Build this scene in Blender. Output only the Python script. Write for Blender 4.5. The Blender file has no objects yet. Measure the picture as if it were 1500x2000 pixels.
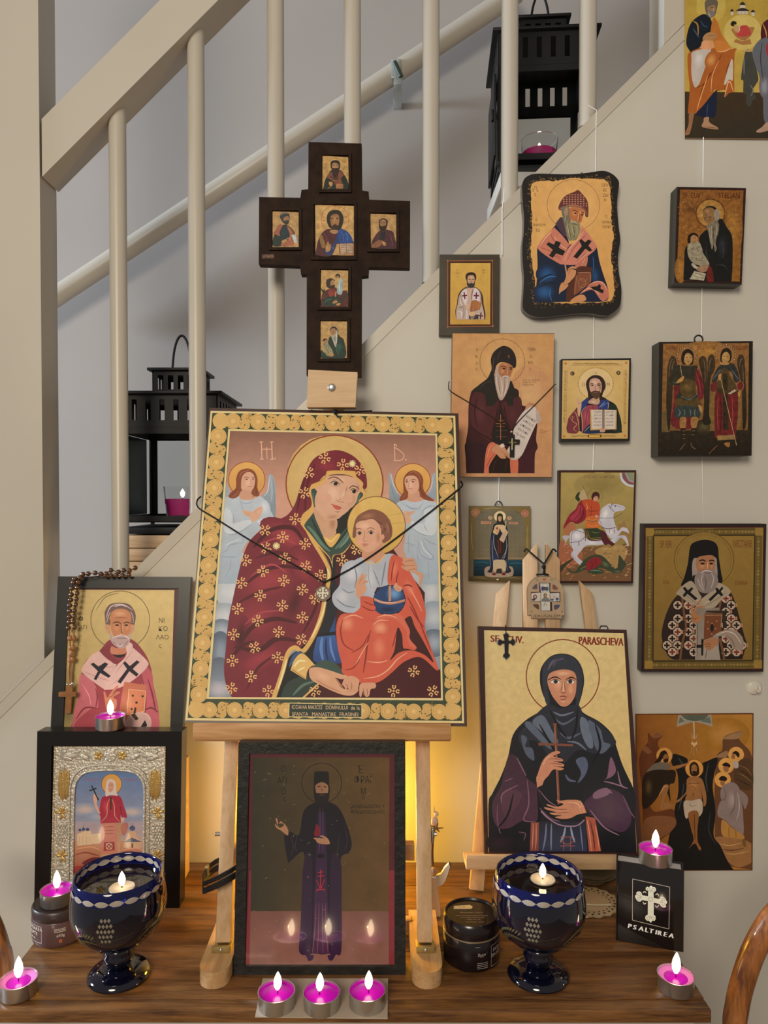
import bpy, bmesh, math, random
from math import sin, cos, pi, radians
from mathutils import Vector, Matrix, geometry

# ---------------------------------------------------------------- camera, world, lights, exposure
scn = bpy.context.scene
C = scn.collection
F, CAMH, PITCH = 1450.0, 0.54, math.atan(30 / 1450.0)
YW = 1.0875                       # front face of the panelled stair wall
cam = bpy.data.objects.new('camera', bpy.data.cameras.new('camera'))
C.objects.link(cam)
cam.location = (0, 0, CAMH)
cam.rotation_euler = (pi / 2 - PITCH, 0, 0)
cam.data.sensor_fit = 'VERTICAL'
cam.data.sensor_height = 36
cam.data.sensor_width = 27
cam.data.lens = 36 * F / 2000
cam.data.clip_start = 0.02
scn.camera = cam

vs = scn.view_settings
vs.view_transform = 'Standard'
vs.look = 'None'
vs.gamma = 1
vs.exposure = 0.0
vs.use_curve_mapping = False

w = bpy.data.worlds.new('room_light')
scn.world = w
w.use_nodes = True
w.node_tree.nodes['Background'].inputs[0].default_value = (1.0, 0.9, 0.78, 1)
w.node_tree.nodes['Background'].inputs[1].default_value = 0.24


def area_light(name, loc, target, size, power, color):
    d = bpy.data.lights.new(name, 'AREA')
    d.shape = 'DISK'
    d.size = size
    d.energy = power
    d.color = color
    o = bpy.data.objects.new(name, d)
    C.objects.link(o)
    o.location = loc
    o.rotation_euler = (Vector(target) - Vector(loc)).to_track_quat('-Z', 'Y').to_euler()
    return o


# the room's ceiling lamp, behind and above the photographer, and an added cool fill from far left for the stair wall
area_light('ceiling_lamp', (-0.6, -1.4, 1.4), (0.0, 1.1, 0.55), 0.9, 40, (1.0, 0.885, 0.70))
area_light('landing_lamp', (-5.0, 0.95, 1.3), (0.0, 1.95, 0.8), 0.8, 300, (0.74, 0.87, 1.0))

# ---------------------------------------------------------------- pixel helpers (1500 x 2000 frame)
UP = Vector((0, sin(PITCH), cos(PITCH)))
FW = Vector((0, cos(PITCH), -sin(PITCH)))
CAM = Vector((0, 0, CAMH))


def ray(px, py):
    return Vector(((px - 750) / F, 0, 0)) + UP * (-(py - 1000) / F) + FW


def at(px, py, Y):
    d = ray(px, py)
    return CAM + d * (Y / d.y)


def onz(px, py, Z=0.0):
    d = ray(px, py)
    return CAM + d * ((Z - CAMH) / d.z)


# ---------------------------------------------------------------- materials
MATS = {}


def lin(c):
    return c / 12.92 if c <= 0.04045 else ((c + 0.055) / 1.055) ** 2.4


def hexlin(h):
    return tuple(lin(int(h[i:i + 2], 16) / 255) for i in (0, 2, 4))


def mat(name, col, rough=0.5, metal=0.0, spec=0.5, noise=0.0, nscale=40, bump=0.0, bscale=120, emit=None, estr=0,
        trans=0.0, ior=1.45, coat=0.0, sss=0.0, grain=None, col2=None, aniso=(1, 1, 1)):
    if name in MATS:
        return MATS[name]
    m = bpy.data.materials.new(name)
    m.use_nodes = True
    nt = m.node_tree
    b = nt.nodes['Principled BSDF']
    b.inputs['Roughness'].default_value = rough
    b.inputs['Metallic'].default_value = metal
    b.inputs['Specular IOR Level'].default_value = spec
    b.inputs['IOR'].default_value = ior
    b.inputs['Transmission Weight'].default_value = trans
    b.inputs['Coat Weight'].default_value = coat
    b.inputs['Coat Roughness'].default_value = 0.08
    if sss:
        b.inputs['Subsurface Weight'].default_value = sss
        b.inputs['Subsurface Radius'].default_value = (0.006, 0.002, 0.004)
    c = (*(hexlin(col) if isinstance(col, str) else col), 1)
    b.inputs['Base Color'].default_value = c
    tc = nt.nodes.new('ShaderNodeTexCoord')
    mp = nt.nodes.new('ShaderNodeMapping')
    mp.inputs['Scale'].default_value = aniso
    nt.links.new(tc.outputs['Object'], mp.inputs[0])
    if noise or col2:
        n = nt.nodes.new('ShaderNodeTexNoise')
        n.inputs['Scale'].default_value = nscale
        n.inputs['Detail'].default_value = 6
        nt.links.new(mp.outputs[0], n.inputs['Vector'])
        rp = nt.nodes.new('ShaderNodeValToRGB')
        c2 = hexlin(col2) if col2 else tuple(v * (1 - noise) for v in c[:3])
        rp.color_ramp.elements[0].position = 0.32
        rp.color_ramp.elements[1].position = 0.68
        rp.color_ramp.elements[0].color = (*c2, 1)
        rp.color_ramp.elements[1].color = c
        nt.links.new(n.outputs['Fac'], rp.inputs[0])
        nt.links.new(rp.outputs[0], b.inputs['Base Color'])
    if bump:
        n2 = nt.nodes.new('ShaderNodeTexNoise')
        n2.inputs['Scale'].default_value = bscale
        n2.inputs['Detail'].default_value = 4
        nt.links.new(mp.outputs[0], n2.inputs['Vector'])
        bp = nt.nodes.new('ShaderNodeBump')
        bp.inputs['Strength'].default_value = bump
        bp.inputs['Distance'].default_value = 0.002
        nt.links.new(n2.outputs['Fac'], bp.inputs['Height'])
        nt.links.new(bp.outputs[0], b.inputs['Normal'])
    if emit:
        b.inputs['Emission Color'].default_value = (*(hexlin(emit) if isinstance(emit, str) else emit), 1)
        b.inputs['Emission Strength'].default_value = estr
    MATS[name] = m
    return m


def wood(name, light, dark, scale=18, stretch=(1, 14, 14), rough=0.5, ring=5.0, bump=0.1, coat=0.0):
    """streaky wood whose grain runs along the local axis with the smallest stretch"""
    if name in MATS:
        return MATS[name]
    m = bpy.data.materials.new(name)
    m.use_nodes = True
    nt = m.node_tree
    b = nt.nodes['Principled BSDF']
    b.inputs['Roughness'].default_value = rough
    b.inputs['Coat Weight'].default_value = coat
    tc = nt.nodes.new('ShaderNodeTexCoord')
    mp = nt.nodes.new('ShaderNodeMapping')
    mp.inputs['Scale'].default_value = stretch
    nt.links.new(tc.outputs['Object'], mp.inputs[0])
    n = nt.nodes.new('ShaderNodeTexNoise')
    n.inputs['Scale'].default_value = scale
    n.inputs['Detail'].default_value = 8
    n.inputs['Roughness'].default_value = 0.65
    n.inputs['Distortion'].default_value = 0.6
    nt.links.new(mp.outputs[0], n.inputs['Vector'])
    n3 = nt.nodes.new('ShaderNodeTexNoise')
    n3.inputs['Scale'].default_value = scale * ring
    n3.inputs['Detail'].default_value = 3
    nt.links.new(mp.outputs[0], n3.inputs['Vector'])
    mx = nt.nodes.new('ShaderNodeMath')
    mx.operation = 'MULTIPLY_ADD'
    nt.links.new(n3.outputs['Fac'], mx.inputs[0])
    mx.inputs[1].default_value = 0.35
    nt.links.new(n.outputs['Fac'], mx.inputs[2])
    rp = nt.nodes.new('ShaderNodeValToRGB')
    rp.color_ramp.elements[0].position = 0.5
    rp.color_ramp.elements[1].position = 0.82
    rp.color_ramp.elements[0].color = (*hexlin(dark), 1)
    rp.color_ramp.elements[1].color = (*hexlin(light), 1)
    nt.links.new(mx.outputs[0], rp.inputs[0])
    nt.links.new(rp.outputs[0], b.inputs['Base Color'])
    bp = nt.nodes.new('ShaderNodeBump')
    bp.inputs['Strength'].default_value = bump
    bp.inputs['Distance'].default_value = 0.001
    nt.links.new(mx.outputs[0], bp.inputs['Height'])
    nt.links.new(bp.outputs[0], b.inputs['Normal'])
    MATS[name] = m
    return m


def paint(name, rough=0.45, coat=0.0, coatr=0.06, noise=0.12, nscale=60, bump=0.0, bscale=300, spec=0.4, metal=0.0):
    """print or paint whose colours come from the artwork's own colour attribute"""
    if name in MATS:
        return MATS[name]
    m = bpy.data.materials.new(name)
    m.use_nodes = True
    nt = m.node_tree
    b = nt.nodes['Principled BSDF']
    b.inputs['Roughness'].default_value = rough
    b.inputs['Specular IOR Level'].default_value = spec
    b.inputs['Coat Weight'].default_value = coat
    b.inputs['Coat Roughness'].default_value = coatr
    at_ = nt.nodes.new('ShaderNodeAttribute')
    at_.attribute_name = 'ink'
    tc = nt.nodes.new('ShaderNodeTexCoord')
    n = nt.nodes.new('ShaderNodeTexNoise')
    n.inputs['Scale'].default_value = nscale
    n.inputs['Detail'].default_value = 7
    nt.links.new(tc.outputs['Object'], n.inputs['Vector'])
    mr = nt.nodes.new('ShaderNodeMapRange')
    mr.inputs['From Min'].default_value = 0.3
    mr.inputs['From Max'].default_value = 0.7
    mr.inputs['To Min'].default_value = 1 - noise
    mr.inputs['To Max'].default_value = 1 + noise * 0.6
    nt.links.new(n.outputs['Fac'], mr.inputs['Value'])
    mx = nt.nodes.new('ShaderNodeVectorMath')
    mx.operation = 'SCALE'
    nt.links.new(at_.outputs['Color'], mx.inputs[0])
    nt.links.new(mr.outputs[0], mx.inputs['Scale'])
    nt.links.new(mx.outputs[0], b.inputs['Base Color'])
    nt.links.new(at_.outputs['Alpha'], b.inputs['Metallic'])
    if bump:
        n2 = nt.nodes.new('ShaderNodeTexNoise')
        n2.inputs['Scale'].default_value = bscale
        n2.inputs['Detail'].default_value = 3
        nt.links.new(tc.outputs['Object'], n2.inputs['Vector'])
        bp = nt.nodes.new('ShaderNodeBump')
        bp.inputs['Strength'].default_value = bump
        bp.inputs['Distance'].default_value = 0.0006
        nt.links.new(n2.outputs['Fac'], bp.inputs['Height'])
        nt.links.new(bp.outputs[0], b.inputs['Normal'])
        nt.links.new(bp.outputs[0], b.inputs['Coat Normal'])
    MATS[name] = m
    return m


# ---------------------------------------------------------------- mesh helpers
def link_mesh(name, bm, material, parent=None, smooth=None, kind=None, label=None):
    me = bpy.data.meshes.new(name)
    bmesh.ops.recalc_face_normals(bm, faces=bm.faces[:])
    bm.to_mesh(me)
    bm.free()
    for mt in (material if isinstance(material, (list, tuple)) else [material]):
        me.materials.append(mt)
    if smooth is not None:
        for p in me.polygons:
            p.use_smooth = True
        me.set_sharp_from_angle(angle=radians(smooth))
    o = bpy.data.objects.new(name, me)
    C.objects.link(o)
    if parent:
        o.parent = parent
    if kind:
        o['kind'] = kind
    if label:
        o['label'] = label
    return o


def tag(o, label, cat, group=None):
    o['label'] = label
    o['category'] = cat
    if group:
        o['group'] = group
    return o


def thing(name, label, cat, loc=(0, 0, 0), rotz=0.0, group=None):
    o = bpy.data.objects.new(name, None)
    o.empty_display_size = 0.02
    C.objects.link(o)
    o.location = loc
    o.rotation_euler = (0, 0, rotz)
    return tag(o, label, cat, group)


def dup(root, label=None, loc=None, rotz=None, scale=None):
    r = root.copy()
    C.objects.link(r)
    if label:
        r['label'] = label
    if loc is not None:
        r.location = loc
    if rotz is not None:
        r.rotation_euler = (0, 0, rotz)
    if scale:
        r.scale = (scale,) * 3
    for ch in list(root.children):
        c = ch.copy()
        C.objects.link(c)
        c.parent = r
        for g in list(ch.children):
            d = g.copy()
            C.objects.link(d)
            d.parent = c
    return r


def nb():
    return bmesh.new()


def box(bm, a, b, M=None, bev=0.0, seg=2):
    """axis-aligned box between corners a and b, optionally bevelled and transformed"""
    a, b = Vector(a), Vector(b)
    r = bmesh.ops.create_cube(bm, size=1)
    vs_ = r['verts']
    mid, sz = (a + b) / 2, b - a
    for v in vs_:
        v.co = Vector((v.co.x * sz.x, v.co.y * sz.y, v.co.z * sz.z)) + mid
    es = list({e for v in vs_ for e in v.link_edges})
    if bev:
        n = set(bm.verts) - set(vs_)
        bmesh.ops.bevel(bm, geom=es, offset=bev, segments=seg, affect='EDGES', profile=0.5)
        vs_ = [v for v in bm.verts if v not in n]
    if M is not None:
        for v in vs_:
            v.co = M @ v.co
    return bm


def prism(bm, pts, h0, h1, M=None, axis='z', bev=0.0):
    """extrude a 2D outline; axis z: (x,y)->z ; axis y: (x,z)->y"""
    def co(p, h):
        v = Vector((p[0], p[1], h)) if axis == 'z' else (Vector((p[0], h, p[1])) if axis == 'y' else Vector((h, p[0], p[1])))
        return M @ v if M is not None else v
    va = [bm.verts.new(co(p, h0)) for p in pts]
    vb = [bm.verts.new(co(p, h1)) for p in pts]
    n = len(pts)
    fs = []
    tris = geometry.tessellate_polygon([[Vector((p[0], p[1], 0)) for p in pts]])
    if n == 4:
        fs.append(bm.faces.new(va))
        fs.append(bm.faces.new(vb))
    else:
        for t in tris:
            try:
                bm.faces.new([va[i] for i in t])
                bm.faces.new([vb[i] for i in t])
            except ValueError:
                pass
    side = [bm.faces.new((va[i], va[(i + 1) % n], vb[(i + 1) % n], vb[i])) for i in range(n)]
    if bev:
        es = [e for e in bm.edges if e.verts[0] in va + vb or e.verts[1] in va + vb]
        es = [e for e in es if len(e.link_faces) == 2 and e.calc_face_angle(0) > 0.5]
        bmesh.ops.bevel(bm, geom=es, offset=bev, segments=2, affect='EDGES', profile=0.5)
    return bm


def lathe(bm, prof, n=32, c=(0, 0, 0), M=None, cap=True):
    """profile of (radius, height) turned round local z"""
    c = Vector(c)
    rings = []
    for r, h in prof:
        if r < 1e-6:
            p = Vector((0, 0, h)) + c
            rings.append([bm.verts.new(M @ p if M is not None else p)])
        else:
            rg = []
            for i in range(n):
                a = 2 * pi * i / n
                p = Vector((r * cos(a), r * sin(a), h)) + c
                rg.append(bm.verts.new(M @ p if M is not None else p))
            rings.append(rg)
    for A, B in zip(rings, rings[1:]):
        for i in range(n):
            j = (i + 1) % n
            if len(A) == 1 and len(B) == 1:
                continue
            if len(A) == 1:
                bm.faces.new((A[0], B[i], B[j]))
            elif len(B) == 1:
                bm.faces.new((A[i], A[j], B[0]))
            else:
                bm.faces.new((A[i], A[j], B[j], B[i]))
    if cap:
        for R in (rings[0], rings[-1]):
            if len(R) > 2:
                bm.faces.new(R)
    return bm


def tube(bm, pts, r, n=10, closed=False, cap=True, flat=1.0):
    """round tube along points; r may be a list"""
    pts = [Vector(p) for p in pts]
    m = len(pts)
    rs = r if isinstance(r, (list, tuple)) else [r] * m
    prev = None
    rings = []
    for i, p in enumerate(pts):
        if closed:
            t = pts[(i + 1) % m] - pts[i - 1]
        else:
            t = pts[min(i + 1, m - 1)] - pts[max(i - 1, 0)]
        t.normalize()
        if prev is None:
            u = t.orthogonal().normalized()
        else:
            u = (prev - t * prev.dot(t)).normalized()
        prev = u
        v = t.cross(u)
        rings.append([bm.verts.new(p + (u * cos(2 * pi * k / n) + v * sin(2 * pi * k / n) * flat) * rs[i]) for k in range(n)])
    for i in range(m if closed else m - 1):
        A, B = rings[i], rings[(i + 1) % m]
        for k in range(n):
            bm.faces.new((A[k], A[(k + 1) % n], B[(k + 1) % n], B[k]))
    if cap and not closed:
        bm.faces.new(rings[0][::-1])
        bm.faces.new(rings[-1])
    return bm


def bar(bm, a, b, w, d, up=(0, 0, 1), bev=0.0):
    """straight bar of rectangular section w (sideways) by d (along 'up' side) from a to b"""
    a, b = Vector(a), Vector(b)
    t = (b - a)
    L = t.length
    t.normalize()
    s = t.cross(Vector(up)).normalized()
    u = s.cross(t).normalized()
    M = Matrix(((s.x, u.x, t.x, a.x), (s.y, u.y, t.y, a.y), (s.z, u.z, t.z, a.z), (0, 0, 0, 1)))
    return box(bm, (-w / 2, -d / 2, 0), (w / 2, d / 2, L), M, bev)


def ball(bm, c, r, n=10, s=(1, 1, 1)):
    k = bmesh.ops.create_uvsphere(bm, u_segments=n, v_segments=max(6, n // 2 + 2), radius=r)
    for v in k['verts']:
        v.co = Vector((v.co.x * s[0], v.co.y * s[1], v.co.z * s[2])) + Vector(c)
    return bm


def smooth_path(pts, n=8, closed=False):
    pts = [Vector(p) for p in pts]
    m = len(pts)
    out = []
    for i in range(m if closed else m - 1):
        p1, p2 = pts[i], pts[(i + 1) % m]
        p0 = pts[i - 1] if (closed or i > 0) else p1
        p3 = pts[(i + 2) % m] if (closed or i + 2 < m) else p2
        for k in range(n):
            t = k / n
            a = (p2 - p0) * 0.5
            b = (p3 - p1) * 0.5
            out.append((2 * t ** 3 - 3 * t * t + 1) * p1 + (t ** 3 - 2 * t * t + t) * a + (-2 * t ** 3 + 3 * t * t) * p2 + (t ** 3 - t * t) * b)
    if not closed:
        out.append(pts[-1])
    return out


def rrect(x0, y0, x1, y1, r, n=4):
    out = []
    for cx, cy, a0 in ((x1 - r, y1 - r, 0), (x0 + r, y1 - r, 90), (x0 + r, y0 + r, 180), (x1 - r, y0 + r, 270)):
        for k in range(n + 1):
            a = radians(a0 + 90 * k / n)
            out.append((cx + r * cos(a), cy + r * sin(a)))
    return out


# ---------------------------------------------------------------- flat panels and the artwork printed on them
class Panel:
    """a flat rectangular board; corner pixels give directions, its two depths come from what it leans on"""

    def __init__(self, name, label, cat, quad, yb, yt, group=None):
        tl, tr, br, bl = [at(*p, y) for p, y in zip(quad, (yt, yt, yb, yb))]
        ex = ((tr - tl) + (br - bl)).normalized()
        upv = ((tl + tr) - (bl + br)) / 2
        ey = (upv - ex * upv.dot(ex)).normalized()
        ez = ex.cross(ey)
        o = (bl + br) / 2
        self.w = ((tr - tl).length + (br - bl).length) / 2
        self.h = upv.dot(ey)
        self.M = Matrix(((ex.x, ey.x, ez.x, o.x), (ex.y, ey.y, ez.y, o.y), (ex.z, ey.z, ez.z, o.z), (0, 0, 0, 1)))
        self.inv = self.M.inverted()
        self.quad = quad
        self.root = thing(name, label, cat)
        if group:
            self.root['group'] = group
        self.root.matrix_world = self.M

    def loc(self, px, py, z=0.0):
        d = self.inv.to_3x3() @ ray(px, py)
        c = self.inv @ CAM
        t = (z - c.z) / d.z
        return Vector((c.x + d.x * t, c.y + d.y * t))

    def corners(self, inset=0.0):
        """outline of the front face (tl, tr, br, bl), optionally moved inwards"""
        q = [self.loc(*p) for p in self.quad]
        if inset:
            c = sum(q, Vector((0, 0))) / 4
            q = [Vector((p.x - math.copysign(inset, p.x - c.x), p.y - math.copysign(inset, p.y - c.y))) for p in q]
        return q

    def board(self, name, th, material, bev=0.0015, inset=0.0, label=None):
        bm = nb()
        prism(bm, [tuple(p) for p in self.corners(inset)], -th, 0, bev=bev)
        return link_mesh(name, bm, material, self.root, 40, label=label)

    def frame(self, name, wd, th, front, material, bev=0.002):
        """four mitred mouldings round the edge, standing proud of the board by 'front'"""
        o, i = self.corners(), self.corners(wd)
        for k in range(4):
            j = (k + 1) % 4
            bm = nb()
            prism(bm, [tuple(o[k]), tuple(o[j]), tuple(i[j]), tuple(i[k])], -th, front, bev=bev)
            link_mesh(name, bm, material, self.root, 40)


STEP = 6e-6


class Art:
    """layers of flat paint traced from the photograph and laid on a panel's own plane"""

    def __init__(self, panel, crop, gain=(1.5, 1.55, 1.7), z=0.0002):
        self.p, self.crop, self.z, self.z0 = panel, crop, z, z
        self.gain = gain if isinstance(gain, tuple) else (gain,) * 3
        self.v, self.f, self.c = [], [], []
        self.met = 0.0
        self.cells = {}

    def px(self, x, y):
        ox, oy, s = self.crop
        return self.p.loc(ox + x / s, oy + y / s)

    def col(self, h):
        return tuple(min(0.93, v * g) for v, g in zip(hexlin(h), self.gain)) + (self.met,)

    def lay(self, q):
        """next free paint layer over the patch that the points cover"""
        g = 0.0025
        xs, ys = [a.x for a in q], [a.y for a in q]
        ks = [(i, j) for i in range(int(min(xs) // g), int(max(xs) // g) + 1) for j in range(int(min(ys) // g), int(max(ys) // g) + 1)]
        n = max((self.cells.get(k, 0) for k in ks), default=0) + 1
        for k in ks:
            self.cells[k] = n
        self.z = self.z0 + STEP * n

    def poly(self, pts, c, c2=None, mode='v'):
        q = [self.px(*p) for p in pts]
        if len(q) < 3:
            return
        self.lay(q)
        tris = geometry.tessellate_polygon([[Vector((a.x, a.y, 0)) for a in q]])
        b = len(self.v)
        ca = self.col(c)
        if c2:
            cb = self.col(c2)
            k = 1 if mode == 'v' else 0
            lo, hi = min(p[k] for p in pts), max(p[k] for p in pts)
            hi = hi if hi > lo else lo + 1
        for a, p in zip(q, pts):
            self.v.append((a.x, a.y, self.z))
            if c2:
                t = (p[k] - lo) / (hi - lo)
                self.c.append(tuple(u + (w_ - u) * t for u, w_ in zip(ca, cb)))
            else:
                self.c.append(ca)
        for t in tris:
            self.f.append(tuple(b + i for i in t))

    def radial(self, cx, cy, rx, ry, rot, c, c2, n=22, rings=4):
        rm = max(rx, ry)
        self.lay([self.px(cx - rm, cy - rm), self.px(cx + rm, cy + rm), self.px(cx - rm, cy + rm), self.px(cx + rm, cy - rm)])
        ca, cb = self.col(c), self.col(c2)
        b = len(self.v)
        q = self.px(cx, cy)
        self.v.append((q.x, q.y, self.z))
        self.c.append(ca)
        for k in range(1, rings + 1):
            t = k / rings
            s = t * t * (3 - 2 * t)
            for i in range(n):
                a = 2 * pi * i / n
                x, y = rx * t * cos(a), ry * t * sin(a)
                q = self.px(cx + x * cos(rot) - y * sin(rot), cy + x * sin(rot) + y * cos(rot))
                self.v.append((q.x, q.y, self.z))
                self.c.append(tuple(u + (w_ - u) * s for u, w_ in zip(ca, cb)))
        for i in range(n):
            self.f.append((b, b + 1 + i, b + 1 + (i + 1) % n))
            for k in range(rings - 1):
                r0, r1 = b + 1 + k * n, b + 1 + (k + 1) * n
                self.f.append((r0 + i, r1 + i, r1 + (i + 1) % n, r0 + (i + 1) % n))

    def stroke(self, pts, w_, c, taper=True):
        n = len(pts)
        L, R = [], []
        for i, p in enumerate(pts):
            a, b = pts[max(i - 1, 0)], pts[min(i + 1, n - 1)]
            dx, dy = b[0] - a[0], b[1] - a[1]
            d = math.hypot(dx, dy) or 1
            t = i / (n - 1)
            h = w_ / 2 * (0.25 + 0.75 * sin(pi * t) ** 0.7 if taper else 1)
            L.append((p[0] - dy / d * h, p[1] + dx / d * h))
            R.append((p[0] + dy / d * h, p[1] - dx / d * h))
        col = self.col(c)
        b = len(self.v)
        Q = [self.px(*p) for p in L + R]
        self.lay(Q)
        for q in Q:
            self.v.append((q.x, q.y, self.z))
            self.c.append(col)
        for i in range(n - 1):
            self.f.append((b + i, b + i + 1, b + n + i + 1, b + n + i))

    def spline(self, toks, closed):
        P = [tuple(float(v) for v in t.rstrip('!').split(',')) for t in toks]
        K = [t.endswith('!') for t in toks]
        n = len(P)
        out = []
        for i in range(n if closed else n - 1):
            j = (i + 1) % n
            p1, p2 = P[i], P[j]
            p0 = P[i - 1] if (closed or i > 0) and not K[i] else p1
            p3 = P[(j + 1) % n] if (closed or j + 1 < n) and not K[j] else p2
            m = 5
            for k in range(m):
                t = k / m
                h1, h2, h3, h4 = 2 * t ** 3 - 3 * t * t + 1, t ** 3 - 2 * t * t + t, -2 * t ** 3 + 3 * t * t, t ** 3 - t * t
                out.append(tuple(h1 * p1[d] + h2 * (p2[d] - p0[d]) / 2 + h3 * p2[d] + h4 * (p3[d] - p1[d]) / 2 for d in (0, 1)))
        if not closed:
            out.append(P[-1])
        return out

    def text(self, s, x, y, size, c, rot=0.0, sx=1.0, bold=0.0):
        me, wid = glyphs(s)
        col = self.col(c)
        b = len(self.v)
        Q = []
        for v in me[0]:
            gx, gy = v[0] * size * sx, -v[1] * size
            Q.append(self.px(x + gx * cos(rot) - gy * sin(rot), y + gx * sin(rot) + gy * cos(rot)))
        if not Q:
            return
        self.lay(Q)
        for q in Q:
            self.v.append((q.x, q.y, self.z))
            self.c.append(col)
        for f in me[1]:
            self.f.append(tuple(b + i for i in f))

    def draw(self, src):
        for ln in src.strip().split('\n'):
            tk = ln.split()
            if not tk or tk[0].startswith('#'):
                continue
            op, c = tk[0], tk[1]
            c2, mode = None, 'v'
            if '>' in c:
                c, c2 = c.split('>')
            elif '}' in c:
                c, c2 = c.split('}')
                mode = 'h'
            if op == 'm':
                self.met = float(c)
            elif op == 'p':
                self.poly([tuple(float(v) for v in t.split(',')) for t in tk[2:]], c, c2, mode)
            elif op == 'f':
                self.poly(self.spline(tk[2:], True), c, c2, mode)
            elif op in ('e', 'r', 'o'):
                wd = 0
                if op == 'o':
                    wd = float(tk[2])
                    del tk[2]
                cx, cy = (float(v) for v in tk[2].split(','))
                rr = [float(v) for v in tk[3].split(',')]
                rx, ry = rr[0], rr[-1]
                rot = radians(float(tk[4])) if len(tk) > 4 else 0
                if op == 'r':
                    self.radial(cx, cy, rx, ry, rot, c, c2)
                    continue
                n = 40 if max(rx, ry) > 30 else 16
                pts = []
                for i in range(n):
                    a = 2 * pi * i / n
                    x, y = rx * cos(a), ry * sin(a)
                    pts.append((cx + x * cos(rot) - y * sin(rot), cy + x * sin(rot) + y * cos(rot)))
                if op == 'e':
                    self.poly(pts, c, c2, mode)
                else:
                    self.stroke(pts + pts[:1], wd, c, False)
            elif op in ('s', 'k'):
                wd = float(tk[2])
                self.stroke(self.spline(tk[3:], False), wd, c, op == 's')
            elif op == 'l':
                pts = [tuple(float(v) for v in t.split(',')) for t in tk[3:]]
                for a, b in zip(pts, pts[1:]):
                    self.stroke([a, b], float(tk[2]), c, False)
            elif op == 't':
                x, y = (float(v) for v in tk[3].split(','))
                sp = tk[2].split('/')
                self.text(' '.join(tk[4:]), x, y, float(sp[0]), c, radians(float(sp[1])) if len(sp) > 1 else 0,
                          float(sp[2]) if len(sp) > 2 else 1)
            elif op == 'F':     # a small icon face: F skin cx,cy w,h rot hair
                cx, cy = (float(v) for v in tk[2].split(','))
                w_, h_ = (float(v) for v in tk[3].split(','))
                self.face(c, cx, cy, w_, h_, radians(float(tk[4])), tk[5])
        return self

    def face(self, skin, cx, cy, w_, h_, rot, dark, beard=None):
        def T(x, y):
            x, y = x * w_, y * h_
            return (cx + x * cos(rot) - y * sin(rot), cy + x * sin(rot) + y * cos(rot))

        def shade(h, k):
            return ''.join('%02x' % max(0, min(255, int(int(h[i:i + 2], 16) * k))) for i in (0, 2, 4))
        self.poly([T(.5 * cos(a * pi / 12) * (1 if sin(a * pi / 12) < 0 else 1 - .22 * sin(a * pi / 12)), .5 * sin(a * pi / 12)) for a in range(24)], shade(skin, .8))
        self.radial(*T(-.02, -.05), w_ * .42, h_ * .42, rot, skin, shade(skin, .8))
        self.radial(*T(0, -.3), w_ * .3, h_ * .12, rot, shade(skin, 1.1), skin)
        for sgn in (-1, 1):
            self.stroke([T(sgn * .36, -.1), T(sgn * .2, -.16), T(sgn * .06, -.1)], h_ * .055, dark)
            self.stroke([T(sgn * .32, -.01), T(sgn * .2, -.05), T(sgn * .08, -.01)], h_ * .07, dark)
        self.stroke([T(.02, -.1), T(.05, .1), T(.07, .16), T(-.04, .17)], h_ * .035, shade(skin, .5))
        self.stroke([T(-.12, .28), T(0, .26), T(.13, .28)], h_ * .045, shade(skin, .45))

    def build(self, name='painting', material=None, label=None, parent=None):
        me = bpy.data.meshes.new(name)
        me.from_pydata(self.v, [], self.f)
        at_ = me.color_attributes.new('ink', 'FLOAT_COLOR', 'POINT')
        at_.data.foreach_set('color', [x for c in self.c for x in c])
        me.materials.append(material)
        for poly in me.polygons:
            if poly.normal.z < 0:
                poly.flip()
        o = bpy.data.objects.new(name, me)
        C.objects.link(o)
        o.parent = parent or self.p.root
        if label:
            o['label'] = label
        return o


_GL = {}


def glyphs(s):
    """outline of a line of lettering, cap height 1, as flat triangles"""
    if s not in _GL:
        cu = bpy.data.curves.new('lettering', 'FONT')
        cu.body = s
        cu.size = 1 / 0.72
        cu.resolution_u = 3
        o = bpy.data.objects.new('lettering', cu)
        me = o.to_mesh()
        vs_ = [tuple(v.co) for v in me.vertices]
        fs = [tuple(p.vertices) for p in me.polygons]
        wd = max((v[0] for v in vs_), default=0)
        o.to_mesh_clear()
        bpy.data.objects.remove(o)
        bpy.data.curves.remove(cu)
        _GL[s] = ((vs_, fs), wd)
    return _GL[s]

# ================================================================ the setting
WHITE = mat('cream_wall_paint', (0.62, 0.595, 0.545), 0.5, noise=0.05, nscale=6, bump=0.04, bscale=60)
TRIMW = mat('cream_gloss_paint', (0.545, 0.505, 0.445), 0.32, noise=0.04, nscale=8, bump=0.03, bscale=40)
BACKW = mat('pale_grey_wall_paint', (0.45, 0.425, 0.42), 0.6, noise=0.05, nscale=4, bump=0.03, bscale=50)
PINE = wood('pine_wood', 'cfae88', 'b8926a', 9, (1, 9, 9), 0.5)
PINEV = wood('pine_wood_upright', 'd2b08c', 'bd986f', 9, (9, 9, 1), 0.5)
PINEY = wood('pine_wood_deep', 'c9a478', 'b0865a', 9, (9, 1, 9), 0.5)
TABLE = wood('stained_table_wood', '8c6036', '4a2d1a', 7, (1, 12, 12), 0.38, 6, 0.25)
BLACKF = mat('black_frame_lacquer', (0.012, 0.010, 0.009), 0.35, noise=0.3, nscale=60)
CORDM = mat('black_cord_fibre', (0.008, 0.006, 0.005), 0.8)


def structure(name, bm, m, parent=None, smooth=40):
    return link_mesh(name, bm, m, parent, smooth, kind='structure')


def w2(px, py, Y=YW):
    p = at(px, py, Y)
    return (p.x, p.z)


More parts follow.
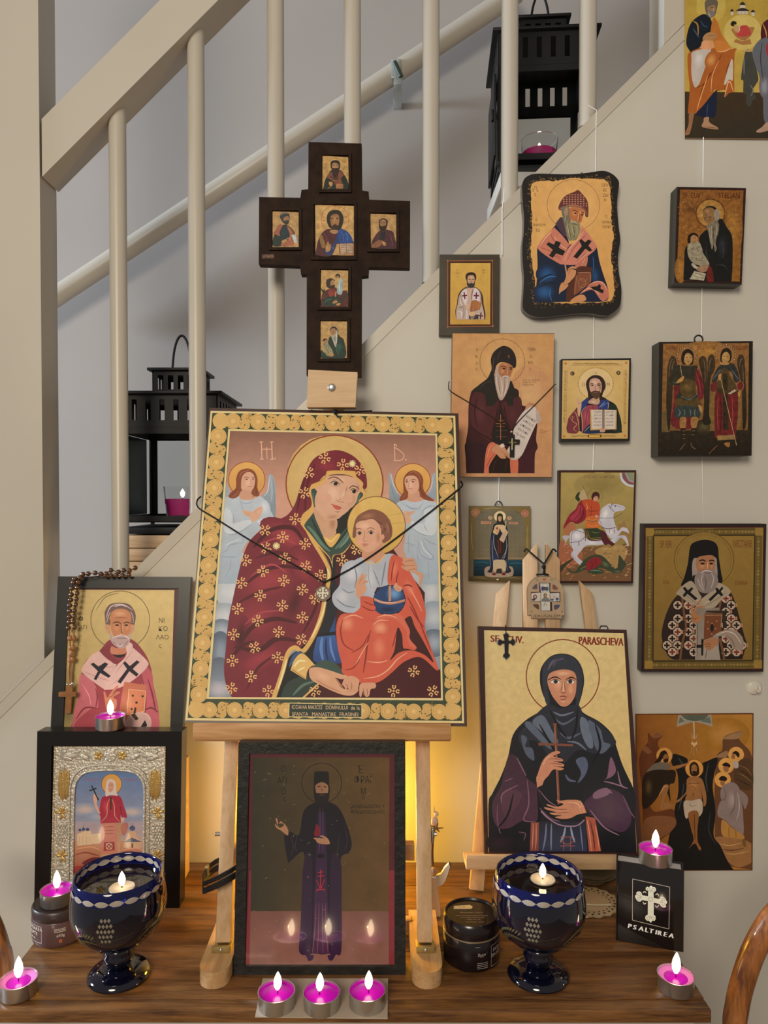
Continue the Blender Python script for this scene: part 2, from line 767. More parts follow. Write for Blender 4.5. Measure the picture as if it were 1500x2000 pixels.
A, B = w2(252, 1124), w2(1335, 50)
sl = (B[1] - A[1]) / (B[0] - A[0])
zl = lambda x: A[1] + (x - A[0]) * sl
bm = nb()
prism(bm, [(-1.2, -0.76), (1.25, -0.76), (1.25, 1.9), (B[0] + 0.03, 1.9), (B[0] + 0.03, zl(B[0] + 0.03)), (-1.2, zl(-1.2))], YW, YW + 0.03, axis='y')
wall_front = structure('wall_front', bm, WHITE)
bm = nb()
o_ = 0.012
prism(bm, [(-1.2, zl(-1.2) - 0.022), (B[0] + 0.03, zl(B[0] + 0.03) - 0.022), (B[0] + 0.03, zl(B[0] + 0.03)), (-1.2, zl(-1.2))], YW - 0.0015, YW + 0.05, axis='y', bev=0.002)
structure('trim_1', bm, TRIMW)
bm = nb()
box(bm, (-1.6, 1.95, -0.76), (1.7, 2.0, 2.6))
structure('wall_back', bm, BACKW)
bm = nb()
box(bm, (-1.6, -1.2, -0.8), (1.7, 2.0, -0.76))
structure('floor', bm, wood('floor_boards', '9a7a55', '6b5034', 5, (9, 1, 9), 0.5))
# staircase treads, closed in by the front wall
st = thing('staircase', 'pale wooden stair treads rising behind the cream wall', 'staircase')
st['kind'] = 'structure'
for k in range(-1, 7):
    x = -0.40 + 0.195 * k
    bm = nb()
    box(bm, (x + 0.03, YW + 0.032, 0.36 + 0.194 * k), (x + 0.27, 1.91, 0.388 + 0.194 * k), bev=0.004)
    link_mesh('tread', bm, PINEY, st, 40)
    bm = nb()
    box(bm, (x + 0.05, YW + 0.032, 0.195 + 0.194 * k), (x + 0.065, 1.91, 0.359 + 0.194 * k))
    link_mesh('riser', bm, TRIMW, st, 40)

# newel posts, handrail, balusters
rl = thing('stair_railing', 'cream painted stair railing with round balusters and a slanting handrail', 'railing')
XN = at(80, 600, YW).x
bm = nb()
prism(bm, [(XN - 0.117, zl(XN - 0.117) + 0.001), (XN, zl(XN) + 0.001), (XN, 1.75), (XN - 0.117, 1.75)], YW, YW + 0.055, axis='y', bev=0.004)
link_mesh('newel_post', bm, TRIMW, rl, 40)
XU = at(1297, 60, YW).x
bm = nb()
prism(bm, [(XU, zl(XU) + 0.001), (B[0] + 0.029, zl(B[0] + 0.03) + 0.001), (B[0] + 0.029, 1.75), (XU, 1.75)], YW, YW + 0.06, axis='y', bev=0.003)
link_mesh('newel_post', bm, TRIMW, rl, 40)
p1, p2 = w2(80, 231), w2(81, 344)
rs = 0.985
L = 0.55
bm = nb()
prism(bm, [(p2[0], p2[1]), (p2[0] + L, p2[1] + L * rs), (p1[0] + L, p1[1] + L * rs), (p1[0], p1[1])], YW + 0.002, YW + 0.057, axis='y', bev=0.004)
link_mesh('handrail', bm, TRIMW, rl, 40)
YB = YW + 0.028
for xt, yt, xb, yb in ((226, 215, 240, 1110), (380, 60, 390, 975), (536, 0, 543, 830), (687, 0, 690, 690), (839, 0, 844, 545), (994, 0, 996, 375), (1147, 0, 1148, 215)):
    X = (at(xt, yt + 200, YB).x + at(xb, yb, YB).x) / 2
    zt = min(1.9, p2[1] + (X - p2[0]) * rs + 0.02)
    zb = zl(X) - 0.004
    bm = nb()
    lathe(bm, [(0.0132, zb), (0.0132, zb + 0.006), (0.0126, zb + 0.008), (0.0126, zt)], 24, (X, YB, 0))
    link_mesh('baluster', bm, TRIMW, rl, 40)

# wall-mounted rail on the far side of the stairs
wr = thing('wall_handrail', 'round cream handrail fixed to the far stair wall', 'handrail')
YR = 1.86
a, b = at(60, 612, YR), at(1010, -15, YR)
bm = nb()
tube(bm, [a + (b - a) * (k / 10) for k in range(11)], 0.0245, 20)
link_mesh('rail', bm, TRIMW, wr, 60)
clear = mat('clear_plastic', (0.75, 0.82, 0.82), 0.12, trans=0.7, ior=1.4)
for px in (775,):
    c = a + (b - a) * ((px - 60) / 950)
    bm = nb()
    box(bm, (c.x - 0.012, YR - 0.030, c.z - 0.030), (c.x + 0.012, YR - 0.025, c.z + 0.016), bev=0.002)
    box(bm, (c.x - 0.006, YR - 0.030, c.z - 0.046), (c.x + 0.016, 1.949, c.z - 0.030), bev=0.002)
    link_mesh('bracket', bm, clear, wr, 40)
    bm = nb()
    tube(bm, [c + Vector((-0.004, -0.026, 0.01)), c + Vector((0.012, -0.031, -0.028))], 0.006, 10)
    link_mesh('bracket_screw', bm, mat('dark_steel', (0.12, 0.15, 0.14), 0.3, 0.9), wr, 50)

# ---------------------------------------------------------------- console table
tb = thing('console_table', 'dark stained plank console table with a moulded front edge', 'table', (0, 0, 0))
XL, XR = -0.424, 0.345
for y0, y1 in ((0.7706, 0.7875), (0.7888, 0.8715), (0.872, 0.948), (0.9485, 1.02), (1.0205, 1.0865)):
    bm = nb()
    box(bm, (XL, y0, -0.0145), (XR, y1, 0 if y0 > 0.78 else -0.0008), bev=0.0012)
    link_mesh('plank' if y0 > 0.78 else 'front_edge', bm, TABLE, tb, 40)
bm = nb()
box(bm, (XL + 0.012, 0.784, -0.12), (XR - 0.012, 1.083, -0.0146), bev=0.001)
link_mesh('apron', bm, mat('apron_paint', (0.46, 0.43, 0.38), 0.5), tb, 40)
for sx in (XL + 0.02, XR - 0.06):
    for sy in (0.79, 1.04):
        bm = nb()
        box(bm, (sx, sy, -0.76), (sx + 0.04, sy + 0.04, -0.1201), bev=0.002)
        link_mesh('leg', bm, TABLE, tb, 40)

# ---------------------------------------------------------------- bentwood chairs at both ends of the table
RATTAN = wood('bentwood_brown', 'b0703c', '5e3216', 10, (6, 6, 1), 0.32, 5, 0.1, coat=0.4)


def chair(label, pts, r, seat_c):
    t = thing('bentwood_chair', label, 'chair')
    bm = nb()
    tube(bm, smooth_path(pts, 10), r, 14)
    link_mesh('arm_hoop', bm, RATTAN, t, 60)
    bm = nb()
    lathe(bm, [(0.0, -0.02), (0.19, -0.02), (0.2, -0.01), (0.2, 0.005), (0.19, 0.012), (0.0, 0.008)], 32, seat_c)
    link_mesh('seat', bm, RATTAN, t, 50)
    for k in range(4):
        a = pi / 4 + k * pi / 2
        c = Vector(seat_c)
        bm = nb()
        tube(bm, [c + Vector((cos(a) * 0.16, sin(a) * 0.16, -0.021)), c + Vector((cos(a) * 0.2, sin(a) * 0.2, -0.757 - c.z))], 0.014, 12)
        link_mesh('leg', bm, RATTAN, t, 60)


hp = [at(*q, 0.80) for q in ((1640, 1735), (1590, 1738), (1545, 1762), (1508, 1795), (1475, 1850), (1453, 1910), (1440, 1965), (1436, 2030))]
chair('brown bentwood chair with curved arm beside the table end near the prayer book', hp + [Vector((0.40, 0.81, -0.2)), Vector((0.42, 0.82, -0.31))], 0.0125, (0.60, 0.80, -0.31))
hp = [at(*q, 0.90) for q in ((-140, 1690), (-95, 1705), (-50, 1745), (-20, 1800), (-2, 1850), (6, 1905))]
chair('brown bentwood chair whose arm shows beyond the table end near the left tealight', hp + [Vector((-0.468, 0.89, -0.2)), Vector((-0.48, 0.89, -0.31))], 0.0125, (-0.66, 0.87, -0.31))

# ================================================================ candles
ALU = mat('brushed_aluminium', (0.62, 0.60, 0.58), 0.28, 0.9)
WAX = mat('magenta_wax', (0.50, 0.0, 0.50), 0.35, sss=0.4, spec=0.5)
WAXP = mat('pale_magenta_wax', (0.70, 0.2, 0.62), 0.45, sss=0.4)
WICK = mat('charred_wick', (0.03, 0.02, 0.02), 0.9)
FLAME = mat('candle_flame', (1, 0.8, 0.5), 0.5, emit=(1.0, 0.80, 0.52), estr=9)


def flame(parent, x, y, z, h=0.019, lean=0.0, power=0.06):
    bm = nb()
    prof = [(0.0, 0.0), (0.0018, 0.001), (0.0036, 0.0045), (0.0041, 0.008), (0.0033, 0.0125), (0.0016, 0.0165), (0.0, 0.019)]
    k = h / 0.019
    lathe(bm, [(r * k ** 0.5, q * k) for r, q in prof], 14, (x, y, z))
    for v in bm.verts:
        v.co.x += lean * (v.co.z - z)
    link_mesh('flame', bm, FLAME, parent, 80, label='lit white-hot candle flame')
    d = bpy.data.lights.new('flame_light', 'POINT')
    d.energy = power
    d.color = (1.0, 0.62, 0.30)
    d.shadow_soft_size = 0.004
    o = bpy.data.objects.new('flame_light', d)
    C.objects.link(o)
    o.parent = parent
    o.location = (x, y, z + h * 0.5)


def tealight(label, loc, pool=0.0145, lean=0.0, melted=True, fx=0.0, power=0.06, h=0.02):
    t = thing('tealight', label, 'tealight', loc, group='magenta tealights')
    R, Hh = 0.0192, 0.0165
    bm = nb()
    lathe(bm, [(0.0, 0.0), (R - 0.001, 0.0), (R - 0.0002, 0.001), (R, Hh - 0.0008), (R + 0.0005, Hh), (R - 0.0004, Hh), (R - 0.0006, Hh - 0.003), (R - 0.001, 0.003), (0, 0.003)], 40)
    link_mesh('cup', bm, ALU, t, 50)
    wz = Hh - 0.0035
    bm = nb()
    lathe(bm, [(0, 0.0031), (R - 0.0012, 0.0031), (R - 0.0008, wz + 0.0012), (pool + 0.001, wz + 0.0004), (pool, wz - 0.0002), (0, wz - 0.0004)], 40)
    link_mesh('wax', bm, WAXP if pool < 0.0165 else WAX, t, 60)
    bm = nb()
    lathe(bm, [(0, wz - 0.0003), (pool, wz - 0.0001), (pool - 0.001, wz + 0.0002), (0, wz + 0.0001)], 36)
    link_mesh('melted_pool', bm, mat('molten_magenta_wax', (0.48, 0.0, 0.50), 0.25, sss=0.3), t, 60)
    bm = nb()
    tube(bm, [(fx, 0, wz), (fx, 0, wz + 0.003), (fx + 0.0006, 0, wz + 0.006)], 0.0006, 6)
    link_mesh('wick', bm, WICK, t, 60)
    flame(t, fx, 0, wz + 0.004, h, lean, power)
    return t


# the card with three tealights before the central icon
cq = [onz(*q, 0.0) for q in ((513, 1913), (758, 1913), (757, 1991), (498, 1988))]
bm = nb()
prism(bm, [(p.x, p.y) for p in cq], 0.0003, 0.0013)
card = link_mesh('card', bm, mat('greyish_cardboard', (0.50, 0.41, 0.33), 0.7, noise=0.1, nscale=30))
tag(card, 'flat grey-brown card lying under three tealights at the table edge', 'card')
tl3 = ('magenta tealight on the card, nearest the easel foot with the leather strap', 'magenta tealight in the middle of the card under the tall robed figure',
       'magenta tealight on the card, the one nearest the black tin')
for lb, (px, py), fx in zip(tl3, ((540, 1937), (628, 1939), (717, 1935)), (0.001, -0.002, 0.0015)):
    p = onz(px, py, 0.0165)
    tealight(lb, (p.x, p.y, 0.0014), 0.0178, 0.03, True, fx)
p = onz(36, 1911, 0.0165)
tealight('magenta tealight alone at the table corner by the left bentwood chair', (p.x, p.y, 0.0002), 0.0125, 0.02, h=0.024)
p = onz(1320, 1903, 0.0165)
tealight('magenta tealight standing on the bare table in front of the black prayer book', (p.x, p.y, 0.0002), 0.0125, 0.04, h=0.024)

# ---------------------------------------------------------------- cosmetic-style candle jars
PLUM = mat('plum_smoked_jar', (0.105, 0.055, 0.058), 0.3, coat=0.3)
TIN = mat('black_tin_lacquer', (0.010, 0.006, 0.008), 0.25, coat=0.3)
LABELINK = paint('label_print', 0.5, noise=0.05)


class Cyl:
    """lets artwork be wrapped on a jar: x is degrees round the jar, y is height"""

    def __init__(self, root, r):
        self.root, self.r = root, r


def wrap_art(root, r, items, name, col):
    """lettering and lines wrapped on a jar's side: items are (kind, angle, height, size, text)"""
    bm = nb()
    for kind, ang, z, sz, tx in items:
        if kind in ('t', 'u'):
            (vs_, fs), wd = glyphs(tx)
            sg = -1 if kind == 'u' else 1
            vv = [bm.verts.new((r * sin(ang + sg * (v[0] - wd / 2) * sz / r), -r * cos(ang + sg * (v[0] - wd / 2) * sz / r), z + sg * v[1] * sz)) for v in vs_]
            for f in fs:
                try:
                    bm.faces.new([vv[i] for i in f])
                except ValueError:
                    pass
        else:
            n = 12
            ro = [bm.verts.new((r * sin(ang + (k / n - .5) * tx / r), -r * cos(ang + (k / n - .5) * tx / r), z + h)) for h in (0, sz) for k in range(n + 1)]
            for k in range(n):
                bm.faces.new((ro[k], ro[k + 1], ro[n + 1 + k + 1], ro[n + 1 + k]))
    return link_mesh(name, bm, col, root)


INKW = mat('white_print', (0.75, 0.68, 0.6), 0.5)
jp = onz(118, 1826, 0)
jl = thing('candle_jar', 'plum brown screw-top jar with white print, a tealight burning on its lid', 'jar', (jp.x, jp.y, 0.0003))
R = 0.0325
bm = nb()
lathe(bm, [(0, 0), (R - 0.004, 0), (R - 0.001, 0.0025), (R, 0.006), (R, 0.029), (R - 0.001, 0.031), (0, 0.031)], 48)
link_mesh('body', bm, PLUM, jl, 50)
bm = nb()
lathe(bm, [(0, 0.0311), (R - 0.0012, 0.0311), (R - 0.0003, 0.033), (R - 0.0003, 0.041), (R - 0.0018, 0.0432), (R - 0.004, 0.0432), (R - 0.005, 0.0425), (0, 0.0425)], 48)
link_mesh('lid', bm, mat('plum_lid', (0.045, 0.028, 0.028), 0.35), jl, 50)
a0 = math.atan2(jp.x, jp.y)
wrap_art(jl, R + 0.0003, [('t', -a0 * 0 - 0.75, 0.0225, 0.0042, 'LUMANAREA'), ('t', -0.75, 0.0165, 0.0042, 'NOPTII'), ('t', -0.75, 0.0115, 0.003, 'smirna'),
                          ('t', 0.42, 0.0155, 0.0035, 'e50g'), ('b', 0.4, 0.0245, 0.0006, 0.013), ('b', 0.4, 0.0228, 0.0006, 0.013), ('b', 0.4, 0.0211, 0.0006, 0.013)], 'lettering', INKW)
for z in (0.0075, 0.0275):
    pass
wrap_art(jl, R + 0.00035, [('b', -0.75, 0.0082, 0.0004, 0.031), ('b', -0.75, 0.0278, 0.0004, 0.031), ('b', -0.27, 0.0082, 0.0199, 0.0004)], 'label_border', INKW)
wrap_art(jl, R + 0.0003, [('b', 0.42, 0.0082, 0.004, 0.0035)], 'warning_mark', mat('orange_print', (0.5, 0.12, 0.04), 0.5))
tealight('magenta tealight burning on the lid of the plum brown jar', (jp.x - 0.002, jp.y - 0.004, 0.0434), 0.0165, 0.0, h=0.022)

jp = onz(917, 1868, 0)
jp.x += 0.002
jr = thing('candle_tin', 'round black tin turned upside down, small paper price tag on top', 'tin', (jp.x, jp.y, 0.0003))
R = 0.0335
bm = nb()
lathe(bm, [(0, 0), (R - 0.003, 0), (R - 0.0008, 0.002), (R - 0.0004, 0.034), (R - 0.0012, 0.0352), (0, 0.0352)], 48)
link_mesh('body', bm, TIN, jr, 50)
bm = nb()
lathe(bm, [(R - 0.0015, 0.0353), (R, 0.0353), (R, 0.0364), (R - 0.0015, 0.0364)], 48, cap=False)
link_mesh('rim_line', bm, mat('brass_line', (0.55, 0.42, 0.25), 0.35, 0.7), jr, 50)
bm = nb()
lathe(bm, [(0, 0.0365), (R - 0.0008, 0.0365), (R, 0.039), (R - 0.0005, 0.051), (R - 0.0025, 0.0535), (R - 0.004, 0.0535), (R - 0.005, 0.0512), (0, 0.0512)], 48)
link_mesh('base_end', bm, TIN, jr, 50)
wrap_art(jr, R + 0.0001, [('u', 0.25, 0.0225, 0.0036, 'e50g'), ('b', 0.28, 0.012, 0.0005, 0.013), ('b', 0.28, 0.010, 0.0005, 0.013), ('b', 0.28, 0.008, 0.0005, 0.013), ('b', 0.28, 0.006, 0.0005, 0.013),
                          ('u', 1.02, 0.0255, 0.0044, 'INVIERII'), ('u', 1.02, 0.0195, 0.0044, 'VECERNIE'), ('b', 1.0, 0.005, 0.0004, 0.026), ('b', 1.0, 0.029, 0.0004, 0.026), ('b', 0.62, 0.005, 0.0244, 0.0004), ('b', 0.1, 0.0302, 0.0005, 0.006)], 'lettering', mat('grey_print', (0.45, 0.38, 0.36), 0.5))
bm = nb()
for s, x, y, z in (('Alexandra Deco', 0.0, -0.0005, 0.0030), ('www.manastiresamina.ro/epitoc', 0.0, -0.0065, 0.0021), ('comenzi@manastirea.com', 0.0, -0.0105, 0.0019), ('+ 0796 363 676', 0.0, -0.0145, 0.0020), ('RECICLABIL · PAP21', 0.002, -0.0195, 0.0017)):
    (vs_, fs), wd = glyphs(s)
    k = min(1, 0.043 / (wd * z))
    vv = [bm.verts.new(((v[0] - wd / 2) * z * k + x, y + v[1] * z, 0.0514)) for v in vs_]
    for f in fs:
        try:
            bm.faces.new([vv[i] for i in f])
        except ValueError:
            pass
link_mesh('base_print', bm, mat('tan_print', (0.35, 0.28, 0.22), 0.5), jr)
bm = nb()
prism(bm, [(-0.020, 0.0085), (-0.019, 0.0145), (0.0, 0.0165), (0.003, 0.0135), (0.002, 0.0095), (-0.001, 0.0085)], 0.0513, 0.0517)
link_mesh('price_tag', bm, mat('price_tag_paper', (0.62, 0.52, 0.36), 0.7), jr, label='small cream paper price tag')
bm = nb()
(vs_, fs), wd = glyphs('x,10')
vv = [bm.verts.new((-0.014 + v[0] * 0.0032, 0.0105 + v[1] * 0.0032, 0.0519)) for v in vs_]
for f in fs:
    bm.faces.new([vv[i] for i in f])
link_mesh('price_writing', bm, mat('ink_dark', (0.12, 0.1, 0.09), 0.6), jr)

# ---------------------------------------------------------------- cobalt cut-glass goblets
GLASS = mat('cobalt_glass', (0.015, 0.03, 0.34), 0.03, trans=0.85, ior=1.35, coat=0.5)
DARKG = mat('deep_navy_glass', (0.0025, 0.003, 0.012), 0.06, coat=0.8)
CUT = mat('clear_cut_glass', (0.40, 0.35, 0.31), 0.12, coat=1.0)
ETCH = mat('etched_glass', (0.10, 0.085, 0.035), 0.35, coat=0.6)
OIL = mat('dark_lamp_oil', (0.014, 0.008, 0.005), 0.04, coat=0.3)


def bowl_r(z):
    pr = [(0.036, 0.010), (0.040, 0.022), (0.046, 0.034), (0.056, 0.044), (0.068, 0.0498), (0.080, 0.0520), (0.092, 0.0517), (0.104, 0.0500), (0.118, 0.0478)]
    for (z0, r0), (z1, r1) in zip(pr, pr[1:]):
        if z <= z1:
            return r0 + (r1 - r0) * (z - z0) / (z1 - z0)
    return pr[-1][1]


def goblet(label, loc, rotz, fx, fy):
    g = thing('glass_goblet', label, 'goblet', loc, rotz)
    zs = [0.036, 0.038, 0.041, 0.046, 0.051, 0.056, 0.062, 0.068, 0.074, 0.08, 0.086, 0.092, 0.098, 0.104]
    bm = nb()
    lathe(bm, [(0, 0.036)] + [(bowl_r(z), z) for z in zs] + [(bowl_r(0.104) - 0.0035, 0.104)] + [(bowl_r(z) - 0.0035, z) for z in zs[::-1] if z > 0.044] + [(0, 0.045)], 64, cap=False)
    link_mesh('bowl', bm, DARKG, g, 60)
    bm = nb()
    lathe(bm, [(bowl_r(0.104), 0.1041), (bowl_r(0.111), 0.111), (bowl_r(0.117), 0.117), (bowl_r(0.118) - 0.0012, 0.1183), (bowl_r(0.117) - 0.0028, 0.117), (bowl_r(0.111) - 0.0032, 0.111), (bowl_r(0.104) - 0.0034, 0.1041)], 64, cap=False)
    link_mesh('rim', bm, GLASS, g, 60, label='translucent cobalt blue glass rim')
    bm = nb()
    lathe(bm, [(0, 0.012), (0.012, 0.012), (0.0135, 0.016), (0.0165, 0.022), (0.0172, 0.026), (0.0155, 0.029), (0.0165, 0.032), (0.0150, 0.0355), (0.013, 0.0365), (0, 0.0365)], 40)
    link_mesh('stem', bm, DARKG, g, 70)
    bm = nb()
    lathe(bm, [(0, 0), (0.031, 0), (0.0345, 0.002), (0.0345, 0.004), (0.030, 0.0085), (0.020, 0.0115), (0.0135, 0.0125), (0, 0.0125)], 48)
    link_mesh('foot', bm, DARKG, g, 70)
    bm = nb()
    lathe(bm, [(0, 0.1), (bowl_r(0.105) - 0.0038, 0.1), (bowl_r(0.105) - 0.0038, 0.1046), (0, 0.105)], 48)
    link_mesh('oil', bm, OIL, g, 60)
    # a ring of lens-shaped cuts under the rim
    src = None
    for k in range(20):
        a = 2 * pi * k / 20
        r = bowl_r(0.1078)
        if src is None:
            bm = nb()
            lens = [(0.0079 * t, 0.0034 * (1 - t * t)) for t in (-1, -.6, -.2, .2, .6)] + [(0.0079 * t, -0.0034 * (1 - t * t)) for t in (1, .6, .2, -.2, -.6)]
            vs_ = [bm.verts.new((-0.5 * u * u / r + 0.0004, u, v)) for u, v in lens]
            vc = bm.verts.new((0.0011, 0, 0))
            for i in range(10):
                bm.faces.new((vs_[i], vs_[(i + 1) % 10], vc))
            src = link_mesh('cut_facet', bm, CUT, g, 80)
            o = src
        else:
            o = src.copy()
            C.objects.link(o)
        o.location = (r * cos(a), r * sin(a), 0.1078)
        o.rotation_euler = (0, 0, a)
        o = src.copy()
        C.objects.link(o)
        o.location = ((r - 0.0052) * cos(a + 0.1), (r - 0.0052) * sin(a + 0.1), 0.1118)
        o.rotation_euler = (0, 0, a + 0.1)
    # etched leaf sprigs and a cluster of diamond cuts
    bm = nb()

    def leaf(a, z, ln, wd, tilt):
        def pt(u, v):
            aa = a + (u * cos(tilt) - v * sin(tilt)) / 0.05
            zz = z + u * sin(tilt) + v * cos(tilt)
            r = bowl_r(zz) + 0.0004
            return bm.verts.new((r * sin(aa), -r * cos(aa), zz))
        bm.faces.new([pt(-ln / 2, 0), pt(0, -wd / 2), pt(ln / 2, 0), pt(0, wd / 2)])
    for base in range(4):
        a0 = base * pi / 2 + 0.5
        for k in range(9):
            a, z = a0 + 0.07 * k, 0.060 + 0.0035 * k - 0.0003 * k * k
            leaf(a, z + 0.0035, 0.008, 0.0022, 0.9)
            leaf(a + 0.03, z - 0.0035, 0.008, 0.0022, -0.4)
        for k in range(24):
            leaf(a0 + 0.06 * k, 0.0595 + 0.0006 * k, 0.003, 0.0006, 0.2)
    link_mesh('etched_sprigs', bm, ETCH, g)
    for base in range(4):
        a0 = base * pi / 2 + 1.35 - pi / 2
        bm = nb()
        for i in range(5):
            for j in range(5 - abs(i - 2)):
                leaf(a0 + (j - (4 - abs(i - 2)) / 2) * 0.075, 0.092 - i * 0.0058, 0.0036, 0.005, 0.0)
        link_mesh('diamond_cuts', bm, mat('diamond_cut_glass', (0.22, 0.19, 0.15), 0.2, coat=1.0), g, kind='stuff')
    f = thing('floating_candle', 'small round float candle burning on the oil of the ' + ('goblet beside the plum brown jar' if loc[0] < 0 else 'goblet beside the black tin'), 'candle',
              (loc[0] + fx, loc[1] + fy, loc[2] + 0.1051), group='floating oil candles')
    bm = nb()
    lathe(bm, [(0, 0), (0.013, 0), (0.0142, 0.0015), (0.0135, 0.0025), (0.0115, 0.0018), (0, 0.0018)], 32)
    link_mesh('float_disc', bm, mat('float_disc_white', (0.5, 0.42, 0.33), 0.35), f, 60)
    bm = nb()
    tube(bm, [(0, 0, 0.0018), (0, 0, 0.004)], 0.0008, 6)
    link_mesh('wick', bm, WICK, f)
    flame(f, 0, 0, 0.0035, 0.0165, 0, 0.03)
    return g


p = onz(233, 1906, 0)
goblet('dark cobalt blue cut-glass goblet standing beside the plum brown jar', (p.x, p.y, 0.0003), 0.3, 0.008, -0.012)
p = onz(1051, 1906, 0)
goblet('dark cobalt blue cut-glass goblet standing between the black tin and the prayer book', (p.x, p.y, 0.0003), -0.1, 0.006, 0.006)

# ---------------------------------------------------------------- black prayer book
bl_, br_ = onz(1206, 1838), onz(1335, 1861)
dx = br_ - bl_
bw, bh, bt = dx.length, 0.098, 0.021
bk = thing('prayer_book', 'small black hardback prayer book with white cross and white title', 'book', (bl_.x, bl_.y, 0.0004), math.atan2(dx.y, dx.x))
BKC = mat('black_book_cover', (0.010, 0.008, 0.009), 0.16, coat=0.6, bump=0.12, bscale=60)
bm = nb()
box(bm, (0, 0, 0), (bw, 0.0018, bh), bev=0.0005)
link_mesh('front_cover', bm, BKC, bk, 40)
bm = nb()
box(bm, (0, bt - 0.0018, 0), (bw, bt, bh), bev=0.0005)
link_mesh('back_cover', bm, BKC, bk, 40)
bm = nb()
box(bm, (-0.002, 0, 0), (-0.0001, bt, bh), bev=0.0006)
link_mesh('spine', bm, BKC, bk, 40)
bm = nb()
box(bm, (0.0002, 0.002, 0.002), (bw - 0.003, bt - 0.002, bh - 0.002))
link_mesh('page_block', bm, mat('grey_white_pages', (0.55, 0.53, 0.55), 0.7, noise=0.1, nscale=300, aniso=(1, 30, 1)), bk, 40)
T = tealight('magenta tealight balanced on top of the black prayer book', (0, 0, 0), 0.0168, 0.02, h=0.022)
q = bk.location + Matrix.Rotation(bk.rotation_euler.z, 3, 'Z') @ Vector((bw * 0.575, bt * 0.55, bh + 0.0006))
T.location = q
pb = Panel.__new__(Panel)
ez = Matrix.Rotation(bk.rotation_euler.z, 3, 'Z') @ Vector((0, -1, 0))
ex = Matrix.Rotation(bk.rotation_euler.z, 3, 'Z') @ Vector((1, 0, 0))
pb.M = Matrix(((ex.x, 0, ez.x, bl_.x), (ex.y, 0, ez.y, bl_.y), (0, 1, 0, 0.0004), (0, 0, 0, 1)))
pb.inv = pb.M.inverted()
pb.root = bk
ar = Art(pb, (1200, 1600, 5), 2.2, 0.0001)
ar.draw('''
l 8f867f 5 178,583 540,662 532,1072 176,985 178,583
f d8bfa4 330,700! 308,690 308,668 325,658 338,665 355,648 375,660 392,662 407,685 396,708 382,712! 384,768! 440,780! 448,760 470,755 492,768 508,795 515,815 500,835 505,855 480,862 455,850 440,826! 384,815! 384,935! 400,945 402,975 390,992 372,990 355,1010 338,992 318,990 302,970 305,945 326,932! 327,800! 268,788! 258,802 232,802 212,780 200,748 215,735 215,715 240,705 262,715 272,742! 328,752!
o 4a3a30 3 355,780 20
o 4a3a30 2.5 335,685 14
o 4a3a30 2.5 378,690 14
o 4a3a30 2.5 357,705 9
o 4a3a30 2.5 240,735 14
o 4a3a30 2.5 238,775 14
o 4a3a30 2.5 258,760 9
o 4a3a30 2.5 480,785 14
o 4a3a30 2.5 478,828 14
o 4a3a30 2.5 458,806 9
o 4a3a30 2.5 332,965 14
o 4a3a30 2.5 376,968 14
o 4a3a30 2.5 353,955 9
s b8a89a 9 278,720 295,705 312,722
s b8a89a 9 400,740 420,728 436,752
s b8a89a 9 278,805 292,828 312,815
s b8a89a 9 398,840 415,858 434,838
''')
for i, ch in enumerate('PSALTIREA'):
    x = [124, 176, 232, 290, 332, 392, 414, 472, 526][i]
    ar.text(ch, x, 1058 + (x - 124) * 0.232, 44, 'e0c8b0', radians(13), 1.12)
    ar.text(ch, x + 4, 1058 + (x - 120) * 0.232, 44, 'e0c8b0', radians(13), 1.12)
    ar.text(ch, x + 8, 1058 + (x - 116) * 0.232, 44, 'e0c8b0', radians(13), 1.12)
o = ar.build('cover_print', LABELINK)
o.matrix_local = Matrix(((1, 0, 0, 0), (0, 0, -1, 0), (0, 1, 0, 0), (0, 0, 0, 1)))

# glass dish rim and lace doily behind the prayer book
p = onz(1172, 1735, 0)
d = thing('glass_dish', 'shallow dark glass dish with a shiny rim tucked under the small easel', 'dish', (p.x - 0.006, p.y + 0.02, 0.0024))
bm = nb()
lathe(bm, [(0, 0), (0.018, 0), (0.030, 0.007), (0.036, 0.013), (0.0365, 0.0145), (0.035, 0.0148), (0.028, 0.0085), (0.016, 0.003), (0, 0.003)], 40)
link_mesh('bowl', bm, mat('smoky_dish_glass', (0.02, 0.015, 0.01), 0.06, coat=1), d, 60)
p = onz(1165, 1768, 0)
d = thing('lace_doily', 'beige crocheted lace doily lying on the table behind the right goblet', 'doily', (p.x - 0.012, p.y + 0.008, 0.0003))
LACE = mat('beige_lace', (0.42, 0.30, 0.17), 0.85, bump=0.5, bscale=900)
bm = nb()
pts = []
for k in range(72):
    a = 2 * pi * k / 72
    r = 0.04 + 0.0016 * cos(a * 18)
    pts.append((r * cos(a) * 1.1, r * sin(a) * 0.95))
prism(bm, pts, 0, 0.0012)
link_mesh('cloth', bm, LACE, d)
bm = nb()
for k in range(28):
    a = 2 * pi * k / 28
    for r, s in ((0.034, 0.0021), (0.029, 0.0016)):
        lathe(bm, [(0, 0), (s, 0), (0, 0.0004)], 4, (r * cos(a + (0.1 if r < 0.03 else 0)) * 1.1, r * sin(a + (0.1 if r < 0.03 else 0)) * 0.95, 0.0013))
link_mesh('openwork', bm, mat('lace_hole_shadow', (0.03, 0.02, 0.01), 0.9), d)
bm = nb()
tube(bm, smooth_path([(-0.028, 0.02, 0.0024), (-0.02, 0.006, 0.0024), (-0.01, -0.006, 0.0024), (0.005, -0.012, 0.0024), (0.03, -0.012, 0.0024)], 8), 0.0011, 8)
link_mesh('edging_cord', bm, mat('ivory_cord', (0.55, 0.45, 0.3), 0.8), d, 60)

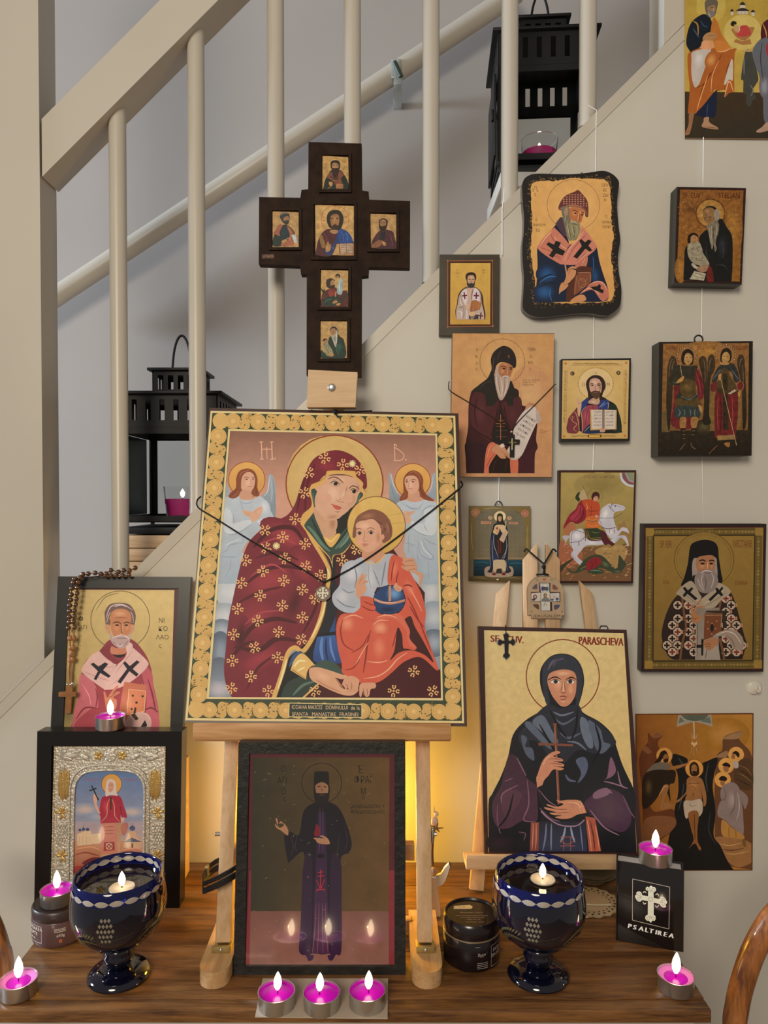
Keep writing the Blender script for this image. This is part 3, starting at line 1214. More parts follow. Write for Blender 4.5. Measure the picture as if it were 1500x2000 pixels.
# ================================================================ the big easel
IB, IT = 0.895, 1.0164          # depth of the big icon's lower and upper edge
sl_e = (IT - IB) / 0.392
es = thing('display_easel', 'tall pine table easel holding the large gold-bordered icon', 'easel', (0, 0, 0))
yleg = lambda z: 0.846 + 0.31 * (z - 0.02)
for (fx0, lx0, lx1, s) in ((-0.1885, -0.1865, -0.1895, -1), (0.048, 0.0475, 0.0445, 1)):
    bm = nb()
    pts = [(-0.017, 0.125), (0.017, 0.125)] + [(0.017 * cos(radians(-a)), 0.017 + 0.017 * sin(radians(-a))) for a in range(0, 181, 20)]
    prism(bm, [(fx0 + x, 0.802 + y) for x, y in pts], 0.0004, 0.0185, bev=0.0012)
    link_mesh('foot', bm, PINEY, es, 50)
    bm = nb()
    bar(bm, (lx0, yleg(0.022) + 0.0085, 0.022), (lx1 + 0.004 * s, yleg(0.60) + 0.0085, 0.60), 0.0175, 0.0155, (0, -1, 0), 0.001)
    link_mesh('leg', bm, PINEV, es, 40)
    bm = nb()
    box(bm, (lx0 - 0.0105, 0.837, 0.0187), (lx0 + 0.0105, 0.8405, 0.026), bev=0.0005)
    box(bm, (lx0 - 0.0105, 0.8375, 0.0187), (lx0 + 0.0105, 0.862, 0.0199), bev=0.0004)
    hb = link_mesh('hinge_plate', bm, mat('brass_hinge', (0.45, 0.36, 0.16), 0.35, 0.8), es, 40)
    bm = nb()
    ball(bm, (lx0, 0.8365, 0.0225), 0.0022, 10, (1, 0.5, 1))
    link_mesh('hinge_screw', bm, mat('steel_screw', (0.6, 0.58, 0.55), 0.25, 0.9), hb, 60)
zL = 0.252
bm = nb()
a, b = at(377, 1430, 0.873), at(881, 1430, 0.873)
box(bm, (a.x, 0.8775, 0.2485), (b.x, 0.9165, 0.2555), bev=0.0012)
box(bm, (a.x, 0.8725, 0.2520), (b.x, 0.8773, 0.2715), bev=0.001)
link_mesh('ledge', bm, wood('pine_ledge', 'c99a6c', 'a87440', 6, (1, 10, 10), 0.5), es, 40)
for z, y in ((0.098, 0.892), (0.004, 0.90)):
    bm = nb()
    box(bm, (-0.176 if z > .01 else -0.168, y, z), (0.037 if z > .01 else 0.034, y + 0.012, z + (0.02 if z > .01 else 0.016)), bev=0.001)
    link_mesh('stretcher', bm, PINE, es, 40)
bm = nb()
bar(bm, (-0.071, yleg(0.10) + 0.045, 0.10), (-0.071, 1.060, 0.7058), 0.03, 0.012, (0, -1, 0), 0.001)
link_mesh('mast', bm, PINEV, es, 40)
bm = nb()
bar(bm, (-0.071, 1.03, 0.45), (-0.071, 1.06, 0.006), 0.022, 0.012, (0, -1, 0), 0.001)
link_mesh('rear_leg', bm, PINEV, es, 40)
# the sliding top clamp with its round screw
q = [at(*c, 1.0) for c in ((602, 722), (698, 727), (694, 802), (599, 795))]
bm = nb()
prism(bm, [(p.x, max(p.z, 0.6605)) for p in q], 1.0, 1.026, axis='y', bev=0.0012)
cl = link_mesh('top_clamp', bm, wood('pine_clamp', 'd8b890', 'c6a27a', 5, (1, 9, 9), 0.5), es, 40)
c = at(648, 757, 1.0)
bm = nb()
ball(bm, (c.x, 0.9995, c.z), 0.0055, 16, (1, 0.35, 1))
link_mesh('clamp_screw', bm, mat('steel_screw', (0.6, 0.58, 0.55), 0.25, 0.9), cl, 60)
# side bolts with wing nuts
for sx, xx in ((-1, -0.197), (1, 0.056)):
    bm = nb()
    tube(bm, [(xx - 0.008 * sx, 0.895, 0.13), (xx + 0.008 * sx, 0.892, 0.131)], 0.0025, 10)
    box(bm, (xx + 0.001, 0.886, 0.122), (xx + 0.004, 0.892, 0.14), bev=0.0008)
    link_mesh('wing_nut', bm, mat('steel_screw', (0.6, 0.58, 0.55), 0.25, 0.9), es, 50)

# small warm lamp glowing behind the easel
lp = thing('glow_lamp', 'small round amber lamp hidden behind the big easel', 'lamp', (-0.06, 1.03, 0.0004))
bm = nb()
lathe(bm, [(0, 0), (0.02, 0), (0.021, 0.002), (0.021, 0.010), (0.02, 0.012), (0, 0.012)], 32)
link_mesh('base', bm, mat('ivory_plastic', (0.6, 0.55, 0.45), 0.4), lp, 50)
bm = nb()
lathe(bm, [(0.018, 0.0121), (0.0185, 0.02), (0.014, 0.032), (0.006, 0.039), (0, 0.04)], 24)
link_mesh('dome', bm, mat('amber_glow', (1, 0.7, 0.1), 0.4, emit=(1.0, 0.62, 0.05), estr=6), lp, 60)
d = bpy.data.lights.new('amber_light', 'POINT')
d.energy = 2.2
d.color = (1.0, 0.56, 0.04)
d.shadow_soft_size = 0.03
o = bpy.data.objects.new('amber_light', d)
C.objects.link(o)
o.parent = lp
o.location = (0, -0.02, 0.10)

# ---------------------------------------------------------------- the small easel
se = thing('small_easel', 'small pine easel with forked top holding the black-veiled saint icon', 'easel')
PB, PT = 0.975, 1.040           # depth of the small-easel icon's lower and upper edge
for top, bot, nm in (((982, 1152), (930, 1752), 1), ((1143, 1152), (1228, 1752), -1)):
    a, b = at(*bot, 1.006), at(*top, 1.0705)
    a.z = 0.0022
    bm = nb()
    bar(bm, a, b, 0.0195, 0.009, (0, -1, 0), 0.0008)
    for v in bm.verts:        # slanted tip
        if v.co.z > b.z - 0.02:
            v.co.z += (v.co.x - b.x) * 1.1 * nm + 0.004
    link_mesh('leg', bm, PINEV, se, 40)
bm = nb()
a, b = at(910, 1690, 0.963), at(1212, 1690, 0.963)
box(bm, (a.x, 0.963, 0.0515), (b.x, 0.9975, 0.0585), bev=0.001)
box(bm, (a.x, 0.958, 0.0535), (b.x, 0.9629, 0.0725), bev=0.001)
link_mesh('ledge', bm, PINE, se, 40)
for x0, x1, nm in ((1020, 1050, 1), (1066, 1092, -1)):
    a, b = at((x0 + x1) / 2, 1600, 1.05), at((x0 + x1) / 2, 1085, 1.0665)
    bm = nb()
    bar(bm, (a.x, 1.05, a.z), b, 0.0205, 0.008, (0, -1, 0), 0.0008)
    for v in bm.verts:
        if v.co.z > b.z - 0.02:
            v.co.z += (v.co.x - b.x) * 1.2 * nm + 0.006
    link_mesh('mast_prong', bm, PINEV, se, 40)

# ---------------------------------------------------------------- odds and ends around the big easel's legs
# leather bracelet looped round the leg
LEATHER = mat('black_leather', (0.012, 0.011, 0.012), 0.45, bump=0.4, bscale=500)
br = thing('leather_bracelet', 'black leather bracelet looped round the easel leg beside the framed robed figure', 'bracelet')
for dy, nm in ((0, 'strap'), (14, 'braided_strap')):
    y0 = 0.848
    pts = [at(468, 1688 + dy, 0.864), at(455, 1698 + dy, 0.853), at(430, 1712 + dy, 0.849), at(408, 1722 + dy, 0.852), at(397, 1725 + dy, 0.862), at(399, 1708 + dy, 0.880), at(412, 1690 + dy, 0.894), at(428, 1680 + dy, 0.899), at(455, 1676 + dy, 0.896)]
    pts = smooth_path(pts, 5)
    bm = nb()
    hgt = 0.0075 if dy else 0.0055
    n = len(pts)
    rows = []
    for i, p in enumerate(pts):
        t = (pts[min(i + 1, n - 1)] - pts[max(i - 1, 0)]).normalized()
        s = t.cross(Vector((0, 0, 1))).normalized() * 0.0008
        u = Vector((0, 0, hgt / 2))
        rows.append([bm.verts.new(p + s * a_ + u * b_) for a_, b_ in ((1, 1), (1, -1), (-1, -1), (-1, 1))])
    for A_, B_ in zip(rows, rows[1:]):
        for k in range(4):
            bm.faces.new((A_[k], A_[(k + 1) % 4], B_[(k + 1) % 4], B_[k]))
    link_mesh(nm, bm, LEATHER, br, 50)
bm = nb()
p = at(405, 1700, 0.888)
box(bm, p - Vector((0.002, 0.003, 0.006)), p + Vector((0.002, 0.003, 0.006)), bev=0.001)
link_mesh('clasp', bm, mat('brass_hinge', (0.45, 0.36, 0.16), 0.35, 0.8), br, 50)

# white angel ornament
an = thing('angel_ornament', 'flat white angel ornament with spread wings behind the right easel leg', 'ornament', at(846, 1786, 0.945))
an.location.z = 0.0006
k = 0.945 / F / 3
cx, cy = 1098, 560
AW = mat('white_ceramic', (0.72, 0.68, 0.62), 0.4)
o2 = lambda pts: [((x - cx) * k, (cy + 20 - y) * k) for x, y in pts]
bm = nb()
prism(bm, o2([(1050, 580), (1060, 480), (1075, 400), (1082, 345), (1115, 345), (1125, 420), (1138, 520), (1140, 575)]), -0.004, 0.003, axis='y', bev=0.001)
link_mesh('robe', bm, AW, an, 40)
bm = nb()
prism(bm, o2([(1100, 350), (1145, 330), (1165, 295), (1190, 268), (1197, 285), (1185, 330), (1170, 370), (1150, 395), (1120, 408), (1098, 400)]), -0.001, 0.004, axis='y', bev=0.001)
prism(bm, o2([(1095, 350), (1055, 330), (1035, 295), (1010, 268), (1003, 285), (1015, 330), (1030, 370), (1050, 395), (1080, 408), (1096, 400)]), -0.001, 0.004, axis='y', bev=0.001)
link_mesh('wings', bm, AW, an, 40)
bm = nb()
prism(bm, [(x + 0.0012, y - 0.0004) for x, y in o2([(1100, 352), (1145, 330), (1165, 293), (1190, 264), (1200, 283), (1187, 332), (1172, 373), (1152, 399), (1120, 412), (1098, 402)])], 0.0041, 0.0052, axis='y')
link_mesh('wing_backing', bm, mat('dark_wood_backing', (0.12, 0.07, 0.03), 0.6), an, 40)
bm = nb()
ball(bm, o2([(1097, 318)])[0] and (0, 0, o2([(1097, 318)])[0][1]), 0.0055, 12)
link_mesh('head', bm, mat('tan_ceramic', (0.55, 0.38, 0.24), 0.5), an, 60)

# twine ornament hanging down the same leg
tw = thing('twine_ornament', 'brown twine tied along the right easel leg with a small pale bead bird', 'ornament')
TWINE = mat('brown_twine', (0.22, 0.13, 0.06), 0.9, bump=0.6, bscale=600)
bm = nb()
tube(bm, smooth_path([at(846, 1598, 0.915), at(848, 1620, 0.914), at(845, 1645, 0.912), at(844, 1668, 0.91), at(845, 1690, 0.908)], 6), 0.0016, 8)
link_mesh('twine', bm, TWINE, tw, 60)
bm = nb()
p = at(849, 1604, 0.913)
ball(bm, p, 0.0045, 12, (1, 0.8, 1.3))
ball(bm, p + Vector((0.002, 0, 0.009)), 0.003, 10)
lathe(bm, [(0.0012, 0), (0, 0.008)], 8, p + Vector((-0.0005, 0, 0.011)))
link_mesh('bead_bird', bm, mat('pale_bead', (0.6, 0.45, 0.36), 0.5), tw, 60)
bm = nb()
p = at(852, 1618, 0.913)
for k in range(5):
    tube(bm, [p, p + Vector((0.009 * cos(k * 1.3), 0.002, 0.006 * sin(k * 1.3)))], [0.0014, 0.0006], 6)
link_mesh('twine_knot', bm, TWINE, tw, 60)

# ================================================================ lanterns
BLK = mat('black_lantern_metal', (0.010, 0.010, 0.011), 0.5, spec=0.25)
PANE = mat('lantern_pane', (0.92, 0.95, 0.95), 0.02, trans=1.0, ior=1.03, spec=0.6)
CGL = mat('candle_glass', (0.95, 0.95, 0.95), 0.02, trans=1.0, ior=1.1)
PWAX = mat('pink_candle_wax', (0.70, 0.05, 0.30), 0.4, sss=0.5, emit=(0.8, 0.03, 0.25), estr=0.0)


def slotted(bm, w, z0, z1, s0, s1, n, sw):
    """four walls of a square band with a row of upright slots"""
    for side in range(4):
        M = Matrix.Rotation(side * pi / 2, 4, 'Z')
        box(bm, (-w, -w, z0), (w, -w + 0.0015, s0), M)
        box(bm, (-w, -w, s1), (w, -w + 0.0015, z1), M)
        pitch = 2 * w * 0.86 / n
        xs = [-w] + [v for k in range(n) for v in (-w * 0.86 + pitch * (k + .5) - sw / 2, -w * 0.86 + pitch * (k + .5) + sw / 2)] + [w]
        for a, b in zip(xs[::2], xs[1::2]):
            box(bm, (a, -w, s0), (b, -w + 0.0015, s1), M)


def lantern(label, loc, rotz, scale=1.0):
    t = thing('lantern', label, 'lantern', loc, rotz, 'black square lanterns on the stairs')
    t.scale = (scale,) * 3
    W = 0.0795
    bm = nb()
    box(bm, (-W, -W, 0), (W, W, 0.011), bev=0.001)
    for sx in (-1, 1):
        for sy in (-1, 1):
            box(bm, (sx * W - 0.006 * (sx > 0) - 0.0, sy * W - 0.006 * (sy > 0), 0.011), (sx * W + 0.006 * (sx < 0), sy * W + 0.006 * (sy < 0), 0.020))
    link_mesh('base', bm, BLK, t, 40)
    bm = nb()
    for side in range(4):
        M = Matrix.Rotation(side * pi / 2, 4, 'Z')
        box(bm, (-W, -W, 0.019), (W, -W + 0.003, 0.030), M)
        box(bm, (-W, -W, 0.030), (-W + 0.012, -W + 0.003, 0.175), M)
        box(bm, (W - 0.012, -W, 0.030), (W, -W + 0.003, 0.175), M)
        box(bm, (-W + 0.012, -W + 0.0003, 0.165), (W - 0.012, -W + 0.002, 0.175), M)
    box(bm, (-W, -W, 0.019), (W, W, 0.0205))
    link_mesh('body_frame', bm, BLK, t, 40)
    src = None
    for side in range(4):
        if src is None:
            bm = nb()
            box(bm, (-W + 0.011, -W + 0.0031, 0.029), (W - 0.011, -W + 0.0045, 0.168))
            src = o = link_mesh('pane', bm, PANE, t)
        else:
            o = src.copy()
            C.objects.link(o)
        o.rotation_euler = (0, 0, side * pi / 2)
    bm = nb()
    slotted(bm, W, 0.1751, 0.229, 0.187, 0.221, 6, 0.0085)
    link_mesh('vent_band', bm, BLK, t, 40)
    bm = nb()
    box(bm, (-0.0885, -0.0885, 0.2291), (0.0885, 0.0885, 0.234), bev=0.0012)
    link_mesh('roof_plate', bm, BLK, t, 40)
    bm = nb()
    slotted(bm, 0.0395, 0.2341, 0.274, 0.243, 0.267, 4, 0.0095)
    link_mesh('vent_cap', bm, BLK, t, 40)
    bm = nb()
    box(bm, (-0.0467, -0.0467, 0.2741), (0.0467, 0.0467, 0.279), bev=0.0012)
    link_mesh('top_plate', bm, BLK, t, 40)
    bm = nb()
    tube(bm, [(0.0165 * cos(radians(a)), 0, 0.276 + (0.066 * sin(radians(a)) if 0 <= a <= 180 else 0)) for a in range(0, 181, 10)], 0.0022, 8)
    link_mesh('handle', bm, BLK, t, 60)
    bm = nb()
    box(bm, (-W - 0.006, -W + 0.004, 0.03), (-W - 0.002, W - 0.02, 0.165), bev=0.0005)
    dr = link_mesh('door', bm, BLK, t, 40)
    bm = nb()
    box(bm, (-W - 0.010, -W + 0.006, 0.09), (-W - 0.0062, -W + 0.016, 0.108), bev=0.001)
    link_mesh('latch', bm, BLK, dr, 40)
    c = thing('glass_candle', 'pink candle burning in a clear glass inside the ' + ('lower lantern' if loc[2] < 0.8 else 'upper lantern'), 'candle', Vector(loc) + Vector((0, 0, 0.0212 * scale + (0.009 if loc[2] > 0.8 else 0))), 0, 'pink jar candles in the lanterns')
    c.scale = (scale,) * 3
    bm = nb()
    lathe(bm, [(0, 0), (0.025, 0), (0.027, 0.003), (0.0325, 0.058), (0.031, 0.058), (0.0255, 0.004), (0, 0.003)], 36, cap=False)
    link_mesh('glass', bm, CGL, c, 60)
    bm = nb()
    lathe(bm, [(0, 0.0035), (0.0248, 0.0042), (0.0290, 0.036), (0.0280, 0.0367), (0, 0.035)], 36)
    link_mesh('wax', bm, PWAX, c, 60)
    bm = nb()
    tube(bm, [(0, 0, 0.035), (0, 0, 0.040)], 0.0007, 6)
    link_mesh('wick', bm, WICK, c)
    flame(c, 0, 0, 0.039, 0.015, 0, 0.04)
    return t


WB = thing('wooden_block', 'pale plank block on the stair under the lower lantern', 'block')
YL = 1.30
c = at(354, 1043, YL - 0.08)
c.x = at(354, 1043, YL - 0.01).x
for k in range(3):
    bm = nb()
    box(bm, (c.x - 0.083, YL - 0.085, c.z - 0.0012 - 0.0215 * (k + 1)), (c.x + 0.10, YL + 0.085, c.z - 0.0022 - 0.0215 * k), bev=0.0015)
    link_mesh('plank', bm, PINE, WB, 40)
lantern('black metal lantern standing on the lower stair, wire handle upright', (c.x, YL, c.z), 0.0)
YL2 = 1.39
c = Vector((0.288, YL2, 1.108))
bm = nb()
box(bm, (c.x - 0.085, YL2 - 0.085, c.z - 0.028), (c.x + 0.1, YL2 + 0.085, c.z - 0.001), bev=0.003)
tag(link_mesh('cream_block', bm, TRIMW, None, 40), 'cream painted board under the upper lantern', 'block')
lantern('black metal lantern standing high on the stairs, seen from below', (c.x, YL2, c.z), radians(-4), 1.05)

# ================================================================ nylon hanging lines and the wall hook
NYL = mat('nylon_line', (0.92, 0.9, 0.86), 0.2)
for lb, pts in (('clear nylon line tied round a baluster above the small grey-robed bishop icon', ((985, 368), (981, 410), (981, 498))),
                ('clear nylon line tied round a baluster above the wavy-edged plaque', ((1148, 205), (1165, 215), (1163, 345))),
                ('clear nylon line between the wavy-edged plaque and the open-book icon', ((1160, 605), (1159, 700))),
                ('clear nylon line between the open-book icon and the white horse icon', ((1160, 862), (1158, 918))),
                ('clear nylon line above the small standing figure icon in silver grey', ((975, 930), (974, 985))),
                ('clear nylon line between the apostles print and the old man with child icon', ((1374, 268), (1373, 366))),
                ('clear nylon line between the old man with child icon and the archangels icon', ((1371, 560), (1370, 655))),
                ('clear nylon line between the archangels icon and the cross-patterned robe icon', ((1371, 890), (1373, 1022)))):
    bm = nb()
    tube(bm, [at(*p, YW - 0.004) for p in pts], 0.0006, 6)
    tag(link_mesh('nylon_line', bm, NYL, None, 60), lb, 'line', 'nylon hanging lines')
p = at(1472, 1342, YW)
hk = thing('wall_hook', 'small clear plastic hook stuck on the wall below the cross-patterned robe icon', 'hook', p)
bm = nb()
lathe(bm, [(0, -0.0001), (0.011, -0.0001), (0.011, 0.002), (0.009, 0.004), (0, 0.005)], 24, (0, 0, 0), Matrix.Rotation(pi / 2, 4, 'X'))
link_mesh('disc', bm, mat('white_plastic', (0.7, 0.66, 0.6), 0.3), hk, 60)
bm = nb()
tube(bm, smooth_path([(0.002, -0.004, -0.002), (0.002, -0.012, -0.004), (0.002, -0.014, 0.001), (0.002, -0.013, 0.004)], 5), 0.002, 8)
link_mesh('peg', bm, mat('white_plastic', (0.7, 0.66, 0.6), 0.3), hk, 60)

# ================================================================ the large icon of the mother and child
BROWNB = mat('dark_brown_board', (0.055, 0.024, 0.018), 0.35)
P = Panel('painted_icon', 'large gold-bordered icon of a red-veiled mother and child with blue orb', 'icon', ((408.8, 796.5), (895.4, 807.5), (912.3, 1419), (359.7, 1411)), IB, IT)
BIGP = P
P.board('board', 0.019, BROWNB, 0.0018)
G1 = 1.19
ar = Art(P, (340, 780, 2.5424), (G1, G1 * 0.98, G1 * 1.08))
def border_strip(ar, a, b, n, rad, phase=0):
    random.seed(int(a[0] + b[1]))
    ln = math.hypot(b[0] - a[0], b[1] - a[1])
    ux, uy = (b[0] - a[0]) / ln, (b[1] - a[1]) / ln
    at2 = lambda t, s: (a[0] + ux * t - uy * s, a[1] + uy * t + ux * s)
    for k in range(n):
        t = ln * (k + 0.5) / n
        st = ln / n
        for dt, s, r in ((st * .5, 20, .58), (st * .5, -20, .58), (st * .34, 26, .34), (st * .66, -26, .34), (st * .5, 0, .6)):
            x, y = at2(t + dt, s * rad / 42)
            ar.draw('e c6a25e %.1f,%.1f %.1f,%.1f' % (x, y, rad * r, rad * r))
        x, y = at2(t, 0)
        ar.draw('e cda965 %.1f,%.1f %.1f,%.1f\no b08c4c 2 %.1f,%.1f %.1f\no b5914f 1.6 %.1f,%.1f %.1f\nr e0bd78>cda965 %.1f,%.1f %.1f,%.1f' % (x, y, rad, rad, x, y, rad * .82, x, y, rad * .5, x, y, rad * .4, rad * .4))
        for j in range(7):
            x, y = at2(t + st * (.28 + .07 * j), random.uniform(-.8, .8) * rad)
            dx, dy = random.uniform(-9, 9), random.uniform(-9, 9)
            ar.draw('s 3a4632 5 %.1f,%.1f %.1f,%.1f %.1f,%.1f' % (x, y, x + dx, y + dy * .4, x + dx * 1.4, y + dy))
        for j in range(6):
            aa = j * 1.05 + k
            ar.draw('s a88448 2.2 %.1f,%.1f %.1f,%.1f' % (x, y, x + 22 * cos(aa), y + 22 * sin(aa)))


ar.draw('''
p 84604e>c89880 279,157 1297,179 1303,482 256,482
p c89880>c09480 256,480 1303,480 1312,810 232,810
# clouds
p b4bec2>7c8894 240,760 1310,800 1325,1484 174,1478
r c8cccc>b4bec0 290,960 90,70
r c4c8c8>9aa6ac 250,1080 95,70
r a8b2b8>6c7a88 235,1150 70,60
r 8a98a4>566474 230,1260 60,110
r c0c4c4>98a4a8 1275,960 70,90
r b4bcc0>8896a0 1290,1080 80,80
r 9aa6b0>5c6a78 1290,1210 70,70
r b8b4b8>7c8894 225,1440 80,60
e 5a6470>7c8894 225,1340 55,60
''')
# angels
ANG = '''
e d8a85c>c8944c 630,440 274,268
o 8a3a20 9 630,440 274,268
f 9aa8ae>7c8a92 850,690 930,620 950,500 955,380 985,355 1030,400 1060,520 1070,720 1058,1000 1000,930 930,780
s c4ced2 14 985,370 960,500 940,620 880,690
s 6c7a84 8 1020,420 1040,600 1050,850
s b4c0c6 9 1000,450 1010,640 990,780
f 9aa8ae 325,480! 380,630 340,720 300,700
f b4c0c6>9cacb6 310,712 500,680 560,740 700,735 830,690 900,740 960,850 1040,1000 1050,1040 870,1160 700,1320 600,1430 545,1600 505,1900 470,2000! 178,2000! 232,1500 270,1100 290,900
r ccd4d6>b4c0c6 340,960 60,120
r ccd4d6>b4c0c6 900,850 80,120 -20
f c2ccd0 300,870 380,900 420,1000 430,1090 640,1040 705,1085 560,1200 400,1262 300,1230 280,1000
s 7e909c 10 290,1230 400,1264 560,1205 700,1100
s 8496a2 9 420,960 440,1060 430,1100
s 8496a2 10 540,760 620,800 740,760
s 8fa0aa 10 520,720 560,840 560,900
f c2ccd0 780,1070 860,1020 960,1000 1040,1040 880,1150
s 7e909c 9 780,1080 850,1150 890,1165
s 7e909c 9 240,1540 330,1500 380,1420 480,1400 580,1380
s 7e909c 9 250,1600 380,1600 490,1600
s 8496a2 8 560,1290 580,1360 550,1400
s dce4e4 8 320,1420 420,1370 540,1330
s 8c9ca6 9 390,1620 380,1750 310,1900
f d0a588 565,905 640,900 720,922 760,880 842,838 872,860 850,950 790,1040 705,1072 680,1010 600,970
s a87858 5 590,925 640,940 690,950
s a87858 5 600,955 650,970 690,975
s a87858 5 740,930 790,890 850,855
f c4967a 540,570 705,590 712,690 760,702 700,742 560,738 520,700
f 82492f 470,430 520,310 640,270 740,310 790,420 790,560 822,660 770,692 700,650 700,600 560,600 500,690 420,722 355,692 400,620 470,560
s a8664a 14 520,400 560,330 660,300
s 5c3020 10 480,500 470,580 400,680
s a06048 10 520,600 470,660 400,700
s 5c3020 9 760,420 765,540 780,660
f cfa083 545,520 560,400 620,332 700,332 750,400 752,500 722,580 682,616 610,602 555,585
r deb496>cfa083 650,480 70,90
s 4a3026 9 590,412 630,400 668,414
s 4a3026 9 705,412 735,400 755,412
e 33211a 630,432 16,9
e 33211a 728,430 13,9
s a87458 7 690,430 695,490 680,510
s a04c40 8 640,545 680,540 712,545
'''
ar.crop = (400, 880, 7.69)
ar.draw(ANG)
ar.crop = (760, 880, 7.69)
ar.draw('''
f 9aa8ae>7c8a92 0,340! 30,345 60,450 100,600 160,680 150,760 100,800 0,760!
s c4ced2 12 30,350 60,500 140,660
s 6c7a84 8 20,480 60,640 110,760
f 9aa8ae>8896a0 700,330! 650,360 640,470 610,600 580,680 690,740 705,740!
s c4ced2 10 660,380 640,520 600,640
e d8a85c>c8944c 354,455 268,258
o 8a3a20 9 354,455 268,258
f b4c0c6>98a8b2 180,760 290,740 390,770 520,740 600,760 712,780! 728,1300! 726,1400! 740,2000! 520,2000 400,1800 230,1560 240,1300 245,1150 220,1000 110,820
f c2ccd0 520,960 560,880 660,860 712,900 716,1180 640,1280 560,1275 420,1220 330,1150 340,1060 440,1090 540,1080
s 7e909c 10 330,1150 440,1230 560,1278 640,1280
s 7e909c 9 490,960 520,890 600,840 700,830
s 8496a2 9 180,780 280,850 430,880 520,760
s 8496a2 8 230,780 320,860 420,870
s 8a9aa6 10 520,1100 540,1160 580,1210
s 7e909c 10 240,1390 270,1400 310,1390 330,1420 400,1420
s 7e909c 10 440,1340 460,1540 560,1620 650,1630 660,1590 560,1460 500,1320
s dce4e4 9 470,1330 520,1480 640,1600
s 7e909c 9 520,1310 620,1380 720,1420
s 8c9ca6 9 290,1250 290,1400 300,1560
s 8c9ca6 9 420,1440 430,1600 470,1700
s 8c9ca6 9 590,1650 590,1800 600,1950
f d0a588 215,930 260,905 310,920 380,905 385,930 310,980 340,1040 310,1090 270,1110 235,1020
s a87858 5 260,960 310,930 370,920
s a87858 5 280,985 320,960 360,945
f c4967a 300,640 450,620 460,720 520,740 390,775 260,745 300,690
f 82492f 210,470 235,380 300,315 380,300 460,340 510,430 510,560 560,660 680,752 560,745 470,690 440,600 300,610 270,720 160,755 170,690 215,620
s a8664a 12 290,350 380,320 460,400 470,520
s 5c3020 9 480,440 470,580 540,700
s a06048 9 230,600 240,670 180,730
f cfa083 232,480 250,400 320,375 400,390 440,450 450,560 410,620 350,655 310,650 265,590
r deb496>cfa083 320,520 70,90
s 4a3026 9 238,452 265,440 285,455
s 4a3026 9 320,452 365,432 405,448
e 33211a 264,470 14,9
e 33211a 358,470 17,9
s a87458 7 300,460 290,540 300,552
s a04c40 8 280,578 315,572 355,575
''')
ar.crop = (340, 780, 2.5424)
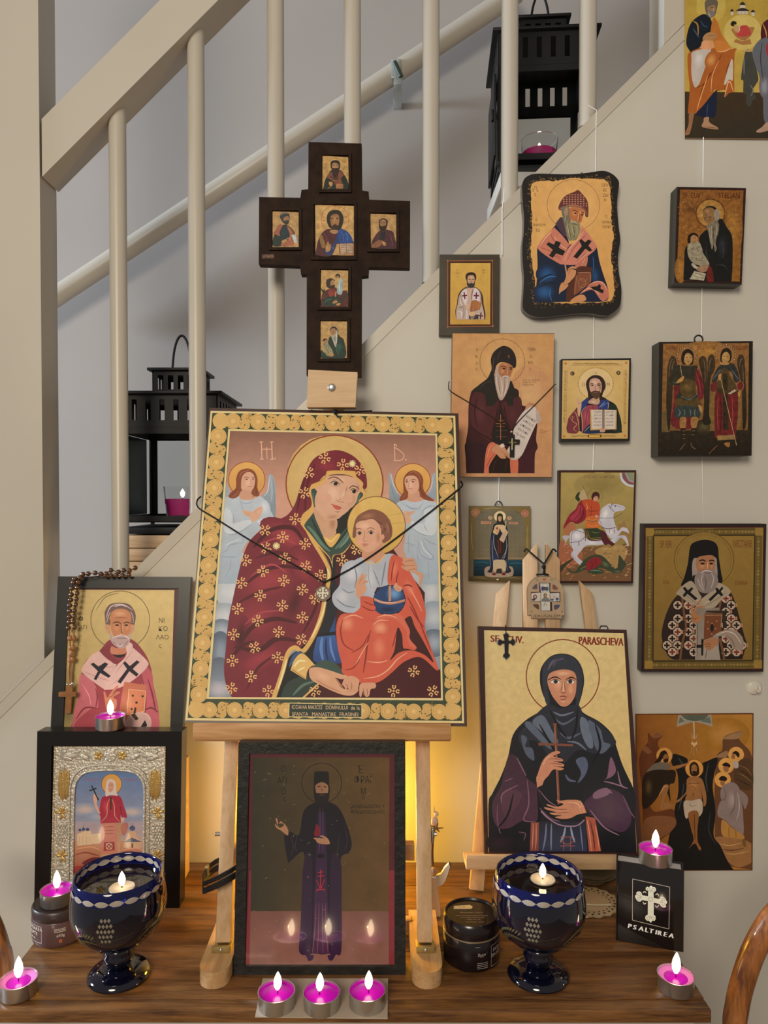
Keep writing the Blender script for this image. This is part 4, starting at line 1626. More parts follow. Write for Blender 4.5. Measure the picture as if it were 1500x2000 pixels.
ar.draw('''
# halo of the mother
e cdb070>c0a05c 797,420 243
r d4b878>c6a868 760,380 200,200
o 8a4426 7 797,420 241
# red veil, shaded side and lit side
p 451a1e 690,600 930,560 1060,700 1180,880 1245,960 1240,1180 1300,1330 1322,1345 1324,1484 470,1484 640,1250 740,1000
f 722530 800,252 700,290 652,370 622,450 600,520 562,575 500,605 430,650 372,710 336,800 312,900 290,1000 270,1100 256,1250 248,1350 262,1430 290,1483! 482,1483! 505,1430 530,1350 560,1262 605,1225 640,1240 690,1170 725,1080 745,1000 768,900 772,850 740,780 690,700 636,600! 690,540 680,470 710,420 770,368 900,380! 940,450! 958,430 945,350 890,282
r 9a3a42>722530 560,680 150,70 30
r 96363e>722530 470,900 170,90 -20
r 8e323a>722530 420,1080 130,110 40
r 94343e>722530 430,1290 140,60 -30
r 8a303a>722530 760,330 70,40
r 93363f>722530 640,830 70,110 -25
r 3e141a>722530 330,1180 40,110 10
r 4a161e>722530 600,1010 50,120 20
s 4a161e 22 395,735 480,650 590,640 650,720
s 4a161e 18 340,930 450,850 560,830 690,860
s 48161e 24 330,1215 390,1130 500,1090 610,1110
s 541a22 16 300,1020 420,960 540,930
s 48161e 26 300,1230 420,1245 510,1190 610,1200
s 541a22 14 400,790 520,760 620,800
s 541a22 12 660,360 630,460 610,560
s 541a22 12 700,320 660,430 650,560
s 48161e 18 270,1310 330,1230 400,1200
s 541a22 14 360,1440 420,1330 520,1260
s 48161e 14 640,1160 700,1040 730,930
s a8444c 9 420,720 520,690 610,720
s a8444c 9 380,880 480,820 560,860
s a0404a 9 350,1120 430,1060 540,1050
# inside of the mantle below
f 1a1a1c 560,1300 620,1240 700,1180 790,1160 810,1330 840,1370 700,1430 520,1483! 500,1483!
f 22304a>2c4e86 720,1180! 735,1040 770,930 800,990 800,1160! 
f 1d2026 750,830 800,790 800,900 830,960 800,1080 760,1170 720,1170 745,1000
f 3a5c94>2a447a 710,1180! 800,1170! 830,1290 830,1310 740,1310 690,1290
s 5c80b4 16 735,1180 730,1240 740,1300
s 5c80b4 12 775,1180 780,1240 800,1300
s 1c2c50 10 755,1180 755,1250 765,1300
l 15161a 14 700,1170 800,1160
# gold edging of the mantle
k d0a860 22 640,600 690,700 745,790 770,850 765,910 750,990 730,1080 690,1180 640,1250 600,1232 565,1262 540,1350 510,1440 495,1483
k 7a5224 3 655,620 700,700 757,795 780,850 775,920 760,990 742,1085 700,1185 645,1265 605,1250
s f0d89a 9 760,960 742,1050 715,1120 680,1190
s f0d89a 10 560,1290 540,1360 515,1440
s f0d89a 8 760,840 770,870 765,905
# green lining over the lower sleeve
f 3a5046 690,1330 740,1295 800,1310 835,1350 830,1370 740,1345
f 2e3c36 530,1483! 560,1410 650,1370 720,1390 700,1420 640,1483!
s 56705e 14 590,1470 640,1420 700,1400
l d0a860 9 640,1483 720,1410
# cuff and hand
f 3a5478 570,1330 590,1270 625,1250 640,1265 600,1300
f d6b068 578,1345! 600,1290 640,1262 700,1320! 668,1340 655,1392! 
s f2dca0 10 595,1330 620,1300 655,1300
s f2dca0 8 610,1350 650,1330
l 8a6028 3 585,1340 650,1385
k 8a6028 3 692,1318 665,1345 655,1392
f cf9f7c 672,1340 710,1330 770,1345 830,1365 865,1372 855,1385 830,1390 800,1380! 830,1430 870,1440 905,1430 915,1445 890,1468 850,1470 790,1450 730,1420 680,1390
s b07a58 8 800,1380 820,1410 840,1432
s b98560 8 700,1390 760,1425 830,1455
r dcae8c>cf9f7c 740,1375 50,25 20
''')

# face and veil, traced from a closer look
ar.crop = (560, 850, 6.25)
ar.draw('''
f d0a55c 490,438! 640,430 840,440! 850,500 905,548 937,592! 930,640! 962,686! 945,760 905,830! 905,920 850,975! 830,1100 800,1290 700,1440 575,1475 560,1625! 520,1500 400,1370 240,1180 165,1080! 190,970 290,880 300,800 268,690 300,600! 400,560 470,510!
k 7a4422 6 300,600 400,560 470,510 490,438 640,430 840,440 850,500 905,548 937,592 930,640 962,686
k 7a4422 6 165,1080 190,970 290,880 300,800 268,690 300,600
f 35493f 345,650 300,690 318,790 335,900 315,960 230,1070 220,1120 300,1220 430,1380 520,1480 550,1540 570,1465 690,1430 815,1265 835,1100 840,900 870,810 930,740 900,690 700,600
f 20221e 590,1030 700,960 800,860 850,780 840,900 830,960 800,1040 650,1210 600,1190
s 5c7a68 40 250,1110 320,1180 430,1330 530,1420
s 54705f 46 820,1020 780,1150 680,1300 590,1390
s 6c8a78 22 800,1120 740,1270 640,1380
s 22302a 26 300,1000 360,1140 450,1290 540,1390
s 22302a 22 830,1000 740,1160 640,1290 560,1370
s 4e6c5a 22 900,720 870,800 840,880
s 4e6c5a 20 320,700 325,790 335,860
f c39a77 330,880 345,1000 395,1120 450,1240 500,1265 560,1240 605,1190 585,1100 600,1010 480,940
r a87a5a>c39a77 560,1080 60,110
f d2a95c 445,1240 520,1262 625,1200 650,1235 540,1372
s f0d080 14 470,1250 540,1300 620,1220
f cda283 500,500 560,482 700,480 820,520 880,600 892,680 855,770 805,855 745,930 665,990 590,1030 500,1022 420,975 352,885 345,770 370,690 345,652 400,622 475,560
f 6e4c3c 500,500! 560,480 700,478 825,515! 800,512 700,492 560,496
r dcb596>cda283 560,720 150,170
r dcb596>cda283 640,540 110,45 12
r b98a6c>cda283 790,800 60,110 30
r b08468>cda283 870,640 36,80
r d4a084>cda283 470,770 80,70
r d2a083>cda283 770,780 40,50
r b58768>cda283 560,1000 110,40 -10
s 5e4030 15 500,540 570,512 640,535 695,590
s 5e4030 14 755,655 800,622 850,632 888,668
f bfa58c 535,592 590,566 645,602 600,622
f bfa58c 775,678 820,662 860,690 820,716
e 3a2418 598,594 25,23
e 3a2418 822,688 24,25
e 120c0a 598,592 12
e 120c0a 822,686 12
s 38221a 10 525,592 590,560 652,606
s 38221a 10 768,676 820,654 868,692
s b48a6c 6 540,605 600,628 645,612
s a87c60 8 560,545 610,540 670,590
s a0705a 13 738,625 715,700 672,770 640,790
s a0705a 10 605,790 640,812 700,822
r dcb89c>cda283 690,720 22,70 20
s a84a40 12 538,842 600,862 672,884
f b85a4c 556,850 610,866 668,886 635,914 590,900
s 9a6a54 9 590,930 620,940 650,930
''')
# gold motifs on the veil
ar.crop = (340, 780, 2.5424)


def motif(ar, x, y, s, rot, c='dcb070'):
    for k in range(4):
        a = rot + k * pi / 2
        cx, cy = x + cos(a) * s * .66, y + sin(a) * s * .66
        pts = []
        for j in range(9):
            b = a + pi * (.3 + 1.4 * j / 8)
            pts.append((cx + cos(b) * s * .25, cy + sin(b) * s * .25))
        ar.stroke(pts, s * .2, c)
        for e in (0, 8):
            ar.draw('e %s %.1f,%.1f %.1f' % (c, pts[e][0], pts[e][1], s * .13))
    ar.draw('e %s %.1f,%.1f %.1f' % (c, x, y, s * .17))


for x, y, r in ((748, 292, .3), (838, 325, .1), (925, 350, .5), (668, 365, .6), (648, 465, .4), (602, 595, .2), (540, 684, .1), (455, 738, .5), (650, 718, .3), (550, 790, .2), (356, 800, .2), (655, 830, .4), (442, 853, 0), (545, 900, .2),
                (335, 912, .3), (727, 875, .1), (638, 945, .3), (428, 975, .1), (538, 1025, .3), (316, 1040, .2), (638, 1083, .2), (416, 1100, .1), (520, 1155, .3), (296, 1168, .2), (400, 1232, .5), (632, 1192, .6),
                (514, 1282, .2), (290, 1298, 0), (382, 1376, .1), (468, 1448, .2), (285, 1435, .3), (835, 800, .2), (1190, 1350, .3), (1090, 1448, .1), (1285, 1448, .5), (700, 1448, .4), (905, 745, .6), (452, 650, .8), (700, 990, .4)):
    motif(ar, x, y, 31, r)
for x, y in ((885, 320), (508, 728)):
    for k in range(12):
        a = k * pi / 6
        ar.stroke([(x, y), (x + 18 * cos(a), y + 18 * sin(a))], 4, 'f0dca0', False)

# the child
ar.crop = (640, 960, 4.7625)
ar.draw('''
e d4b468>c8a250 452,318 272
o 6e4022 6 452,318 270
l a88a48 3 500,240 700,200
l a88a48 3 560,300 715,290
f d2a95c 258,130! 300,110! 312,190 270,230 250,190
f c39070 340,530 500,430 512,560 545,592 470,652 380,660 322,622
f a8b0b8 320,612 380,662 470,656 535,585 625,592 585,700 562,800 552,880 440,900 430,992 312,978 300,1100 200,1132 110,1100 52,1040 45,960 110,870 120,760 170,680 250,640
r c8ccd0>a8b0b8 230,760 110,120
r c4c8cc>a8b0b8 140,980 80,90
r c0c6ca>a8b0b8 400,800 70,160
s 808a94 14 250,700 270,800 250,900
s 808a94 12 130,900 190,940 250,930
s 78828c 12 80,1000 160,1060 260,1080
s 8c96a0 8 380,680 378,780 400,900
s 78828c 10 420,720 460,820 490,900
s 7a848e 14 540,650 520,760 500,880
k dcb060 9 318,622 380,664 470,658 538,582
f c65a44 600,592 692,622 722,642 762,740 832,870 882,980 912,1130 905,1270 970,1480 1026,1640 1008,1660 900,1562 820,1540 700,1592 600,1682 500,1760 400,1792 320,1790 262,1742 140,1692 130,1600 100,1480 80,1330 86,1220 130,1142 230,1132 300,1080 315,980 430,1000 470,1130 640,1140 720,1040 702,940 620,880 562,860 562,720
r dc8a68>c65a44 180,1230 90,90
r e09672>c65a44 490,1270 90,80
r d87c5e>c65a44 480,1450 80,130
r d8785c>c65a44 620,720 40,110 10
r d87a5e>c65a44 760,900 50,110 -25
f 3e1c1c 648,1270 690,1330 702,1450 735,1462 820,1470 765,1370 742,1290 700,1215 770,1160 812,1260 905,1420 985,1590 900,1520 780,1478 660,1500 580,1572 622,1470
f cc6850 440,1180 520,1140 620,1130 690,1160 740,1240 765,1300 762,1370 820,1440 822,1462 770,1440 740,1380 735,1310 690,1240 640,1200 560,1175 480,1200 
s 8a3028 14 140,1190 120,1300 150,1420 240,1480
s 8a3028 16 400,1290 372,1400 352,1560 330,1690
s 8a3028 12 220,1500 320,1440 380,1330
s 8a3028 12 160,1660 240,1640 300,1560
s 8a3028 10 600,1450 615,1400 640,1300
s 8a3028 12 310,1060 380,1100 450,1110
s 8a3028 10 330,1020 400,1050 440,1060
s 7a2a24 14 700,880 750,870 790,890
s 8a3028 14 740,980 800,1090 860,1230
s 8a3028 12 620,640 600,740 590,840
s 8a3028 12 660,740 640,820 640,870
s 8a3028 14 760,1060 830,1180 900,1270
s 8a3028 12 850,1200 900,1330 960,1490
s eaa482 10 150,1180 240,1150 330,1180
s eaa482 10 420,1240 480,1200 570,1200
s eaa482 10 360,1580 480,1590 560,1570
s eaa482 12 330,1740 460,1720 560,1660 650,1560 740,1500
s eaa482 9 460,1170 560,1150 650,1180
s eaa482 9 260,1610 320,1500 380,1400
s eaa482 9 760,900 820,1000 880,1120
e 24406a 575,1008 147,133
r 6a98c4>24406a 620,950 90,80
r 16243c>24406a 560,1100 120,40
k b8846a 22 430,1000 500,1030 600,1040 720,1012
l b8846a 24 578,860 578,1020
s dcb094 7 440,1004 520,1032 640,1032
o 141c30 5 575,1008 147,133
f cb9878 262,960! 262,860 300,790 325,760 335,790 320,830 350,770 362,780 345,830 378,830 368,850 345,860 362,900 350,940 320,970 290,1000
s a87050 5 290,860 310,820 330,780
s a87050 5 330,860 350,840 372,836
f cb9878 612,880 640,850 650,870 690,895 680,925 650,930 620,905
s a06c50 5 625,890 650,905 670,915
# far hand of the mother at the child's shoulder
f c39272 690,600 700,570 715,575 725,620! 760,620 800,620 810,650 832,690 830,740 880,760 885,800 860,880 845,870 850,800 790,750 740,740 690,710 690,690 720,690 690,660 700,645
s 9a6a4c 6 700,660 750,645 800,640
s 9a6a4c 6 700,700 760,690 820,690
s 9a6a4c 6 740,735 800,720 830,730
# feet
f cb9878 135,1790 165,1730 230,1715 290,1750 290,1800 270,1850 210,1860 190,1830 170,1840 150,1810
f cb9878 298,1800 340,1780 430,1780 450,1800 440,1830 400,1840 385,1900 350,1905 330,1860 310,1910 295,1890
s 8e5c42 6 165,1790 185,1810 180,1835
s 8e5c42 6 215,1770 225,1810 215,1850
s 8e5c42 6 330,1830 335,1870 330,1900
s 8e5c42 6 365,1830 370,1870 365,1900
# head of the child
f 7e5340 232,425 240,330 270,240 340,188 420,166 520,200 582,280 602,370 585,440 520,485! 500,440 480,330 430,262 340,275 285,330 262,420
r a06e52>7e5340 370,230 90,40 -10
r 966650>7e5340 560,330 30,80
s 5c3a2c 8 440,270 500,300 470,340
s 5c3a2c 8 470,330 540,350 500,390
s a87860 7 460,300 510,330 490,370
s 5c3a2c 8 540,260 580,330 590,420
f cf9f80 264,400 280,320 340,272 425,262 485,320 500,400 492,470 442,540 390,566 335,552 288,492
r deb294>cf9f80 340,320 80,50
r dc9c84>cf9f80 300,470 34,30
r dc9c84>cf9f80 430,480 44,36
r b5835f>cf9f80 470,430 30,80
f cf9578 500,410 520,400 528,430 505,455
f c4ab94 272,396 295,376 320,394 296,404
f c4ab94 375,390 402,368 430,388 402,400
e 2a1a14 297,391 14,13
e 2a1a14 404,386 15,14
s 4a2e22 6 268,394 295,372 322,392
s 4a2e22 6 370,388 402,364 434,386
s 8a5c46 8 262,358 290,345 318,355
s 8a5c46 8 365,352 400,338 440,356
s b07c60 8 345,370 338,430 326,455
s a06a52 6 326,458 345,464 366,458
s a8554a 8 318,492 345,490 382,492
r b86a5c>c8907a 348,505 24,9
''')

ar.crop = (340, 780, 2.5424)
ar.draw('''
p d8c68c 182,57 1396,82 1298,179 278,157
p d8c68c 1396,82 1440,1608 1326,1484 1297,179
p d8c68c 1440,1608 56,1594 174,1478 1326,1484
p d8c68c 56,1594 182,57 279,157 174,1478
p 3a4632 190,68 1386,93 1307,170 271,147
p 3a4632 1386,93 1430,1597 1335,1495 1306,170
p 3a4632 1430,1597 68,1582 161,1487 1335,1495
p 3a4632 68,1582 190,68 270,147 161,1487
''')
border_strip(ar, (232, 108), (1345, 130), 9, 39)
border_strip(ar, (225, 120), (118, 1530), 11, 41)
border_strip(ar, (1346, 140), (1386, 1540), 11, 39)
border_strip(ar, (112, 1541), (1380, 1552), 10, 39)
ar.draw('''
e cda965 232,108 40
e cda965 1345,130 38
e cda965 112,1541 41
e cda965 1384,1551 40
''')
# lettering
ar.crop = (340, 780, 2.5424)
ar.draw('''
l dfae90 5 433,212 437,297
l dfae90 5 485,212 488,297
l dfae90 4 436,248 487,248
l dfae90 4 460,238 462,297
l dfae90 4 424,213 442,211
l dfae90 4 476,213 494,211
l dfae90 4 427,298 446,297
l dfae90 4 478,298 497,297
e dfae90 502,294 4
l dfae90 4 1093,222 1097,303
k dfae90 4 1092,222 1104,228 1102,235
k dfae90 4 1097,240 1125,258 1142,280 1128,302 1090,304
e dfae90 1150,300 4
p 2f3a30 572,1508 932,1516 932,1580 570,1576
l d8c68c 4 572,1508 932,1516 932,1580 570,1576 572,1508
''')
for s, x, y, w_ in (('IСОАНА МАІСІІ', 584, 1537, 152), ('DОМNULUI', 752, 1539, 110), ('de la', 876, 1541, 46), ('SFANTA', 586, 1571, 80), ('MANASTIRE', 684, 1572, 120), ('FRASINEI', 820, 1573, 94)):
    wd = glyphs(s)[1] * 19
    ar.text(s, x, y, 19, 'd8b890', 0.01, w_ / wd)
BIGPAINT = paint('icon_print_satin', 0.5, 0.0, 0.12, 0.06, 90, spec=0.2)
ar.build('painting', BIGPAINT)

# ================================================================ framed icons standing on the table
GI = (1.3, 1.33, 1.5)
SATIN = paint('icon_paint_satin', 0.42, 0.15, 0.1, 0.08, 90, spec=0.3)
GLOSS = paint('icon_paint_glossy', 0.3, 0.6, 0.05, 0.10, 70, spec=0.5)
MATTE = paint('icon_paint_matte', 0.6, 0.0, 0.1, 0.10, 80, spec=0.2)
AGED = paint('icon_paint_aged', 0.5, 0.0, 0.1, 0.35, 160, 0.2, 350, spec=0.25)
GRAINY = paint('icon_paint_canvas', 0.34, 0.35, 0.16, 0.10, 120, 0.35, 900, spec=0.4)

# ---- bald bishop in pink, black frame
P = Panel('framed_icon', 'black-framed icon of a bald bishop in pink robe, rosary draped over it', 'icon', ((115.5, 1126), (374, 1127), (354, 1490), (98, 1490)), 1.016, 1.062)
NIC = P
P.board('backing', 0.008, BLACKF, 0.001, 0.002)
P.frame('frame', 0.0165, 0.008, 0.004, BLACKF, 0.003)
ar = Art(P, (60, 1090, 4.4118), GI)
ar.draw('''
p 4a2228 300,243 1272,243 1230,1720 240,1720
m 0.15
p b8a068>a08a52 315,272 1238,276 1195,1700 255,1700
m 0
r 5a5238>a08a52 320,1250 110,300
o 3a2416 5 772,535 254,252
s 8a7a48 10 560,460 640,340 760,300
f 83343c>a4424a 440,985 480,880 590,800 690,700 870,700 990,830 1040,960 1060,1100 1100,1300 1110,1480 1110,1600 340,1600 360,1420 400,1250 420,1100
f b0525c>c06068 940,900 1040,980 1060,1120 1100,1320 1100,1480 980,1480 1000,1200
f c06a70>b2585e 430,1000 560,1100 580,1290 520,1300 400,1400 360,1480 370,1350 410,1180
s 7a2c34 14 590,1300 470,1290 390,1390
s 7a2c34 12 560,1120 575,1200 560,1290
s e08a8c 9 440,1080 500,1180 520,1270
s 7a2c34 14 1010,1040 1050,1180 1080,1330
s 7a2c34 14 960,1320 1040,1290 1100,1330
s e8a0a0 10 960,1080 990,1180 970,1280
f d0a89c 590,800! 510,850 440,960 470,1010 560,1080 640,1135! 700,1040 740,915! 660,870
f d4aca0 850,740! 880,770 990,870 1010,930 900,1040 760,1120 640,1135! 640,1110 740,930 820,840
s a87468 5 500,900 600,930 720,940
s a87468 5 470,980 560,1020 680,1060
s a87468 5 960,880 860,960 700,1090
s a87468 5 880,800 800,900 740,980
f 7c3038 690,740! 600,800 660,860 740,915 830,840! 760,880 690,830
p 20181c 690,820 740,835 815,822 812,845 770,860 730,850
f bc7858 695,760 740,775 820,765 815,822 740,832 690,818
f d4b0a4 820,760! 850,725 880,760 830,835!
p 1c1a22 518,915 540,900 585,935 640,898 668,912 625,965 690,1015 672,1032 600,990 565,1052 543,1042 580,975
p 1c1a22 795,905 815,890 855,930 915,880 938,895 880,955 930,1000 912,1022 850,975 775,1082 748,1066 830,955
f 6c5048 640,520 640,460 680,400 760,385 850,400 900,470 902,540 880,600 850,560 860,500 690,500 690,560 655,610
s c8b4ac 9 650,520 690,420 790,400 880,450
s b4a096 8 655,560 670,500 690,460
s b4a096 8 885,560 880,500 860,460
s d0c0b8 8 720,420 780,405 830,420
f c08a66 640,580 680,580 690,660 660,640
f c08a66 892,580 860,580 850,660 880,640
f b87850 688,560 690,480 740,440 810,440 860,480 866,570 850,650 800,690 740,690 700,640
r d09870>b87850 770,480 70,40
r c8885e>b87850 740,600 34,34
r c8885e>b87850 830,600 28,34
s 3a2418 10 705,562 745,550 780,566
s 3a2418 10 800,562 830,552 862,564
e 2a1a12 745,578 15,8
e 2a1a12 824,578 15,8
s 7c4a34 8 778,560 782,630 790,650
s dca880 6 792,570 796,640
s 8a5238 6 720,520 780,512 840,520
f b0948c 680,650 720,680 770,660 790,655 820,675 860,650 850,730 810,770 770,778 720,750 685,700
s d4beb6 9 700,690 750,670 790,660
s d4beb6 9 795,662 830,680 850,700
s 7c5a50 6 740,690 790,690 830,692
s 7c5a50 6 710,720 750,750 780,740
s 7c5a50 6 790,760 820,740 840,710
s d4beb6 8 730,730 770,760 810,740
f c07c5c 640,1230 628,1160 640,1150 660,1200 690,1160 740,1100 755,1110 700,1175 745,1150 770,1160 710,1200 740,1220 735,1290 690,1330 650,1290
s 7c4630 5 660,1200 700,1190 740,1160
f b86a50 808,1065! 960,1090 1000,1100 990,1250! 960,1350 800,1380! 760,1350! 790,1150
p c87a54 845,1130 990,1145 980,1320 830,1350
l e0b890 4 845,1130 990,1145 980,1320 830,1350 845,1130
e 3a2018 880,1185 10
e 3a2018 912,1245 11
e 3a2018 870,1300 10
e 3a2018 965,1190 10
f c8a094 820,1400 880,1340 960,1325 1030,1370 1040,1440 1010,1520 840,1520
p 1a1a20 865,1350 895,1335 930,1385 905,1400
p 1a1a20 895,1285 912,1290 905,1340 885,1335
p 1a1a20 950,1450 985,1395 1005,1440 975,1480
s d8b8ac 8 960,1330 1010,1350 1030,1400
t 3a2c1c 34 416,536 ὁ
t 3a2c1c 34 408,612 ἍΓΙ
t 3a2c1c 34 412,684 ο
t 3a2c1c 34 406,752 ς
t 3a2c1c 40 1100,556 ΝΙ
t 3a2c1c 40 1098,628 ΚΌ
t 3a2c1c 38 1078,700 ΛΑΟ
t 3a2c1c 36 1102,772 ς
''')
ar.text('ο', 416, 540, 48, '3a2c1c')
ar.build('painting', SATIN)

bm = nb()
zr = (P.M @ Vector((0, 0, 0))).z
box(bm, (-0.43, 1.006, 0.0005), (-0.28, 1.06, zr - 0.004), bev=0.002)
tag(link_mesh('riser_block', bm, PINE, None, 40), 'plain wooden riser standing behind the deep black frame', 'block')

# ---- standing martyr in red with silver relief surround, deep black frame
P = Panel('framed_icon', 'deep black frame with embossed silver surround and a small saint in red holding a cross', 'icon', ((75.5, 1427), (357, 1427), (352.5, 1770.5), (69.5, 1768.5)), 0.968, 0.983)
FIL = P
P.board('backing', 0.02, BLACKF, 0.001, 0.002)
P.frame('frame', 0.0195, 0.021, 0.004, mat('black_satin_frame', (0.008, 0.006, 0.006), 0.28), 0.0018)
L = lambda x, y: P.loc(60 + x / 4.4118, 1400 + y / 4.4118)
SILV = mat('embossed_silver', (0.72, 0.67, 0.58), 0.3, 0.55, bump=0.9, bscale=320, noise=0.25, nscale=200)
GOLDR = mat('gilded_relief', (0.62, 0.42, 0.15), 0.3, 0.6, bump=0.4, bscale=500)
# silver sheet with an arched opening
out = [L(x, y) for x, y in ((205, 240), (1165, 238), (1150, 1480), (175, 1480))]
inn = [L(x, y) for x, y in ((365, 1360), (375, 700), (385, 590), (420, 520), (500, 470), (690, 455), (870, 468), (945, 515), (980, 590), (985, 700), (975, 1360))]
bm = nb()
vo = [bm.verts.new((p.x, p.y, 0.0012)) for p in out]
vi = [bm.verts.new((p.x, p.y, 0.0006)) for p in inn]
bm.faces.new([vo[3], vo[0], vi[3], vi[2], vi[1], vi[0]])
bm.faces.new([vo[0], vo[1], vi[7], vi[6], vi[5], vi[4], vi[3]])
bm.faces.new([vo[1], vo[2], vi[10], vi[9], vi[8], vi[7]])
bm.faces.new([vo[2], vo[3], vi[0], vi[10]])
riza = link_mesh('silver_surround', bm, SILV, P.root, label='embossed silver metal surround')


def relief(name, pts, r, m, closed=False, n=8):
    bm = nb()
    tube(bm, [(p.x, p.y, 0.0016) for p in pts], r, n, closed)
    return link_mesh(name, bm, m, riza, 70)


relief('arch_rope', smooth_path([(p.x, p.y, 0) for p in inn[1:-1]], 5), 0.0016, SILV)
a_, b_ = inn[0], inn[-1]
relief('arch_post', [inn[0], inn[1]], 0.0016, SILV)
relief('arch_post', [inn[-1], inn[-2]], 0.0016, SILV)
oin = [L(x, y) for x, y in ((330, 1400), (340, 700), (355, 560), (400, 480), (500, 425), (690, 412), (880, 425), (970, 480), (1010, 570), (1022, 700), (1010, 1400))]
relief('outer_rope', smooth_path([(p.x, p.y, 0) for p in oin], 5), 0.0013, SILV)
bm = nb()
for (x0, y0), (x1, y1), n in (((212, 250), (1158, 248), 44), ((212, 262), (196, 1470), 54), ((1160, 262), (1150, 1470), 54)):
    for k in range(n):
        p = L(x0 + (x1 - x0) * k / n, y0 + (y1 - y0) * k / n)
        k_ = bmesh.ops.create_icosphere(bm, subdivisions=1, radius=0.0013)
        for v in k_['verts']:
            v.co = Vector((v.co.x + p.x, v.co.y + p.y, v.co.z * 0.8 + 0.0014))
link_mesh('beaded_edge', bm, GOLDR, riza, 60, kind='stuff')


def blob(name, m, cs):
    bm = nb()
    for x, y, rx, ry, rot in cs:
        p = L(x, y)
        k_ = bmesh.ops.create_icosphere(bm, subdivisions=2, radius=1)
        for v in k_['verts']:
            a, b = v.co.x * rx / 4.41 * 0.00067, v.co.y * ry / 4.41 * 0.00067
            v.co = Vector((p.x + a * cos(rot) - b * sin(rot), p.y + a * sin(rot) + b * cos(rot), 0.0012 + v.co.z * 0.0016))
    return link_mesh(name, bm, m, riza, 60)


blob('rosette', SILV, [(688, 330, 60, 62, 0), (688, 330, 30, 30, 0)] + [(688 + 44 * cos(k), 330 + 44 * sin(k), 16, 12, -k) for k in [j * 0.785 for j in range(8)]])
for x in (588, 788):
    blob('small_rosette', GOLDR, [(x + 22 * cos(k * 1.257), 332 + 22 * sin(k * 1.257), 22, 16, -k * 1.257) for k in range(5)])
for sx, x in ((-1, 270), (1, 1095)):
    blob('wing', GOLDR, [(x + 30 * sx - 11 * k * sx * 1.2 - 10 * sx, 570 + (k % 3) * 12, 10, 150 - 10 * abs(k - 3), 0) for k in range(7)])
    blob('angel_relief', SILV, [(x + sx * -70, 330, 90, 34, -0.15 * sx), (x - sx * 40, 350, 60, 26, 0.3 * sx), (x - sx * 190, 340, 60, 24, 0.5 * sx), (x - sx * 130, 300, 50, 20, -0.5 * sx), (x - sx * 20, 300, 30, 26, 0)])
    for y in (825, 1195):
        blob('leaf_relief', GOLDR, [(x + 26 * cos(a), y - 30 * sin(a), 34, 13, a) for a in (0.3, 1.2, 2.1, 3.0, -0.9)] + [(x, y + 30, 12, 34, 0.4 * sx)])
    blob('grape_relief', SILV, [(x + (j - 1.5) * 24 + (i % 2) * 10, 930 + i * 26, 13, 13, 0) for i in range(7) for j in range(4 - (i > 4))])
ar = Art(P, (60, 1400, 4.4118), (1.1, 1.15, 1.3))
ar.draw('''
p 5a78a0>9a98a4 365,440 985,440 980,1000 370,1000
r c8b0a0>8c98ac 470,800 130,60
r c8b0a0>8c98ac 880,820 120,50
r b8a8a4>8c98ac 640,860 160,40
p a898a0>b89888 370,900 980,900 978,1080 368,1080
p c08a64>9c4634 368,1070 978,1070 975,1365 366,1365
s 8a3a2c 12 380,1190 480,1170 590,1200
s 8a3a2c 12 760,1180 860,1160 970,1190
s e0a070 9 390,1140 520,1120 600,1150
s e0a070 9 770,1150 900,1130 970,1150
f 6a2a2c 440,1260 540,1210 640,1230 620,1290 500,1280
f a83a34>7a2620 370,1290 540,1290 620,1330 600,1365 368,1365
p d8b890 400,1010 480,980 520,985 525,1100 400,1110
p d8b890 520,1010 600,1005 605,1090 520,1095
e 3a4a6c 425,975 14,12
e 3a4a6c 455,968 14,14
e 3a4a6c 490,970 16,14
l 3a3a50 3 455,960 455,930
l b08868 3 420,1030 420,1095
l b08868 3 450,1030 450,1095
l b08868 3 480,1030 480,1095
p cca078 840,990 905,985 905,1030 955,1070 960,1130 800,1130 800,1075 840,1035
p 4c5468 800,1080 870,1040 955,1076 
e 4a5470 876,960 26,22
l 30384c 3 876,960 876,915
p 6c4a34 868,1090 884,1090 884,1128 868,1128
e dca050 697,580 86,88
o 8a4a2c 4 697,580 86,88
f b4885c>c49870 620,900! 780,900! 770,1100 775,1230! 600,1245! 612,1050
f c47a64 612,920! 745,915! 748,1180! 605,1185!
s 8a4436 5 630,950 720,945
s 8a4436 5 628,980 724,975
s 8a4436 5 626,1010 724,1005
p 9a3c34 632,1080 722,1075 724,1150 628,1155
o e8c8a0 5 676,1115 26,26
l e8c8a0 4 650,1090 702,1142
l e8c8a0 4 702,1090 650,1142
l 8a5c40 4 620,1200 618,1240
l 8a5c40 4 650,1200 650,1240
l 8a5c40 4 690,1195 690,1238
l 8a5c40 4 730,1195 732,1236
f a8283c 600,750 620,690 690,680 770,685 800,760 830,860 790,870 775,840 776,910! 600,918! 600,860 590,830
r c84050>a8283c 650,780 40,70
s d89878 7 690,690 660,760 655,850 600,912
s d89878 7 690,690 720,760 725,850 770,905
p 50301c 682,690 700,690 696,800 684,800
s 701824 7 770,760 780,820 776,850
f dca888 540,680 556,665 578,680 570,750 600,830 580,820 550,760
f dca888 780,870 810,870 800,900 782,900
f b8705c 780,930 830,910 838,960 810,1020 780,1000
p 1c1a20 505,632 565,610 569,620 508,642
p 1c1a20 520,592 530,590 590,716 580,722
f d8c4b4 645,680 655,560 690,535 730,560 740,650 750,680 690,672
f d0987c 668,600 680,565 710,570 715,620 690,650 670,640
s 4a2c20 4 672,590 684,586
s 4a2c20 4 694,588 708,586
s 9a4c3c 4 680,628 696,628
''')
